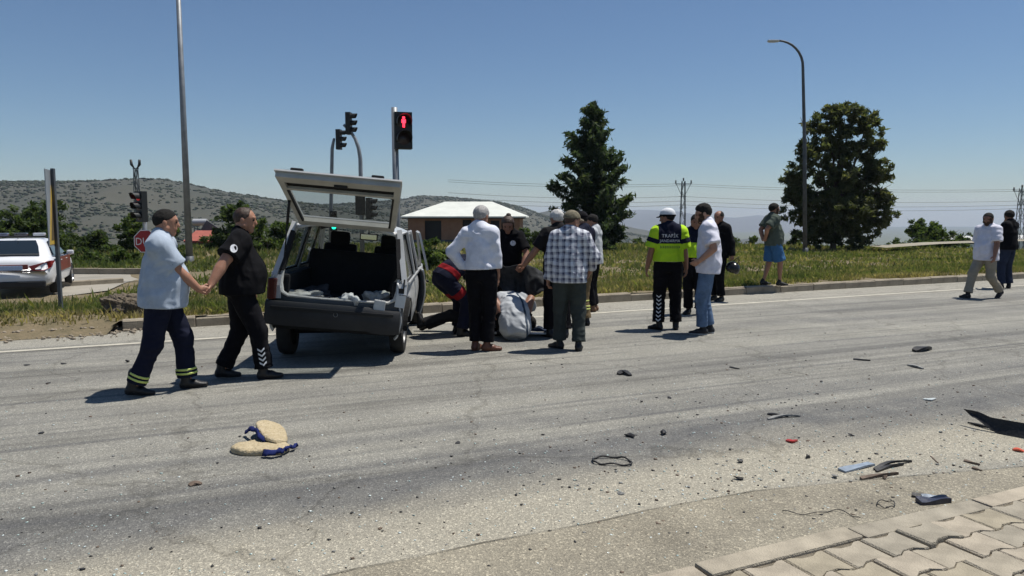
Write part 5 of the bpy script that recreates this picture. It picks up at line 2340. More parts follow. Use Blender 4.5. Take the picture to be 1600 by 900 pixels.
    mb.box((0, -.99, .33), (1.5, .12, .18), bev=.04)
    mb.build('lower_bumper', DARKP, t)
    mb = MB()
    mb.box((0, .55, 1.53), (1.16, .26, .025), bev=.01)
    lb = mb.build('light_bar', BLACK, t)
    for x, w, c in ((-.43, .28, (.10, .11, .16)), (0, .30, (.06, .06, .07)), (.43, .28, (.42, .44, .47))):
        mb = MB()
        mb.box((x, .55, 1.585), (w, .25, .085), bev=.025)
        mb.build('light_lens', M('bar_lens_%d' % int(x * 100 + 50), c, .15, var=.1, bump=0), lb)
    mb = MB()
    mb.tube([(0, .12, 1.48), (0, -.06, 1.62)], .008, 5)
    mb.build('aerial', BLACK, t)
    for x, y in ((-.80, 0), (.80, 0), (-.80, 2.7), (.80, 2.7)):
        wheel(t, (x, y, .32), .32, .20, RIMS, (math.copysign(1, x), 0, 0), 5)
    return t


patrol_car()

# ------------------------------------------------------------------ lamps, signals, signs, poles, houses
STEEL = M('galvanised_steel', (.24, .255, .27), .55, .5, var=.2, vs=3, bump=.08)
STEELD = M('dark_steel', (.10, .11, .12), .6, .4, var=.25, vs=3, bump=.08)
HOUS = M('signal_housing', (.015, .016, .016), .5, var=.2, bump=.05)
LENSOFF = M('lens_off', (.03, .02, .02), .25, var=0, bump=0)


def emis(name, c, s_):
    return M(name, c, .4, var=0, bump=0, emit=c, es=s_)


def street_lamp(label, base, top_z, px_lean=0.0, arm=True, r0=.13, r1=.06, arm_dir=(-1, 0, 0), sx=0.0):
    t = thing('street_lamp', label, 'street lamp', base)
    hz = top_z - base.z
    mb = MB()
    if arm:
        ad = Vector(arm_dir)
        path = [Vector((0, 0, -.5)), Vector((sx * .5, 0, hz * .5)), Vector((sx, 0, hz - 1.5))]
        for a in np.linspace(0, math.pi / 2, 9)[1:]:
            path.append(Vector((sx, 0, hz - 1.5)) + ad * (1.45 * (1 - math.cos(a))) + Vector((0, 0, 1.45 * math.sin(a))))
        rad = list(np.linspace(r0, r1 * 1.05, 3)) + list(np.linspace(r1, r1 * .75, 8))
        mb.tube(path, rad, 10)
        end = path[-1]
        mb.build('pole', STEELD, t, smooth='all')
        mb = MB()
        mb.box(end + ad * .25 + Vector((0, 0, -.02)), (.62, .24, .11), math.atan2(ad.y, ad.x), bev=.04)
        hd = mb.build('lamp_head', M('lamp_head_pale', (.55, .56, .55), .4, var=.1), t)
        mb = MB()
        mb.box(end + ad * .30 + Vector((0, 0, -.08)), (.38, .18, .03), math.atan2(ad.y, ad.x), bev=.01)
        mb.build('lens', M('lamp_lens', (.5, .5, .48), .2, var=0), hd)
    else:
        mb.tube([(0, 0, -.5), (sx * .5, 0, hz * .5), (sx, 0, hz)], [r0, (r0 + r1) / 2, r1], 12)
        mb.build('pole', STEEL, t, smooth='all')
        mb = MB()
        mb.tube([(sx, 0, hz), (sx + .05, -.6, hz + .5), (sx + .1, -1.6, hz + .6)], .04, 8)
        mb.build('arm', STEEL, t, smooth='all')
        mb = MB()
        mb.box((sx + .1, -1.9, hz + .6), (.25, .65, .12), bev=.04)
        mb.build('lamp_head', STEEL, t)
    mb = MB()
    mb.tube([(0, 0, -.3), (0, 0, .35)], [r0 * 1.25, r0 * 1.2], 10)
    mb.build('base_sleeve', STEELD, t, smooth='all')
    return t


b_ = on_ground(295, 33)
t_ = street_lamp('tall plain grey lamp column rising out of the picture behind the two walking men', b_, 13.0, arm=False, r0=.155, r1=.09, sx=-.0)
b_ = on_ground(1259, 42)
street_lamp('tall curved arm street lamp in front of the big round tree', b_, A(1250, 62, 42).z, arm=True, r0=.13, r1=.075, sx=A(1254, 120, 42).x - b_.x)


def signal_head(parent, c, face, n=3, lit=None, litcol=(1, .05, .04), s_=.30, w=.34, icon=None, name='signal_head', strength=4.0):
    """face: unit direction the lenses look; lit: index from the top"""
    f = Vector(face).normalized()
    up = Vector((0, 0, 1))
    sd = up.cross(f).normalized()

    def P(u, v, d):
        return Vector(c) + sd * u + up * v + f * d
    Hh = s_ * n + .06
    mb = MB()
    mb.prism([(-w / 2, -Hh / 2), (w / 2, -Hh / 2), (w / 2, Hh / 2), (-w / 2, Hh / 2)], P, -.10, .10)
    hd = mb.build(name, HOUS, parent)
    for k in range(n):
        v = Hh / 2 - .03 - s_ * (k + .5)
        r_ = s_ * .40
        mb = MB()
        mb.lathe([(.001, .125), (r_ * .6, .12), (r_ * .95, .105)], 20, lambda x, y, h: P(x, v + y, h))
        mt = emis('lit_%s' % (name + str(round(litcol[0], 1)) + str(strength)), litcol, strength) if (lit == k and not icon) else LENSOFF
        mb.build('lens', mt, hd, smooth='all')
        mb = MB()
        V, Fc = [], []
        nn = 18
        for q in range(nn + 1):
            a = R(-28) + R(236) * q / nn
            L_ = .10 + .16 * (.5 + .5 * math.sin(a)) ** .8
            for rr in (r_ * 1.06, r_ * 1.13):
                V += [P(rr * math.cos(a), v + rr * math.sin(a), .10), P(rr * .99 * math.cos(a), v + rr * .99 * math.sin(a), .10 + L_)]
        for q in range(nn):
            a = q * 4
            Fc += [(a, a + 4, a + 5, a + 1), (a + 2, a + 3, a + 7, a + 6), (a + 1, a + 5, a + 7, a + 3)]
        mb.add(V, Fc)
        mb.build('visor', HOUS, hd)
        if icon and lit == k:
            mb = MB()

            def I(poly):
                mb.prism([(x * r_ / .12, y * r_ / .12) for x, y in poly], lambda u, w_, d: P(u, v + w_, d), .128, .131)
            I([(.026 * math.cos(a), .072 + .024 * math.sin(a)) for a in np.linspace(0, 6.28, 13)[:-1]])
            I([(-.038, .042), (.038, .042), (.038, -.02), (.022, -.02), (.022, .02), (-.022, .02), (-.022, -.02), (-.038, -.02)])
            I([(-.020, .042), (.020, .042), (.020, -.035), (-.020, -.035)])
            I([(-.020, -.037), (-.003, -.037), (-.003, -.10), (-.020, -.10)])
            I([(.003, -.037), (.020, -.037), (.020, -.10), (.003, -.10)])
            mb.build('red_standing_man', emis('red_man', (1, .03, .06), 3.2), hd)
    return hd


# pedestrian signal on its post behind the wrecked car
d_ = 14.2
bp_ = A(622, 395, d_)
t = thing('pedestrian_signal', 'grey post with a two lamp pedestrian signal showing a red standing figure', 'traffic light', (bp_.x, d_, .1))
topz = A(617, 168, d_).z
mb = MB()
mb.tube([(0, 0, -.2), (-.03, 0, topz - .1)], [.075, .058], 14)
mb.build('post', STEEL, t, smooth='all')
hc_ = A(627.5, 205, d_)
loc_ = Vector((hc_.x - bp_.x + .03, -.05, hc_.z - .1))
hd_ = signal_head(t, loc_, (.30, -1, 0), 2, 0, icon=True, s_=.31, w=.33)
mb = MB()
mb.bar((-.02, 0, hc_.z - .36), (.10, -.03, hc_.z - .40), .05, .05, (0, 1, 0))
mb.bar((-.02, 0, hc_.z + .10), (.10, -.03, hc_.z + .10), .05, .05, (0, 1, 0))
mb.build('bracket', STEELD, t)

# mast arm signals behind the open tailgate
for lab, dd, px0, pxt, pyt, ex, ey, hx_, hy_, lows in (
        ('left one of the two bent mast arm traffic lights above the open tailgate', 34, 515, 519, 232, 522, 216, 529.5, 218, [(521, 345, 1)]),
        ('right one of the two bent mast arm traffic lights above the open tailgate', 31, 566, 563, 248, 537, 195, 545, 193, [(577, 326, 0)])):
    b0 = on_ground(px0, dd)
    t = thing('traffic_light', lab, 'traffic light', b0, group='mast arm traffic lights')
    p1, p2 = A(pxt, pyt, dd) - b0, A(ex, ey, dd) - b0
    q = A(pxt + (px0 - pxt) * .1 - (1 if px0 > 540 else 0), 214 if px0 > 540 else 222, dd) - b0
    mb = MB()
    pth = [Vector((0, 0, -.5)), Vector((p1.x * .5, 0, p1.z * .5)), p1]
    if px0 > 540:
        for k in (.25, .5, .75, 1.0):
            a = (1 - k) ** 2 * p1 + 2 * k * (1 - k) * (A(560, 212, dd) - b0) + k * k * p2
            pth.append(a)
    else:
        pth += [p1 + (p2 - p1) * .6, p2]
    mb.tube(pth, list(np.linspace(.10, .055, len(pth))), 8)
    mb.build('mast', STEEL, t, smooth='all')
    hh = A(hx_, hy_, dd) - b0
    signal_head(t, hh, (1, -.12, 0), 3, None, s_=.28, w=.30)
    for (lx, ly, lit) in lows:
        lh = A(lx, ly, dd) - b0
        signal_head(t, lh, (1, -.12, 0) if not lit else (.35, -1, 0), 3, 2 if lit else None, (.02, .9, .55), s_=.28, w=.30, strength=2.5)
    if px0 > 540:
        mb = MB()
        pb = A(564, 318, dd) - b0
        mb.box(pb + Vector((0, -.13, 0)), (.42, .05, .95), bev=.02)
        mb.build('back_panel', HOUS, t)

# junction signal with the stop sign on the left
d_ = 24.0
bb = on_ground(226, d_)
t = thing('traffic_light', 'three lamp traffic light with dim red lamp above the stop sign', 'traffic light', bb, group='junction signals')
mb = MB()
zt = A(222, 300, d_).z - bb.z
mb.tube([(0, .1, -.4), (-.02, .1, zt)], [.075, .06], 12)
mb.build('post', STEEL, t, smooth='all')
hh = A(221, 323, d_) - bb
hd_ = signal_head(t, hh, (-.55, -1, 0), 3, 0, (.45, .01, .015), s_=.31, w=.34, strength=.35)
dd_ = 22.8
b2 = on_ground(228, dd_)
t = thing('stop_sign', 'red octagonal stop sign on a post below the traffic light', 'sign', b2)
cz = A(227, 377, dd_) - b2
mb = MB()
mb.tube([(cz.x, .05, -.3), (cz.x, .05, cz.z + .3)], .035, 10)
mb.build('post', STEEL, t, smooth='all')
rr_ = 17.5 * dd_ / F / math.cos(math.pi / 8)


def octo(r):
    return [(r * math.cos(math.pi / 8 + k * math.pi / 4), r * math.sin(math.pi / 8 + k * math.pi / 4)) for k in range(8)]


def sf(u, v, n):
    return Vector((cz.x + u, -n, cz.z + v))


mb = MB()
mb.prism(octo(rr_), sf, 0, .006)
pl_ = mb.build('border', M('sign_white', (.70, .70, .68), .5, var=.1, bump=0), t)
mb = MB()
mb.prism(octo(rr_ * .93), sf, .0061, .010)
mb.build('sign_face', M('sign_red', (.33, .018, .02), .45, var=.12, bump=0), t)
mb = MB()
for poly in text_polys('DUR', rr_ * .86):
    mb.add([sf(u * .92, v - rr_ * .30, .014) for u, v in poly], [tuple(range(len(poly)))])
mb.build('lettering', MATS['sign_white'], t, fix=False)

# large warning sign standing edge-on by the missing kerb
bs = G(90, 489, .05)
t = thing('warning_sign', 'tall narrow yellow and grey road sign seen nearly edge on beside the patrol car', 'sign', (bs.x, bs.y + .1, .08))
dd_ = bs.y + .1
mb = MB()
ztop = A(82, 266, dd_).z - .08
mb.box((.0, 0, 1.05), (.055, .055, 2.7), bev=.006)
mb.build('post', STEELD, t)
ed = Vector((-.42, 1, 0)).normalized()                    # direction of the panel, nearly along the view
ex = Vector((-.08, 0, 0))
zl, zh = A(85, 384, dd_).z - .08, ztop
mb = MB()


def pf(u, v, n):
    return Vector((-.02, -.06, 0)) + ed * u + Vector((0, 0, v)) + Vector((ed.y, -ed.x, 0)) * n


mb.prism([(-.42, zl), (.42, zl), (.42, zh), (-.42, zh)], pf, -.006, .006)
mb.build('panel', M('sign_grey_back', (.30, .32, .34), .5, .4, var=.15, bump=.05), t)
mb = MB()
mb.prism([(-.38, zl + .03), (.38, zl + .03), (.0, zh - .25)], pf, .0062, .010)
tri = mb.build('yellow_triangle', M('sign_yellow', (.50, .33, .05), .5, var=.15, bump=0), t)
mb = MB()
mb.prism([(-.24, zl + .10), (.24, zl + .10), (.0, zh - .52)], pf, .0102, .013)
mb.build('dark_triangle', M('sign_brown', (.10, .07, .03), .6, var=.1, bump=0), tri)


# lattice power poles and wires
def lattice_pole(label, px, py_base, py_top, d, w=.9, arms=1, two_lamps=False):
    top = A(px, py_top, d)
    zb = min(A(px, py_base, d).z - 1.5, gz(top.x, d))
    t = thing('power_pole', label, 'power pole', (top.x, d, zb), group='lattice power poles')
    Hh = top.z - zb
    mb = MB()
    wb, wt = w / 2, w * .22

    def cr(s1, s2, z):
        k = wb + (wt - wb) * z / Hh
        return Vector((s1 * k, s2 * k, z))
    for s1 in (1, -1):
        for s2 in (1, -1):
            mb.tube([cr(s1, s2, -.5), cr(s1, s2, Hh)], .045, 5)
    nseg = int(Hh / 1.1)
    for k in range(nseg):
        z0, z1 = Hh * k / nseg, Hh * (k + 1) / nseg
        for s1 in (1, -1):
            a, b = (z0, z1) if k % 2 else (z1, z0)
            mb.tube([cr(-1, s1, a), cr(1, s1, b)], .028, 4)
            mb.tube([cr(s1, -1, a), cr(s1, 1, b)], .028, 4)
    mb.build('lattice', STEELD, t)
    if two_lamps:
        for s1, l_ in ((-1, .6), (1, .5)):
            mb = MB()
            mb.tube([(s1 * .12, 0, Hh - .1), (s1 * (.32 + .1 * l_), 0, Hh + .3), (s1 * (.22 + .34 * l_), 0, Hh + .75)], [.05, .14, .11], 8)
            mb.build('insulator', HOUS, t, smooth='all')
        mb = MB()
        mb.bar((-.8, 0, Hh - 2.4), (.8, 0, Hh - 2.4), .06, .06, (0, 1, 0))
        mb.bar((-.3, 0, Hh - .1), (.3, 0, Hh - .1), .08, .06, (0, 1, 0))
        mb.build('cross_arm', STEELD, t)
        return t, Hh
    mb = MB()
    mb.bar((-1.0, 0, Hh - .35), (1.0, 0, Hh - .35), .10, .10, (0, 1, 0))
    for s1 in (1, -1):
        mb.tube([(s1 * .9, 0, Hh - .35), (s1 * .12, 0, Hh - 1.9)], .03, 4)
    mb.build('cross_arm', STEELD, t)
    for x in (-.95, 0, .95):
        mb = MB()
        z = Hh - .3 if x else Hh
        mb.lathe([(.02, 0), (.12, .05), (.05, .10), (.13, .18), (.05, .25), (.12, .34), (.02, .42)], 8, lambda a, b, h: Vector((x + a, b, z + h)))
        mb.build('insulator', HOUS, t)
    for z in (1.9, 3.3):
        mb = MB()
        mb.bar((-.45, 0, Hh - z), (.45, 0, Hh - z), .08, .06, (0, 1, 0))
        mb.build('short_arm', STEELD, t)
    return t, Hh


lattice_pole('lattice power pole rising behind the man with his hand on his hip', 1068, 385, 283, 92, .8)
lattice_pole('lattice power pole at the right edge of the picture', 1597, 378, 294, 88, .8)
lattice_pole('slim lattice pole with two dark insulators above the traffic light', 212, 392, 262, 70, .62, two_lamps=True)
WIRE = M('wire_dark', (.10, .11, .12), .6, .3, var=0, bump=0)
for k, (dy, lab) in enumerate(((0, 'topmost'), (3, 'second'), (20, 'third'), (27, 'fourth'), (33, 'lowest'))):
    o0, o1, o2 = A(700, 281 + dy, 96), A(1068, 287 + dy, 92), A(1597, 296 + dy * .9, 88)
    mb = MB()
    pts = []
    for a, b in ((o0, o1), (o1, o2), (o2, A(2000, 300 + dy, 85))):
        for q in np.linspace(0, 1, 14)[:-1]:
            p = a + (b - a) * q
            p.z -= 1.4 * q * (1 - q) * (1 + .1 * k)
            pts.append(p)
    mb.tube(pts, .020, 4)
    o = mb.build('power_line', WIRE, None)
    tag(o, '%s of the five thin overhead wires crossing the sky on the right' % lab, 'wire', 'overhead wires')


# brick house with a pale hipped metal roof
def house():
    d = 62.0
    x0, x1 = A(637, 340, d).x, A(812, 340, d).x
    zr, ze = A(720, 324, d).z, A(720, 338, d).z
    zb = -1.3
    W_, D_ = x1 - x0, 7.5
    t = thing('brick_house', 'unfinished brick house with a pale hipped metal roof', 'house', ((x0 + x1) / 2, d, zb), (0, 0, R(-3)))
    he = ze - zb
    brick = M('brick_wall', (.24, .135, .085), .95, var=.3, vs=2.2, bump=.5, bs=14, col2=(.31, .185, .12))
    mb = MB()
    # front wall with window openings: left window, centre doorway, right window
    ops = [(.15, .30, .34, .88), (.49, .57, .20, .90), (.74, .82, .34, .88)]
    segs = [0] + [v for o in ops for v in o[:2]] + [1]
    for k in range(len(segs) - 1):
        a, b = segs[k] * W_ - W_ / 2, segs[k + 1] * W_ - W_ / 2
        if k % 2 == 0:
            mb.box(((a + b) / 2, 0, he / 2), (b - a, .25, he))
        else:
            o = ops[k // 2]
            mb.box(((a + b) / 2, 0, o[2] * he / 2), (b - a, .25, o[2] * he))
            mb.box(((a + b) / 2, 0, (o[3] + 1) / 2 * he), (b - a, .25, (1 - o[3]) * he))
    mb.box((-W_ / 2 + .12, D_ / 2, he / 2), (.25, D_ - .3, he))
    mb.box((W_ / 2 - .12, D_ / 2, he / 2), (.25, D_ - .3, he))
    mb.box((0, D_, he / 2), (W_, .25, he))
    mb.build('wall', brick, t)
    mb = MB()
    mb.box((0, -.14, he * .16), (W_ + .02, .04, he * .36))
    mb.build('plinth', M('house_plinth', (.09, .10, .12), .9, var=.25, vs=1.5), t)
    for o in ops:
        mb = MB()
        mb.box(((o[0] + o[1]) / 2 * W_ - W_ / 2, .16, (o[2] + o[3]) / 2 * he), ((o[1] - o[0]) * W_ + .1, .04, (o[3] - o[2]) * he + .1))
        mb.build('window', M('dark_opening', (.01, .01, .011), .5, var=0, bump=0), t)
    hr = zr - ze
    ov = .55
    a, b = W_ / 2 + ov, D_ + ov
    rf = [(-a, -ov, he), (a, -ov, he), (a, b, he), (-a, b, he), (-W_ / 2 + 2.6, D_ / 2, he + hr + .55), (W_ / 2 - 2.6, D_ / 2, he + hr + .55)]
    mb = MB()
    mb.add(rf, [(0, 1, 5, 4), (1, 2, 5), (2, 3, 4, 5), (3, 0, 4)])
    mb.add([(x, y, z - .12) for x, y, z in rf[:4]] + rf[:4], [(0, 3, 2, 1), (0, 1, 5, 4), (1, 2, 6, 5), (2, 3, 7, 6), (3, 0, 4, 7)])
    mb.build('roof', M('roof_metal', (.62, .63, .57), .5, .0, var=.1, vs=1, bump=.1, bs=4), t)
    mb = MB()
    mb.box((0, -.1, he - .17), (W_ + .9, .8, .08))
    mb.build('eaves', M('eaves_dark', (.08, .065, .05), .9, var=.2), t)


house()


def shed():
    d = 56.0
    x0, x1 = A(296, 380, d).x, A(350, 380, d).x
    zb = gz((x0 + x1) / 2, d) - .4
    ze, zr = A(320, 375, d).z - zb, A(320, 367, d).z - zb
    t = thing('low_house', 'low grey house with a red roof behind the lamp column', 'house', ((x0 + x1) / 2, d, zb))
    W_ = x1 - x0
    mb = MB()
    mb.box((0, 2, ze / 2), (W_, 4, ze))
    mb.build('wall', M('grey_render', (.17, .165, .17), .9, var=.2, vs=1), t)
    mb = MB()
    a = W_ / 2 + .3
    mb.add([(-a, -.4, ze - .05), (a, -.4, ze - .05), (a, 2, zr + .3), (-a, 2, zr + .3), (a, 4.4, ze - .05), (-a, 4.4, ze - .05)], [(0, 1, 2, 3), (3, 2, 4, 5), (0, 3, 5), (1, 4, 2)])
    rf = mb.build('roof', M('red_roof', (.30, .085, .06), .8, var=.2, vs=2), t)
    mb = MB()
    mb.box((0, -.38, ze - .12), (W_ + .5, .05, .13))
    mb.build('eaves_board', M('red_board', (.22, .03, .03), .7, var=.1), rf)
    # water tank and solar heater on its own stand on the roof line
    p = A(313, 352, 60)
    zb2 = gz(p.x, 60)
    t = thing('water_tank', 'small water tank on a metal stand above the low red roofed house', 'water tank', (p.x, 60, zb2))
    h_ = p.z - zb2
    mb = MB()
    for s1 in (-.35, .35):
        for s2 in (-.35, .35):
            mb.tube([(s1, s2, -.3), (s1, s2, h_)], .04, 5)
    mb.build('stand', STEELD, t)
    mb = MB()
    mb.tube([(-.55, 0, h_ + .25), (.55, 0, h_ + .25)], .27, 12)
    mb.build('tank', M('tank_grey', (.42, .43, .44), .5, .2, var=.1), t, smooth=True)
    mb = MB()
    mb.box((1.2, -.3, h_ - .5), (1.9, .1, .9), Matrix.Rotation(R(34), 3, 'Y'))
    mb.build('collector', STEELD, t)


shed()

# long white buildings far off at the right
for k, (xa, xb, ya, yb, d, lab) in enumerate(((1484, 1530, 370.5, 376, 150, 'low white building behind the walking man in the white shirt'),
                                             (1572, 1680, 369, 376, 160, 'long low white building at the right edge beyond the track'))):
    p0, p1 = A(xa, ya, d), A(xb, yb, d)
    t = thing('white_building', lab, 'building', ((p0.x + p1.x) / 2, d, p1.z - 2))
    w_, h_ = p1.x - p0.x, p0.z - p1.z + 2
    mb = MB()
    mb.box((0, 4, h_ / 2 - .3), (w_, 8, h_ - .5))
    mb.build('wall', M('far_white_wall', (.62, .62, .60), .9, var=.1), t)
    mb = MB()
    mb.add([(-w_ / 2 - .3, -.3, h_ - .55), (w_ / 2 + .3, -.3, h_ - .55), (w_ / 2 + .3, 4, h_ + .1), (-w_ / 2 - .3, 4, h_ + .1), (w_ / 2 + .3, 8.3, h_ - .55), (-w_ / 2 - .3, 8.3, h_ - .55)],
           [(0, 1, 2, 3), (3, 2, 4, 5), (0, 3, 5), (1, 4, 2)])
    mb.build('roof', M('far_roof', (.5, .5, .48), .7, var=.1), t)
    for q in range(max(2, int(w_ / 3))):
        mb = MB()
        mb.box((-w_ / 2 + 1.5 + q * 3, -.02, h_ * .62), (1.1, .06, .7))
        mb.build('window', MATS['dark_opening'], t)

# ------------------------------------------------------------------ the people
HBLK = M('hair_black', (.010, .009, .008), .75, spec=.2, var=.3, vs=60, bump=.6, bs=170, col2=(.018, .016, .014))
HBRN = M('hair_brown', (.045, .025, .016), .55, var=.35, vs=40, bump=.3, bs=150)
HGRY = M('hair_grey', (.30, .29, .28), .6, var=.35, vs=45, bump=.3, bs=150)
HWHT = M('hair_white', (.48, .47, .45), .6, var=.25, vs=45, bump=.3, bs=150)
STUB = M('stubble', (.05, .03, .02), .8, var=.3, vs=60, bump=.1, spec=.2)
C_BLUE = cloth('polo_pale_blue', (.36, .42, .50))
C_NAVY = cloth('navy_cloth', (.010, .012, .026))
C_BLK = cloth('black_cloth', (.0045, .0045, .006))
C_BLK2 = cloth('black_trouser', (.005, .005, .007))
C_WHT = cloth('white_shirt_cloth', (.66, .68, .76))
C_TEE = cloth('white_tee_cloth', (.62, .62, .70))
C_GREY = cloth('light_grey_tee', (.40, .42, .44))
C_TROU = cloth('dark_grey_green_trouser', (.040, .048, .045))
C_JEAN = cloth('blue_denim', (.10, .155, .25), var=.25)
C_JEAND = cloth('dark_denim', (.022, .030, .055), var=.25)
C_SHORT = cloth('blue_shorts_cloth', (.045, .125, .26))
C_OLIVE = cloth('olive_tee', (.075, .092, .075))
C_BEIGE = cloth('beige_trouser', (.27, .24, .19))
C_KHAKI = cloth('khaki_work_trouser', (.17, .125, .07))
C_HIVIS = cloth('hi_vis_yellow', (.42, .66, .03), var=.06)
C_RED = cloth('medic_red', (.22, .012, .016))
C_TAN = M('tan_leather', (.16, .09, .05), .6, var=.2)
C_BROWN = M('brown_leather', (.12, .045, .025), .45, var=.2)
BOOT = M('black_boot', (.010, .010, .011), .5, var=.2)
SNEAK = M('black_sneaker', (.015, .015, .016), .7, var=.2)
WSOLE = M('white_sole', (.55, .55, .54), .7, var=.1)
REFL = M('reflective_yellow', (.55, .62, .16), .4, var=.1)
SILV = M('reflective_silver', (.62, .64, .66), .35, var=.1)
LETTER = M('lettering_white', (.62, .63, .66), .6, var=.15, vs=30)
PRINT = M('print_dark', (.03, .045, .06), .8, var=.1)
S1, S2, S3, S4 = (.34, .175, .115), (.30, .155, .10), (.25, .125, .082), (.38, .21, .145)


def leg_bands(B, mat, mid_mat, fracs=(.66, .72, .78), parent=None):
    for s_ in (1, -1):
        K, An = B['leg'][s_]
        ax = nrm(An - K)
        for q, fr in enumerate(fracs):
            c = K + (An - K) * fr

            def test(P, c=c, ax=ax):
                return np.maximum(np.abs((P - c) @ ax) - .012, np.linalg.norm(P - c, axis=-1) - .16)
            slab_on(B, B['trou_f'], 'reflective_band', mid_mat if q == 1 else mat, test, (c - .17, c + .17), .004, B['trousers'], .009)


def chevrons(B, side, y_dir, x_off=0.0, n=6, f0=.15, f1=.92):
    """white arrowheads down the outer shin"""
    K, An = B['leg'][side]
    ax = Vector(nrm(An - K))
    d = Vector(y_dir).normalized()
    sdv = ax.cross(d).normalized()
    polys = []
    for k in range(n):
        v = f0 + (f1 - f0) * k / (n - 1)
        a, w, t = v * .425, .034, .020
        polys.append([(-w, a - .018), (0, a + .010), (0, a + .010 + t), (-w, a - .018 + t)])
        polys.append([(0, a + .010), (w, a - .018), (w, a - .018 + t), (0, a + .010 + t)])
    decal(B, B['trousers'], polys, Vector(K) + sdv * x_off, sdv, ax, d, SILV, 'chevron_strip')


# 1 man in a pale blue polo shirt walking to the right
def ex1(B):
    leg_bands(B, REFL, C_NAVY, (.74, .785, .83))
    N, R1 = B['N'], B['R1']


p = G(257, 612)
make_person('walking man in pale blue polo shirt and navy trousers with yellow reflective bands', p, -72, 1.755, 1.22, .75, h=.0105,
            ppitch=3, cpitch=5, hpitch=4, hyaw=6, pel=(0, .01), RF=(.10, -.24, 4, 6), LF=(-.09, .20, 4, -2), RH=(.08, .35, .985), LH=(-.27, -.05, .84), RE=(.5, -.6, -.6), handR=(-.25, 1, -.3), curl=55,
            skin_col=S1, shirt=dict(mat=C_BLUE, collar=C_NAVY, cuff=C_NAVY, hem=-.12, sleeve=.74, sw=1.18, ease=.02, fold=.012), trousers=dict(mat=C_NAVY, w=1.1, end=.93, fold=.009),
            shoe=dict(mat=BOOT, high=.10), hair=dict(mat=HBLK, t=.007, line=.008), extra=ex1)


# 2 officer in black
def ex2(B):
    chevrons(B, 1, (-1, .0, .0), .0, 6, .45, 1.0)
    arm, Sh = B['arm'], B['Sh']
    c = Sh[1] + (arm[1][0] - Sh[1]) * .38
    d = Vector((-1, .15, -.1)).normalized()
    cir = [(.034 * math.cos(a), .042 * math.sin(a)) for a in np.linspace(0, 6.28, 15)[:-1]]
    pt = decal(B, B['shirt'], [cir], c, (0, 1, 0), (0, 0, 1), (-1, 0, -.1), LETTER, 'shoulder_badge')
    c2 = B['N'] + B['R1'] @ np.array([-.04, .10, -.045])
    decal(B, B['shirt'], [[(-.03, -.012), (.03, -.012), (.03, .012), (-.03, .012)]], c2, (1, 0, 0), (0, 0, 1), (0, -1, 0), LETTER, 'collar_badge')


p = G(378, 591)
make_person('heavy officer in black holding hands with the man in pale blue behind him', p, -70, 1.78, 1.28, .95, h=.0105,
            ppitch=0, cpitch=6, hpitch=6, hyaw=-12, pel=(0, .01), RF=(.11, .22, -4, -2), LF=(-.10, -.18, 6, 4), RH=(.42, -.26, .98), RE=(.8, -.6, 0), handR=(.25, -.45, -1), LH=(-.27, .10, .85), LE=(-.6, -1, 0),
            palmR=(.3, -1, 0), curl=58, skin_col=S1, armw=1.12, shirt=dict(mat=C_BLK, collar=C_BLK, hem=-.07, sleeve=.70, sw=1.15, fold=.007), trousers=dict(mat=C_BLK2, w=1.08, fold=.009, belt=C_BLK),
            shoe=dict(mat=BOOT, high=.08), hair=dict(mat=HBRN, t=.006, style='receding'), extra=ex2)

# 3 white haired man in a white shirt, seen from behind
p = G(750, 549)
make_person('grey haired man in a white long sleeved shirt seen from behind, hand on his hip', p, -12, 1.80, .90, 0, h=.0105,
            ppitch=0, cpitch=4, croll=-3, proll=-2, hpitch=12, hyaw=-18, RF=(.085, .04, -62, 0), LF=(-.07, .06, -12, 0), pel=(.02, 0), LH=(-.20, .03, 1.01), LE=(-1, -.35, .1), RH=(.215, .08, .80), RE=(.5, -1, 0),
            handL=(.6, .4, -.6), palmL=(.6, .3, 0), skin_col=S2, shoulder=.95, shirt=dict(mat=C_WHT, collar=True, hem=.035, sleeve=1.93, sw=1.0, fold=.010, ease=.012), trousers=dict(mat=C_BLK2, belt=C_BLK, fold=.007, w=1.05, waist=.06),
            shoe=dict(mat=C_BROWN), hair=dict(mat=HGRY, t=.011, line=-.01))


# 4 woman in a black shirt with a round white badge, facing the camera
def ex4(B):
    c = B['W'] + B['R1'] @ np.array([-.085, .12, .245])
    cir = [(.040 * math.cos(a), .040 * math.sin(a)) for a in np.linspace(0, 6.28, 17)[:-1]]
    bd = decal(B, B['shirt'], [cir], c, (1, 0, 0), (0, 0, 1), (0, -1, 0), LETTER, 'round_badge')
    cir2 = [(.012 * math.cos(a), .012 * math.sin(a)) for a in np.linspace(0, 6.28, 9)[:-1]]
    decal(B, B['shirt'], [cir2], c, (1, 0, 0), (0, 0, 1), (0, -1, 0), PRINT, 'badge_mark', lift=.007)


p4 = Vector((A(795, 400, 10.7).x, 10.7, 0))
make_person('person with tied up brown hair and a round white badge on a black shirt', p4, 172, 1.70, 1.0, .2, h=.0115,
            cpitch=9, ppitch=4, hpitch=28, hyaw=6, RH=(.20, .30, 1.02), LH=(-.24, .28, .98), RE=(1, -.5, -.2), LE=(-1, -.4, -.2), handR=(0, 1, -.3), handL=(.2, 1, -.3), curl=55,
            RF=(.13, 0, -10, 0), LF=(-.17, .05, 12, 0), skin_col=S3, shirt=dict(mat=C_BLK, hem=-.05, sleeve=.7, collar=C_BLK), trousers=dict(mat=C_BLK2), shoe=dict(mat=BOOT),
            hair=dict(mat=HBRN, style='bun', t=.014), extra=ex4)


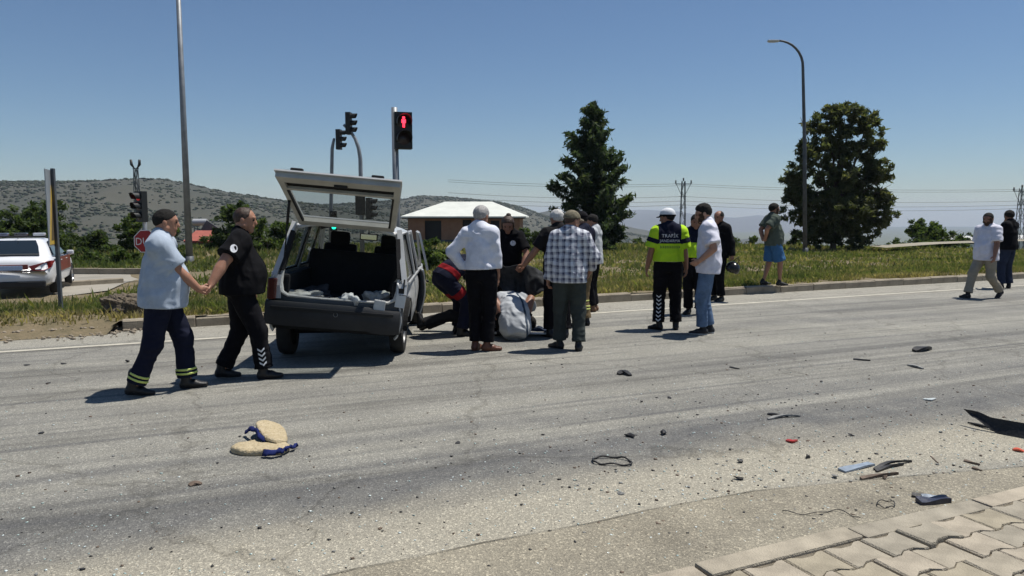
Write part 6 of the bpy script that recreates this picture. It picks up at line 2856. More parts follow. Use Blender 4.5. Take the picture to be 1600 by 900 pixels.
# 5 medic in navy and red bending down
def ex5(B):
    f = B['shirt_f']
    C0, W, R0, R1 = B['C0'], B['W'], B['R0'], B['R1']

    def test(P):
        q = (P - C0) @ R0
        return np.abs(q[:, 2] - .10) - .045
    slab_on(B, f, 'red_panel', C_RED, test, (C0 - .4, C0 + .45), .004, B['shirt'])
    for s_ in (1, -1):
        hp_, K = B['hip'][s_], B['leg'][s_][0]
        ax = nrm(K - hp_)
        c = hp_ + (K - hp_) * .62

        def t2(P, c=c, ax=ax):
            return np.maximum(np.abs((P - c) @ ax) - .055, np.linalg.norm(P - c, axis=-1) - .2)
        slab_on(B, B['trou_f'], 'red_panel', C_RED, t2, (c - .22, c + .22), .004, B['trousers'])


p5 = Vector((A(717, 400, 10.5).x, 10.35, 0))
make_person('medic in navy and red uniform bending low behind the man in the white shirt', p5, -58, 1.74, 1.05, 0, h=.0115,
            ppitch=42, cpitch=74, hpitch=62, pz=.83, pel=(0, -.22), RF=(.13, -.02, -5, 0), LF=(-.13, .05, 5, 0), RH=(.16, .52, .28), LH=(-.16, .56, .30), RE=(.6, -1, .4), LE=(-.6, -1, .4),
            skin_col=S2, shirt=dict(mat=C_NAVY, hem=-.04, sleeve=.8), trousers=dict(mat=C_NAVY, w=1.08), shoe=dict(mat=BOOT, high=.05), hair=dict(mat=HBLK), extra=ex5)


# 6 crouching helper in a light grey shirt, seen from behind
def ex6(B):
    f = B['shirt_f']
    W, R1 = B['W'], B['R1']

    def test(P):
        q = (P - W) @ R1
        return np.abs(q[:, 0] - .10 + .10 * (q[:, 2] - .1)) - .018
    slab_on(B, f, 'shoulder_strap', cloth('strap_blue_grey', (.05, .07, .10)), test, (W - .45, W + .5), .005, B['shirt'])


p6 = G(803, 529)
make_person('helper in a light grey shirt crouching with his back to the camera', (p6.x, p6.y + .02, 0), 8, 1.74, 1.06, .1, h=.0115,
            ppitch=38, cpitch=70, hpitch=66, pz=.27, pel=(0, -.08), RF=(.17, .12, -14, 18), LF=(-.17, .14, 14, 18), RK=(.55, 1, .6), LK=(-.55, 1, .6), RH=(.12, .60, .30), LH=(-.16, .58, .28), RE=(.8, -.4, .2), LE=(-.8, -.4, .2),
            skin_col=S3, shirt=dict(mat=C_GREY, hem=-.26, sleeve=.8, sw=1.1, ease=.022, flare=.95), trousers=dict(mat=C_BLK2, w=1.05), shoe=dict(mat=SNEAK), hair=dict(mat=HBLK), extra=ex6)

# 7 white haired man in a dark shirt holding out his arm
p7 = Vector((A(874, 400, 10.0).x, 10.15, 0))
make_person('white haired man in a dark shirt stretching out his left arm', p7, 12, 1.76, 1.03, .2, h=.0115,
            cpitch=4, hpitch=10, hyaw=22, LH=(-.46, .16, .99), LE=(-.3, -.6, -.6), handL=(-.8, .5, -.15), palmL=(0, -.3, -1), RH=(.25, .08, .82), curl=50, RF=(.10, -.02, -8, 0), LF=(-.12, .04, 20, 0),
            skin_col=S2, shirt=dict(mat=cloth('dark_charcoal_shirt', (.014, .013, .014)), collar=True, sleeve=.72, hem=-.10), trousers=dict(mat=C_BLK2), shoe=dict(mat=BOOT), hair=dict(mat=HWHT, t=.011, line=-.005))


# 8 man in a checked shirt and camouflage cap
def plaid():
    m = bpy.data.materials.new('checked_cloth')
    m.use_nodes = True
    nt = m.node_tree
    L = nt.links.new
    b = nt.nodes['Principled BSDF']
    b.inputs['Roughness'].default_value = .9
    b.inputs['Specular IOR Level'].default_value = .15
    tc = nt.nodes.new('ShaderNodeTexCoord')
    sx = nt.nodes.new('ShaderNodeSeparateXYZ')
    L(tc.outputs['Object'], sx.inputs[0])

    def stripes(out, f, ph, stops):
        a = nt.nodes.new('ShaderNodeMath')
        a.operation = 'MULTIPLY_ADD'
        a.inputs[1].default_value = f
        a.inputs[2].default_value = ph
        L(out, a.inputs[0])
        fr = nt.nodes.new('ShaderNodeMath')
        fr.operation = 'FRACT'
        L(a.outputs[0], fr.inputs[0])
        r_ = nt.nodes.new('ShaderNodeValToRGB')
        r_.color_ramp.interpolation = 'CONSTANT'
        e = r_.color_ramp.elements
        e[0].position, e[0].color = 0, stops[0][1] + (1,)
        e[1].position, e[1].color = stops[1][0], stops[1][1] + (1,)
        for p_, c in stops[2:]:
            e.new(p_).color = c + (1,)
        L(fr.outputs[0], r_.inputs[0])
        return r_.outputs[0]
    st = [(0, (.62, .64, .68)), (.34, (.16, .17, .24)), (.46, (.34, .35, .40)), (.54, (.055, .06, .10)), (.82, (.34, .35, .40)), (.88, (.62, .64, .68))]
    nw = nt.nodes.new('ShaderNodeTexNoise')
    nw.inputs['Scale'].default_value = 6
    nw.inputs['Detail'].default_value = 3
    L(tc.outputs['Object'], nw.inputs['Vector'])
    wv = nt.nodes.new('ShaderNodeVectorMath')
    wv.operation = 'MULTIPLY_ADD'
    L(nw.outputs['Color'], wv.inputs[0])
    wv.inputs[1].default_value = (.055, .055, .055)
    L(tc.outputs['Object'], wv.inputs[2])
    L(wv.outputs[0], sx.inputs[0])
    bpn = nt.nodes.new('ShaderNodeBump')
    bpn.inputs['Strength'].default_value = .5
    bpn.inputs['Distance'].default_value = .03
    L(nw.outputs['Fac'], bpn.inputs['Height'])
    L(bpn.outputs['Normal'], b.inputs['Normal'])
    c1 = stripes(sx.outputs['X'], 13.5, .2, st)
    c2 = stripes(sx.outputs['Z'], 12.5, .0, st)
    mx = nt.nodes.new('ShaderNodeMix')
    mx.data_type = 'RGBA'
    mx.inputs[0].default_value = .45
    L(c1, mx.inputs[6])
    L(c2, mx.inputs[7])
    L(mx.outputs[2], b.inputs['Base Color'])
    return m


p8 = G(889, 547)
CAMO = M('camouflage_cloth', (.22, .19, .13), .9, var=.5, vs=28, bump=.1, col2=(.06, .055, .035))


def ex8(B):
    cap(B, CAMO, M('cap_brim_tan', (.40, .35, .27), .8, var=.2, vs=10))


make_person('man in a blue and white checked shirt and camouflage cap seen from behind', p8, -6, 1.74, 1.10, .2, h=.0105,
            ppitch=1, cpitch=5, hpitch=8, hyaw=-50, RF=(.12, -.03, -6, 0), LF=(-.13, .10, 48, 0), pel=(0, .0), LH=(-.285, .02, .82), RH=(.25, .19, .98), RE=(1, -.8, 0), curl=45,
            skin_col=S2, shirt=dict(mat=plaid(), sleeve=(1.65, 1.9), hem=-.10, collar=True, sw=1.15, fold=.012, ease=.018), trousers=dict(mat=C_TROU, w=1.1, fold=.010), shoe=dict(mat=BOOT), hair=dict(mat=HBRN, t=.006), extra=ex8)


# 9 firefighter in khaki trousers behind him, 10 man in grey shirt further back
def ex9(B):
    cap(B, C_BLK)
    leg_bands(B, REFL, C_KHAKI, (.30, .40, .50, .60))


p9 = Vector((A(911, 400, 11.2).x, 11.2, 0))
make_person('firefighter in dark cap and khaki trousers with yellow bands behind the checked shirt', p9, 55, 1.74, 1.05, .2, h=.013, hpitch=14, hyaw=8,
            RH=(.22, .22, 1.0), LH=(-.2, .22, 1.0), skin_col=S3, shirt=dict(mat=C_NAVY, sleeve=.7, collar=True), trousers=dict(mat=C_KHAKI, w=1.15), shoe=dict(mat=BOOT, high=.05), hair=dict(mat=HBLK), extra=ex9)
p10 = Vector((A(928, 400, 13.0).x, 13.0, 0))
make_person('man in pale grey shirt, dark trousers and tan shoes behind the firefighter', p10, 70, 1.70, 1.0, .2, h=.014, hpitch=12,
            RH=(.22, .12, .86), LH=(-.2, .2, 1.0), skin_col=S2, shirt=dict(mat=C_GREY, sleeve=.75, collar=True), trousers=dict(mat=C_BLK2), shoe=dict(mat=C_TAN), hair=dict(mat=HBLK))


# 11 traffic officer in high visibility shirt, seen from behind
def vest(B, text=True):
    f = B['shirt_f']
    W, N, R1, C0, R0 = B['W'], B['N'], B['R1'], B['C0'], B['R0']

    def test(P):
        q = (P - W) @ R1
        return np.maximum(.155 - q[:, 2], np.abs(q[:, 0]) - .165)
    yk = slab_on(B, f, 'navy_yoke', C_NAVY, test, (W - .5, W + .5), .005, B['shirt'])
    for s_ in (1, -1):
        c = B['Sh'][s_] + (B['arm'][s_][0] - B['Sh'][s_]) * .42
        ax = nrm(B['arm'][s_][0] - B['Sh'][s_])

        def t2(P, c=c, ax=ax):
            return np.maximum(np.abs((P - c) @ ax) - .035, np.linalg.norm(P - c, axis=-1) - .12)
        slab_on(B, f, 'sleeve_band', C_NAVY, t2, (c - .14, c + .14), .005, B['shirt'])
    if text:
        o = W + R1 @ np.array([0, 0, .245])
        decal(B, yk, text_polys('TRAFİK', .070), o, (1, 0, 0), (0, 0, 1), (0, 1, 0), LETTER, 'lettering', B['shirt'], .006)
        o = W + R1 @ np.array([0, 0, .178])
        decal(B, yk, text_polys('JANDARMA', .056), o, (1, 0, 0), (0, 0, 1), (0, 1, 0), LETTER, 'lettering', B['shirt'], .006)
        polys = []
        for k in range(9):
            x = -.13 + k * .0325
            sg = 1 if k > 3 else 1
            polys += [[(x - .010, .018), (x + .002, .018), (x + .014, 0), (x + .002, 0)], [(x + .002, 0), (x + .014, 0), (x + .002, -.018), (x - .010, -.018)]]
        decal(B, B['shirt'], polys, W + R1 @ np.array([0, 0, .105]), (1, 0, 0), (0, 0, 1), (0, 1, 0), PRINT, 'chevron_print', None, .005)


def ex11(B):
    vest(B)
    WC = M('cap_white', (.62, .64, .66), .7, var=.08)
    cap(B, WC, C_BLK, .07, .02)

    def hb(P):
        q = B['hl'](P)
        return np.maximum(B['skull'](P) - .019, np.abs(q[:, 2] - .044 - .12 * q[:, 1]) - .013)
    hb.box = (B['hc'] - .16, B['hc'] + .16)
    B['part']('cap_band', hb, C_BLK, .0075)
    chevrons(B, -1, (.35, 1, 0), .015, 8, .0, .95)


p11 = G(1042, 515)
make_person('traffic officer in white cap and lettered high visibility shirt seen from behind', p11, -4, 1.765, 1.08, .15, h=.0105,
            hyaw=58, hpitch=6, RF=(.13, .02, -10, 0), LF=(-.13, -.02, 46, 0), LH=(-.30, .06, .90), LE=(-.6, -1, 0), RH=(.29, .08, .80), skin_col=S3, shirt=dict(mat=C_HIVIS, sleeve=.72, hem=.045, collar=C_NAVY, sw=1.15, ease=.02),
            trousers=dict(mat=C_BLK2, w=1.1, belt=M('duty_belt_white', (.40, .41, .42), .6, var=.3, vs=12), waist=.085), shoe=dict(mat=BOOT, high=.09), hair=dict(mat=HBLK, t=.006), extra=ex11)

# 12 second officer, mostly hidden
p12 = G(1084, 491)
make_person('second officer in a high visibility shirt half hidden behind the man in the white t-shirt', p12, 150, 1.70, 1.05, .15, h=.013, hpitch=10, hyaw=20,
            RH=(.27, .10, .84), LH=(-.27, .1, .84), skin_col=S3, shirt=dict(mat=C_HIVIS, sleeve=.72, hem=.045, collar=C_NAVY), trousers=dict(mat=C_BLK2, w=1.08), shoe=dict(mat=BOOT, high=.09), hair=dict(mat=HBLK),
            extra=lambda B: vest(B, False))

# 13 young man in white t-shirt and jeans
p13 = G(1104, 522)
make_person('young man in white t-shirt and blue jeans with his hand on his hip', p13, 76, 1.84, 1.0, 0, h=.0105,
            ppitch=-3, cpitch=6, hpitch=14, hyaw=4, LF=(-.08, .06, 2, 0), RF=(.10, -.03, -8, 0), LH=(-.215, .12, 1.01), LE=(-.55, -1, -.05), handL=(.35, .8, -.5), palmL=(1, 0, .2), RH=(.20, .05, .84),
            skin_col=S4, shirt=dict(mat=C_TEE, hem=-.13, sleeve=.68, sw=1.12, fold=.013, ease=.02), trousers=dict(mat=C_JEAN, fold=.008), shoe=dict(mat=SNEAK, sole=WSOLE), hair=dict(mat=HBLK, t=.009, top=.014), beard=dict(mat=STUB, t=.0015))

# 14 man in black with a helmet
p14 = G(1121, 470)
P14 = make_person('balding man in a black jacket holding a motorcycle helmet', p14, 118, 1.77, 1.04, .15, h=.013, hyaw=12, hpitch=6, RH=(.24, .04, .80), LH=(-.28, -.10, .86), LE=(-.6, -1, 0),
                  skin_col=S3, shirt=dict(mat=C_BLK, sleeve=1.95, hem=-.12, collar=True, sw=1.15), trousers=dict(mat=C_BLK2), shoe=dict(mat=BOOT), hair=dict(mat=HBLK, style='bald', t=.008), curl=60)

# 15 man in blue shorts standing on the kerb
p15 = kerb_pt(G(1205, 444, .13).x - .15, .10)
make_person('bearded man in olive t-shirt and blue shorts standing on the kerb', p15, -84, 1.80, 1.08, .45, h=.013, z0=.158, hpitch=2,
            cpitch=-3, RF=(.10, .13, -8, 0), LF=(-.11, -.14, 4, 0), RH=(.06, -.20, 1.02), LH=(-.04, -.21, .98), RE=(.6, -1, -.2), LE=(-.6, -1, -.2), handR=(-1, -.1, -.2), handL=(1, -.1, -.2), curl=55,
            skin_col=S2, shirt=dict(mat=C_OLIVE, hem=-.10, sleeve=.72, sw=1.15), trousers=dict(mat=C_SHORT, end=-.04, profile=(.108, .112, .112, .112)), shoe=dict(mat=SNEAK), hair=dict(mat=HBLK, t=.014), beard=dict(mat=STUB, t=.003))

# 16 man walking, white shirt and beige trousers
p16 = G(1537, 466)
make_person('man in a white t-shirt and beige trousers walking along the road on the right', p16, 110, 1.80, 1.12, .35, h=.013, hyaw=18, hpitch=4, pel=(0, 0),
            RF=(.09, .34, -4, -6), LF=(-.09, -.32, 6, 32), RH=(.27, -.04, .84), LH=(-.28, .14, .86), skin_col=S3, shirt=dict(mat=C_TEE, hem=-.14, sleeve=.78, sw=1.2, flare=1.05), trousers=dict(mat=C_BEIGE, w=1.0), shoe=dict(mat=SNEAK),
            hair=dict(mat=HBLK, t=.009), beard=dict(mat=STUB, t=.004, full=True))

# 17 man in black shirt and jeans, hand raised to his head
p17 = G(1571, 451)
make_person('man in black t-shirt and dark jeans with a hand raised to his head', p17, 30, 1.80, 1.1, .2, h=.013, hyaw=-30, hpitch=8, RH=(.12, .12, 1.60), RE=(1, .5, -.8), handR=(-.5, -.3, .8), LH=(-.2, .25, 1.02), LE=(-1, -.4, -.3),
            RF=(.13, .0, -60, 0), LF=(-.13, .03, -30, 0), skin_col=S3, shirt=dict(mat=C_BLK, hem=-.08, sleeve=.7, sw=1.1), trousers=dict(mat=C_JEAND, w=1.08), shoe=dict(mat=SNEAK), hair=dict(mat=HBLK, t=.016, style='long'))

# 18 person lying on the road, attended by the helpers
pv = G(722, 524)
make_person('person in dark clothes lying on the road, feet towards the wrecked car', (G(650, 522).x, G(650, 522).y + .12, 0), 0, 1.72, 1.0, 0, h=.013, pz=.95,
            RF=(.16, -.05, -10, 0, .10), LF=(-.12, .02, 10, 0, .10), RH=(.22, .10, .92), LH=(-.22, .1, .92), skin_col=S2, shirt=dict(mat=C_BLK, sleeve=1.9, hem=-.1), trousers=dict(mat=cloth('charcoal_trouser', (.018, .018, .02))),
            shoe=dict(mat=SNEAK), hair=dict(mat=HBLK), rootrot=(R(90), 0, R(90)), z0=.135)


# ------------------------------------------------------------------ things people hold, and the cover
def helmet():
    B = P14
    k = B['k']
    h_ = B['arm'][-1][1] * k
    Rz = Matrix.Rotation(R(118), 3, 'Z')
    w = Rz @ Vector(h_)
    c = Vector((p14.x + w.x + .02, p14.y + w.y, w.z - .26))
    t = thing('helmet', 'black motorcycle helmet hanging from the hand of the man in black', 'helmet', c, (.3, .2, .4))

    def f(P):
        d = ell((0, 0, 0), (.125, .155, .13))(P)
        d = np.maximum(d, -(ell((0, 0, -.04), (.10, .13, .12))(P)))
        d = np.maximum(d, -(P[:, 2] + .11))
        vis = np.maximum(np.abs(P[:, 2] - .005) - .045, .06 - P[:, 1])
        return np.maximum(d, -vis)
    V, Q = surface_net(f, (-.17, -.2, -.17), (.17, .2, .17), .009)
    link('shell', new_mesh('shell', V, Q, M('helmet_black', (.012, .012, .013), .25, var=.1, bump=0), smooth=True), t)

    def g(P):
        d = np.abs(ell((0, 0, 0), (.122, .152, .127))(P)) - .004
        return np.maximum(d, np.maximum(np.abs(P[:, 2] - .005) - .05, .05 - P[:, 1]))
    V, Q = surface_net(g, (-.17, -.2, -.17), (.17, .2, .17), .006)
    link('visor', new_mesh('visor', V, Q, M('visor_smoke', (.05, .05, .055), .08, var=0, bump=0), smooth=True), t)
    mb = MB()
    mb.tube([(-.08, .02, .0), (-.03, 0, .18), (.03, 0, .26), (.06, -.01, .18), (.09, .02, .0)], .009, 6)
    mb.build('strap', BLACK, t, smooth='all')


helmet()


def cover():
    """dark jacket held out between two people to shade the person on the ground"""
    top = [A(770, 409, 10.5), A(790, 416, 10.48), A(806, 414, 10.45), A(820, 413, 10.42), A(842, 424, 10.38), A(872, 438, 10.34)]
    bot = [A(776, 442, 10.45), A(792, 462, 10.4), A(808, 474, 10.38), A(824, 470, 10.36), A(846, 456, 10.34), A(874, 453, 10.3)]
    n, m = 60, 22
    V = np.zeros((n + 1, m + 1, 3))
    tt = np.linspace(0, 1, 6)
    T = np.array([list(p) for p in top])
    Bt = np.array([list(p) for p in bot])
    for i in range(n + 1):
        q = i / n
        a = np.array([np.interp(q, tt, T[:, k]) for k in range(3)])
        b = np.array([np.interp(q, tt, Bt[:, k]) for k in range(3)])
        for j in range(m + 1):
            r_ = j / m
            p = a * (1 - r_) + b * r_
            p[1] += .10 * math.sin(math.pi * r_) * (1 if q < .6 else -.2) + .45 * (1 - r_) * max(0, (q - .62)) * 1.6
            w_ = fbm(np.array([[q * 9, r_ * 2.2, 1.0]]), 3, 4)[0]
            p[1] += .05 * w_ * (.3 + r_)
            p[2] += .015 * fbm(np.array([[q * 7, r_ * 4, 5.0]]), 2, 6)[0]
            V[i, j] = p
    I = np.arange((n + 1) * (m + 1)).reshape(n + 1, m + 1)
    Fc = np.stack([I[:-1, :-1], I[1:, :-1], I[1:, 1:], I[:-1, 1:]], -1).reshape(-1, 4)
    o = link('cover_cloth', new_mesh('cover_cloth', V.reshape(-1, 3), Fc, cloth('dark_grey_cover', (.035, .037, .04), var=.45), smooth=True))
    md = o.modifiers.new('thickness', 'SOLIDIFY')
    md.thickness = .012
    tag(o, 'dark grey cloth held up between two standing people over the crouching helper', 'cloth')


cover()


def stretcher():
    c = G(852, 523)
    t = thing('stretcher', 'low stretcher with dark blue sheet and pale frame lying on the road', 'stretcher', (G(835, 523).x, G(835, 523).y, 0), (0, 0, R(-4)))
    mb = MB()
    for y in (-.20, .20):
        mb.tube([(-.62, y, .05), (.44, y, .05)], .018, 8)
    for x in (-.6, -.1, .42):
        mb.tube([(x, -.2, .05), (x, .2, .05)], .014, 6)
    mb.build('frame', M('pale_alloy', (.50, .52, .54), .4, .6, var=.1), t, smooth='all')
    V, Fc = [], []
    for i in range(25):
        for j in range(9):
            u, v = i / 24, j / 8
            V.append((-.62 + 1.06 * u, -.19 + .38 * v, .075 + .018 * vnoise(np.array([[u * 9, v * 4, 2]]), 1)[0]))
    for i in range(24):
        for j in range(8):
            a = i * 9 + j
            Fc.append((a, a + 9, a + 10, a + 1))
    me = new_mesh('sheet', V, Fc, cloth('stretcher_blue', (.025, .035, .06)), smooth=True)
    sh = link('sheet', me, t)
    for x, w in ((.12, .03), (.26, .045), (.38, .03)):
        mb = MB()
        mb.box((x, 0, .105), (w, .40, .008), Matrix.Rotation(.5, 3, 'Z'))
        mb.build('strap', M('strap_white', (.50, .52, .55), .8, var=.2, vs=12), t)


stretcher()

c = G(694, 496)
mb = MB()
mb.lathe([(.235 + .016 * math.cos(a), .016 * math.sin(a)) for a in np.linspace(0, 6.28, 9)[:-1]], 36, lambda x, y, h: Vector((x, y * .72, h + .018)), closed=True)
o = mb.build('rubber_hoop', M('brown_rubber', (.10, .065, .04), .7, var=.2), None, c, smooth='all')
tag(o, 'thin brown rubber hoop lying on the road right of the wrecked car', 'hoop')

# ------------------------------------------------------------------ wreckage on the road
D_BLK = M('debris_black', (.014, .014, .015), .55, var=.4, vs=20, bump=.2)
D_GRY = M('debris_grey', (.20, .20, .19), .7, var=.4, vs=20, bump=.2)
D_BLU = M('debris_blue_grey', (.25, .30, .36), .45, var=.3, vs=12, bump=.1)
D_BRN = M('debris_brown', (.13, .095, .07), .8, var=.4, vs=16, bump=.2)
D_RED = M('debris_red', (.42, .03, .02), .3, var=.3, vs=16, bump=.1)
D_ORG = M('debris_orange', (.55, .10, .045), .35, var=.2, vs=16, bump=.1)
D_CLR = M('debris_pale', (.55, .58, .56), .25, var=.2, vs=16, bump=.1)


def lump(label, px, py, w, mat, seed, flat=.6, name='debris_lump', cat='debris', aspect=.75):
    p = G(px, py)
    s_ = w * p.y / F / 2
    r = np.random.default_rng(seed)
    bm = bmesh.new()
    bmesh.ops.create_icosphere(bm, subdivisions=3, radius=1)
    V = np.array([v.co[:] for v in bm.verts])
    bm.verts.index_update()
    Fc = np.array([[v.index for v in f.verts] for f in bm.faces])
    bm.free()
    # chipped block: cut by a few random planes
    V = V * r.uniform(.6, 1.2, 3)
    for k in range(14):
        n = nrm(r.normal(size=3))
        d = r.uniform(.25, .75)
        e = V @ n - d
        V = V - np.maximum(e, 0)[:, None] * n
    V *= (1 + .22 * vnoise(V * 3 + seed, seed))[:, None]
    V *= np.array([s_, s_ * aspect, s_ * flat * .75]) * 1.2
    V[:, 2] -= V[:, 2].min()
    o = link(name, new_mesh(name, V, Fc, mat), None, (p.x, p.y, .001), (0, 0, r.uniform(0, 6)))
    return tag(o, label, cat, 'wreckage on the road')


def piece(label, pts, width, th, mat, bend=0.0, name='debris_strip', lift=0.0, wave=0.0, seed=1, cat='debris', taper=True):
    """bent strip lying along a path of photograph pixels"""
    P = [G(a, b) for a, b in pts]
    path = []
    for a, b in zip(P, P[1:]):
        for q in np.linspace(0, 1, 9)[:-1]:
            path.append(a + (b - a) * q)
    path.append(P[-1])
    n = len(path)
    c = sum(path, Vector()) / n
    mb = MB()
    V, Fc = [], []
    for i, p in enumerate(path):
        d = (path[min(i + 1, n - 1)] - path[max(i - 1, 0)]).normalized()
        s_ = Vector((-d.y, d.x, 0))
        t = i / (n - 1)
        w = width * (math.sin(math.pi * (.12 + .8 * t)) ** .5 if taper else 1) / 2
        z = th * .5 + bend * math.sin(math.pi * t) + lift * t + abs(wave * math.sin(t * 9 + seed))
        tilt = .25 * math.sin(t * 5 + seed)
        q = p - c
        for a, b in ((-1, -1), (1, -1), (1, 1), (-1, 1)):
            V.append(q + s_ * (a * w) + Vector((0, 0, max(.001, z + b * th / 2 + a * tilt * th))))
    for i in range(n - 1):
        for k in range(4):
            Fc.append((i * 4 + k, i * 4 + (k + 1) % 4, i * 4 + 4 + (k + 1) % 4, i * 4 + 4 + k))
    Fc += [(0, 1, 2, 3), tuple(range(4 * n - 1, 4 * n - 5, -1))]
    mb.add(V, Fc)
    o = mb.build(name, mat, None, (c.x, c.y, 0))
    return tag(o, label, cat, 'wreckage on the road')


def loop(label, pts, r, mat, name='wire_loop', z=.012, closed=True, cat='debris'):
    P = [G(a, b) for a, b in pts]
    c = sum(P, Vector()) / len(P)
    # smooth the path
    Q = []
    n = len(P)
    rngk = range(n if closed else n - 1)
    for i in rngk:
        p0, p1, p2, p3 = (P[(i - 1) % n], P[i], P[(i + 1) % n], P[(i + 2) % n]) if closed else (P[max(0, i - 1)], P[i], P[i + 1], P[min(n - 1, i + 2)])
        for t in np.linspace(0, 1, 7)[:-1]:
            Q.append(.5 * ((2 * p1) + (p2 - p0) * t + (2 * p0 - 5 * p1 + 4 * p2 - p3) * t * t + (3 * p1 - p0 - 3 * p2 + p3) * t ** 3))
    Q.append(Q[0] if closed else P[-1])
    mb = MB()
    mb.tube([q - c + Vector((0, 0, z + .006 * math.sin(i * .7))) for i, q in enumerate(Q)], r, 6)
    o = mb.build(name, mat, None, (c.x, c.y, 0), smooth='all')
    return tag(o, label, cat, 'wreckage on the road')


# the two torn pieces of padding
def padding():
    straw = M('padding_straw', (.36, .285, .165), .95, var=.25, vs=26, bump=.9, bs=45, col2=(.50, .42, .28))
    navy = cloth('padding_blue', (.015, .022, .10))
    dark = cloth('padding_under', (.04, .035, .02), var=.5)

    def slab(label, pts, z, th, lift, blue, seed):
        P = [G(x, y, z + th) for x, y in pts]
        c = sum(P, Vector()) / len(P)
        t = thing('torn_padding', label, 'padding', (c.x, c.y, 0), (0, 0, 0), 'torn padding on the road')
        # rounded outline
        n = len(P)
        O = []
        for i in range(n):
            p0, p1, p2, p3 = P[i - 1], P[i], P[(i + 1) % n], P[(i + 2) % n]
            for q in (0, .25, .5, .75):
                O.append(.5 * ((2 * p1) + (p2 - p0) * q + (2 * p0 - 5 * p1 + 4 * p2 - p3) * q * q + (3 * p1 - p0 - 3 * p2 + p3) * q ** 3) - c)
        m = len(O)
        xs = [o.x for o in O]
        x0, x1 = min(xs), max(xs)

        def top(x, y, k):
            tl = lift * min(1, max(0, 1 - (x - x0) / (x1 - x0))) ** 1.3
            return z + tl + k + .007 * vnoise(np.array([[x * 22, y * 22, seed]]), seed)[0]
        rings = [(1.0, .12), (1.02, .5), (1.0, .82), (.94, .98), (.80, 1.04), (.55, 1.02), (.28, 1.05)]
        V, Fc = [], []
        for sc, hh_ in rings:
            for i, o in enumerate(O):
                wob = 1 + .035 * vnoise(np.array([[i * .55, hh_ * 3, seed]]), seed)[0]
                V.append((o.x * sc * wob, o.y * sc * wob, max(.003, top(o.x * sc, o.y * sc, th * (hh_ - .12)))))
        for r_ in range(len(rings) - 1):
            for i in range(m):
                j = (i + 1) % m
                Fc.append((r_ * m + i, r_ * m + j, (r_ + 1) * m + j, (r_ + 1) * m + i))
        Fc.append(tuple(range((len(rings) - 1) * m, len(rings) * m)))
        mi = [1 if f[0] < m and seed == 8 else 0 for f in Fc]
        me = new_mesh('cushion', V, Fc, [straw, dark], mi, smooth=True)
        link('cushion', me, t)
        V2 = [(o.x * .99, o.y * .99, max(.002, top(o.x, o.y, -.006))) for o in O]
        link('backing', new_mesh('backing', V2, [tuple(range(m))], dark), t)
        for bl_ in blue:
            Q = [G(x, y, zz) - Vector((c.x, c.y, 0)) for x, y, zz in bl_]
            path = []
            for a, b in zip(Q, Q[1:]):
                for q in np.linspace(0, 1, 7)[:-1]:
                    path.append(a + (b - a) * q)
            path.append(Q[-1])
            V3, F3 = [], []
            # a torn, folded flap of cloth: a crumpled ribbon
            for i, p in enumerate(path):
                for j in range(6):
                    v = j / 5
                    nz = vnoise(np.array([[i * .45, v * 3, seed + 2]]), seed)[0]
                    nz2 = vnoise(np.array([[i * .9, v * 2, seed + 9]]), seed)[0]
                    V3.append((p.x + .012 * nz2, p.y + (v - .5) * (.055 + .02 * nz2), max(.004, p.z + .018 * math.sin(v * 3.14) + .014 * nz)))
            for i in range(len(path) - 1):
                for j in range(5):
                    a = i * 6 + j
                    F3.append((a, a + 6, a + 7, a + 1))
            o = link('blue_cloth', new_mesh('blue_cloth', V3, F3, navy, smooth=True), t)
            md = o.modifiers.new('thickness', 'SOLIDIFY')
            md.thickness = .008
    slab('nearer torn straw coloured pad with blue cloth at its right end, lying on the road',
         [(361, 697), (366, 691), (384, 688), (410, 685), (432, 684), (446, 688), (452, 694), (440, 700), (412, 702), (380, 702)], 0, .048, 0, [[(412, 708, .03), (430, 707, .04), (444, 703, .04), (452, 700, .03), (464, 698, .02)]], 3)
    slab('farther torn straw coloured pad with blue torn cloth edge, lying behind the nearer pad',
         [(400, 668), (410, 663), (428, 662), (441, 667), (448, 676), (446, 684), (432, 687), (416, 685), (406, 678)], .02, .05, .05, [[(384, 676, .03), (392, 671, .07), (400, 672, .09), (404, 680, .08), (412, 688, .05), (424, 691, .03)]], 8)


padding()

lump('black broken lump left of the pair lying in the dark tyre track', 985, 683, 20, D_BLK, 1)
lump('black broken lump right of the pair lying in the dark tyre track', 1036, 679, 19, D_BLK, 2)
lump('small black lump behind the two pieces near the pale joint', 1157, 723, 13, D_BLK, 3)
lump('small black lump with a pale top nearest the pale joint', 1156, 750, 15, D_BLK, 4, .5)
lump('angular black lump right of the red fragment', 1263, 715, 13, D_BLK, 5, .8)
lump('flat grey stone near the front of the dusty strip', 970, 772, 18, D_GRY, 6, .35)
lump('grey knob beside the blue grey strip', 1304, 746, 13, D_GRY, 7, .8)
lump('dark round knob under the brown stick', 1383, 749, 13, D_BRN, 8, .8)
lump('small dark crumb above the black pair in the tyre track', 1003, 628, 8, D_BLK, 9)
lump('small dark crumb right of the other crumb behind the black pair', 1046, 622, 12, D_BLK, 10, .25)
lump('small dark flake in the road right of the standing men', 1283, 597, 10, D_BLK, 11, .3)
lump('second small dark flake in front of the other flake', 1277, 616, 9, D_BLK, 12, .3)
lump('dark crumb left of the big black strip', 1330, 681, 8, D_BLK, 13, .7)
lump('dark flat chip in the left lane', 64, 677, 13, D_BLK, 14, .25)
lump('flat dark chip in the middle of the road', 716, 692, 14, D_BLK, 15, .25)
lump('dark chip near the left edge beside the white line', 41, 571, 13, D_BLK, 16, .2)
lump('dark chip right of the one beside the white line', 99, 569, 10, D_BLK, 17, .3)
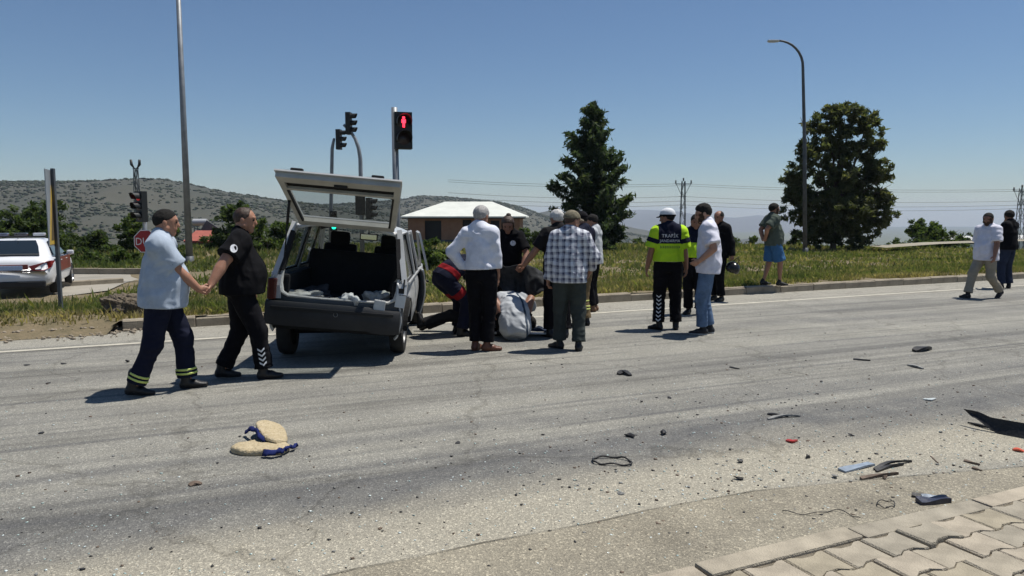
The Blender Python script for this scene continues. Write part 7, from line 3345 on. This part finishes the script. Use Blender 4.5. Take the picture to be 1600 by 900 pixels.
lump('dark chip on the left lane below the other two chips', 76, 599, 10, D_BLK, 18, .3)
lump('dark pebble behind the walking man in pale blue', 199, 566, 9, D_BLK, 19, .7)
lump('pale grey pebble at the right end of the pavement', 1596, 786, 16, D_GRY, 23, .5)
lump('dark crumb left of the big black strip tip', 1470, 676, 9, D_BLK, 24, .3)
piece('brown torn leaf shaped flake in front of the padding', [(296, 760), (305, 757), (315, 757)], .05, .008, D_BRN, .01, name='debris_flake')
piece('small red lens fragment on the road', [(1229, 689), (1237, 692), (1245, 689)], .035, .012, D_RED, .006, name='lens_fragment')
piece('orange lens fragment at the right edge of the picture', [(1583, 703), (1600, 707)], .05, .012, D_ORG, .006, name='lens_fragment')
piece('black shard lying far out on the road at the right', [(1428, 550), (1440, 549), (1453, 546)], .10, .03, D_BLK, .03)
piece('thin dark stick left of the far black shard', [(1333, 562), (1346, 563), (1360, 564)], .04, .015, D_BLK)
piece('thin stick in front of the far black shard', [(1419, 571), (1430, 574), (1442, 577)], .05, .015, D_GRY, .01)
piece('thin chip behind the loop in the middle lane', [(1140, 574), (1155, 577)], .03, .01, D_BLK)
piece('dark curled chip right of the checked shirt man', [(966, 586), (975, 584), (985, 588)], .07, .02, D_BLK, .02)
piece('long thin grey trim strip in the tyre track', [(1200, 656), (1222, 652), (1250, 651)], .03, .012, D_GRY, .012)
piece('dark trim strip beside the long thin grey one', [(1199, 648), (1212, 650), (1232, 652)], .022, .012, D_BLK, .01)
piece('flat blue grey trim strip near the pavement', [(1315, 737), (1338, 732), (1361, 726)], .06, .014, D_BLU, .004, taper=False)
piece('upper one of two curved black strips near the pavement', [(1366, 735), (1390, 727), (1424, 722)], .025, .014, D_BLK, .015)
piece('lower one of two curved black strips near the pavement', [(1369, 738), (1388, 731), (1411, 727)], .025, .014, D_BLK, .006)
piece('brown stick in front of the two curved black strips', [(1345, 750), (1374, 745), (1402, 741)], .022, .016, D_BRN, .004, taper=False)
piece('thin straw left of the brown sticks', [(1454, 713), (1466, 724)], .008, .005, D_BRN, taper=False)
piece('farther one of two small reddish sticks by the pavement', [(1506, 721), (1518, 724), (1531, 727)], .022, .012, D_BRN)
piece('nearer one of two small reddish sticks by the pavement', [(1519, 732), (1534, 737)], .022, .012, D_BRN)
piece('pale clear lens shard in the tyre track', [(1443, 624), (1452, 626), (1461, 623)], .05, .008, D_CLR, .006, name='lens_fragment')
piece('black rod lying on the blue trim beside the pavement kerb', [(1425, 777), (1452, 780), (1478, 780)], .03, .022, D_BLK, .0, taper=False)
piece('dark blue tray piece beside the pavement kerb', [(1435, 788), (1456, 787), (1480, 784)], .06, .03, M('debris_navy', (.03, .035, .06), .4, var=.3), .0, taper=False)
piece('pale bar lying between the rod and the tray piece', [(1440, 783.5), (1460, 783), (1477, 782)], .02, .035, D_BLU, .0, taper=False)
# torn bumper strip at the right edge, standing on its edge
bs0 = G(1512, 660)
t = thing('bumper_strip', 'long black torn bumper strip arching off the road at the right edge', 'car part', bs0, group='wreckage on the road')
mb = MB()
V, Fc = [], []
e0, e1, e2 = G(1518, 668), G(1560, 680), G(1650, 694)
n = 24
for i in range(n + 1):
    q = i / n
    p = (1 - q) ** 2 * e0 + 2 * q * (1 - q) * e1 + q * q * e2 - bs0
    hgt = .045 + .065 * sstep(0, .35, q)
    z0 = .085 * (1 - sstep(0, .45, q))
    cv = .02
    V += [p + Vector((0, 0, z0)), p + Vector((.0, .05, z0 + hgt * .55)), p + Vector((-.015, .085, z0 + hgt)), p + Vector((-.012, .10, z0 + hgt - .004)), p + Vector((.005, .065, z0 + hgt * .5)), p + Vector((.005, .015, z0))]
for i in range(n):
    for k in range(6):
        Fc.append((i * 6 + k, i * 6 + (k + 1) % 6, i * 6 + 6 + (k + 1) % 6, i * 6 + 6 + k))
Fc += [tuple(range(6)), tuple(range(n * 6, n * 6 + 6))]
mb.add(V, Fc)
mb.build('strip', D_BLK, t, smooth=True)
mb = MB()
mb.tube([G(1512, 662) - bs0 + Vector((0, 0, .01)), G(1528, 666) - bs0 + Vector((0, 0, .012)), G(1556, 674) - bs0 + Vector((0, 0, .02))], [.006, .012, .010], 6)
mb.build('torn_edge', D_BLK, t, smooth='all')

loop('thin black rubber loop lying in the near lane', [(928, 724), (928, 718), (945, 716), (968, 717), (983, 721), (986, 728), (965, 728), (942, 727)], .0065, D_BLK, 'rubber_loop')
loop('small wire ring in front of the pavement', [(1371, 788), (1384, 785), (1397, 789), (1396, 795), (1384, 796), (1372, 793)], .0028, D_BLK, 'wire_ring', .014)
loop('thin curved wire lying between the wire ring and the pavement kerb', [(1222, 802), (1250, 806), (1280, 805), (1305, 800), (1330, 808), (1344, 814)], .0025, D_BLK, 'wire', .014, False)


# glass crumbs and grit: countless
def grit():
    r = np.random.default_rng(17)
    bm = bmesh.new()
    bmesh.ops.create_cube(bm, size=1)
    bv = np.array([v.co[:] for v in bm.verts])
    bm.verts.index_update()
    bf = np.array([[v.index for v in f.verts] for f in bm.faces])
    bm.free()

    def scatter(name, label, n, fn, s0, s1, mats):
        P = fn(n)
        VV, mi = [], []
        rot = r.uniform(0, 6.28, len(P))
        for p, a in zip(P, rot):
            sc = s0 + (s1 - s0) * r.random() ** 3
            v = bv * (1 + r.normal(0, .25, (8, 1))) * sc * np.array([1.3, 1, .55])
            c_, s_ = math.cos(a), math.sin(a)
            v = v @ np.array([[c_, s_, 0], [-s_, c_, 0], [0, 0, 1]])
            VV.append(v + [p[0], p[1], sc * .25])
        Fc = (np.arange(len(P))[:, None, None] * 8 + bf[None]).reshape(-1, 4)
        mi = np.repeat(r.integers(0, len(mats), len(P)), 6)
        o = link(name, new_mesh(name, np.concatenate(VV), Fc, mats, mi))
        stuff(o)
        tag(o, label, 'debris')

    def spread(n):
        px = r.uniform(-60, 1660, n * 2)
        py = 470 + 430 * r.random(n * 2) ** .8
        w = np.exp(-((px - 1350) / 420) ** 2) * np.exp(-((py - 690) / 130) ** 2) * 1.2 + .22
        k = r.random(n * 2) < w
        P = np.array([G(a, b)[:2] for a, b in zip(px[k], py[k])])
        ok = np.array([p[1] < kerb_y(p[0]) - .1 and (Vector((p[0], p[1], 0)) - NK0).dot(NKN) < -.02 for p in P])
        return P[ok]
    glassy = [M('glass_crumb', (.62, .68, .66), .15, var=.1, bump=0), M('glass_crumb_green', (.42, .52, .49), .15, var=.1, bump=0)]
    scatter('glass_crumbs', 'tiny pale crumbs of broken glass strewn over the road', 5200, spread, .002, .010, glassy)
    scatter('grit', 'dark grit and tiny plastic crumbs strewn over the road', 2600, spread, .003, .014, [D_BLK, D_GRY, D_BRN])


grit()

# ------------------------------------------------------------------ haze over the plain
mb = MB()
mb.box((0, 3600, -90), (24000, 16000, 420))
hz = mb.build('haze', None)
hm = bpy.data.materials.new('haze_air')
hm.use_nodes = True
nt = hm.node_tree
nt.nodes.clear()
out = nt.nodes.new('ShaderNodeOutputMaterial')
pv_ = nt.nodes.new('ShaderNodeVolumePrincipled')
pv_.inputs['Color'].default_value = (.70, .82, 1.0, 1)
pv_.inputs['Density'].default_value = .00011
pv_.inputs['Anisotropy'].default_value = .1
nt.links.new(pv_.outputs[0], out.inputs['Volume'])
hz.data.materials.append(hm)
hz['kind'] = 'stuff'
tag(hz, 'thin bluish haze lying over the plain and far mountains', 'haze')
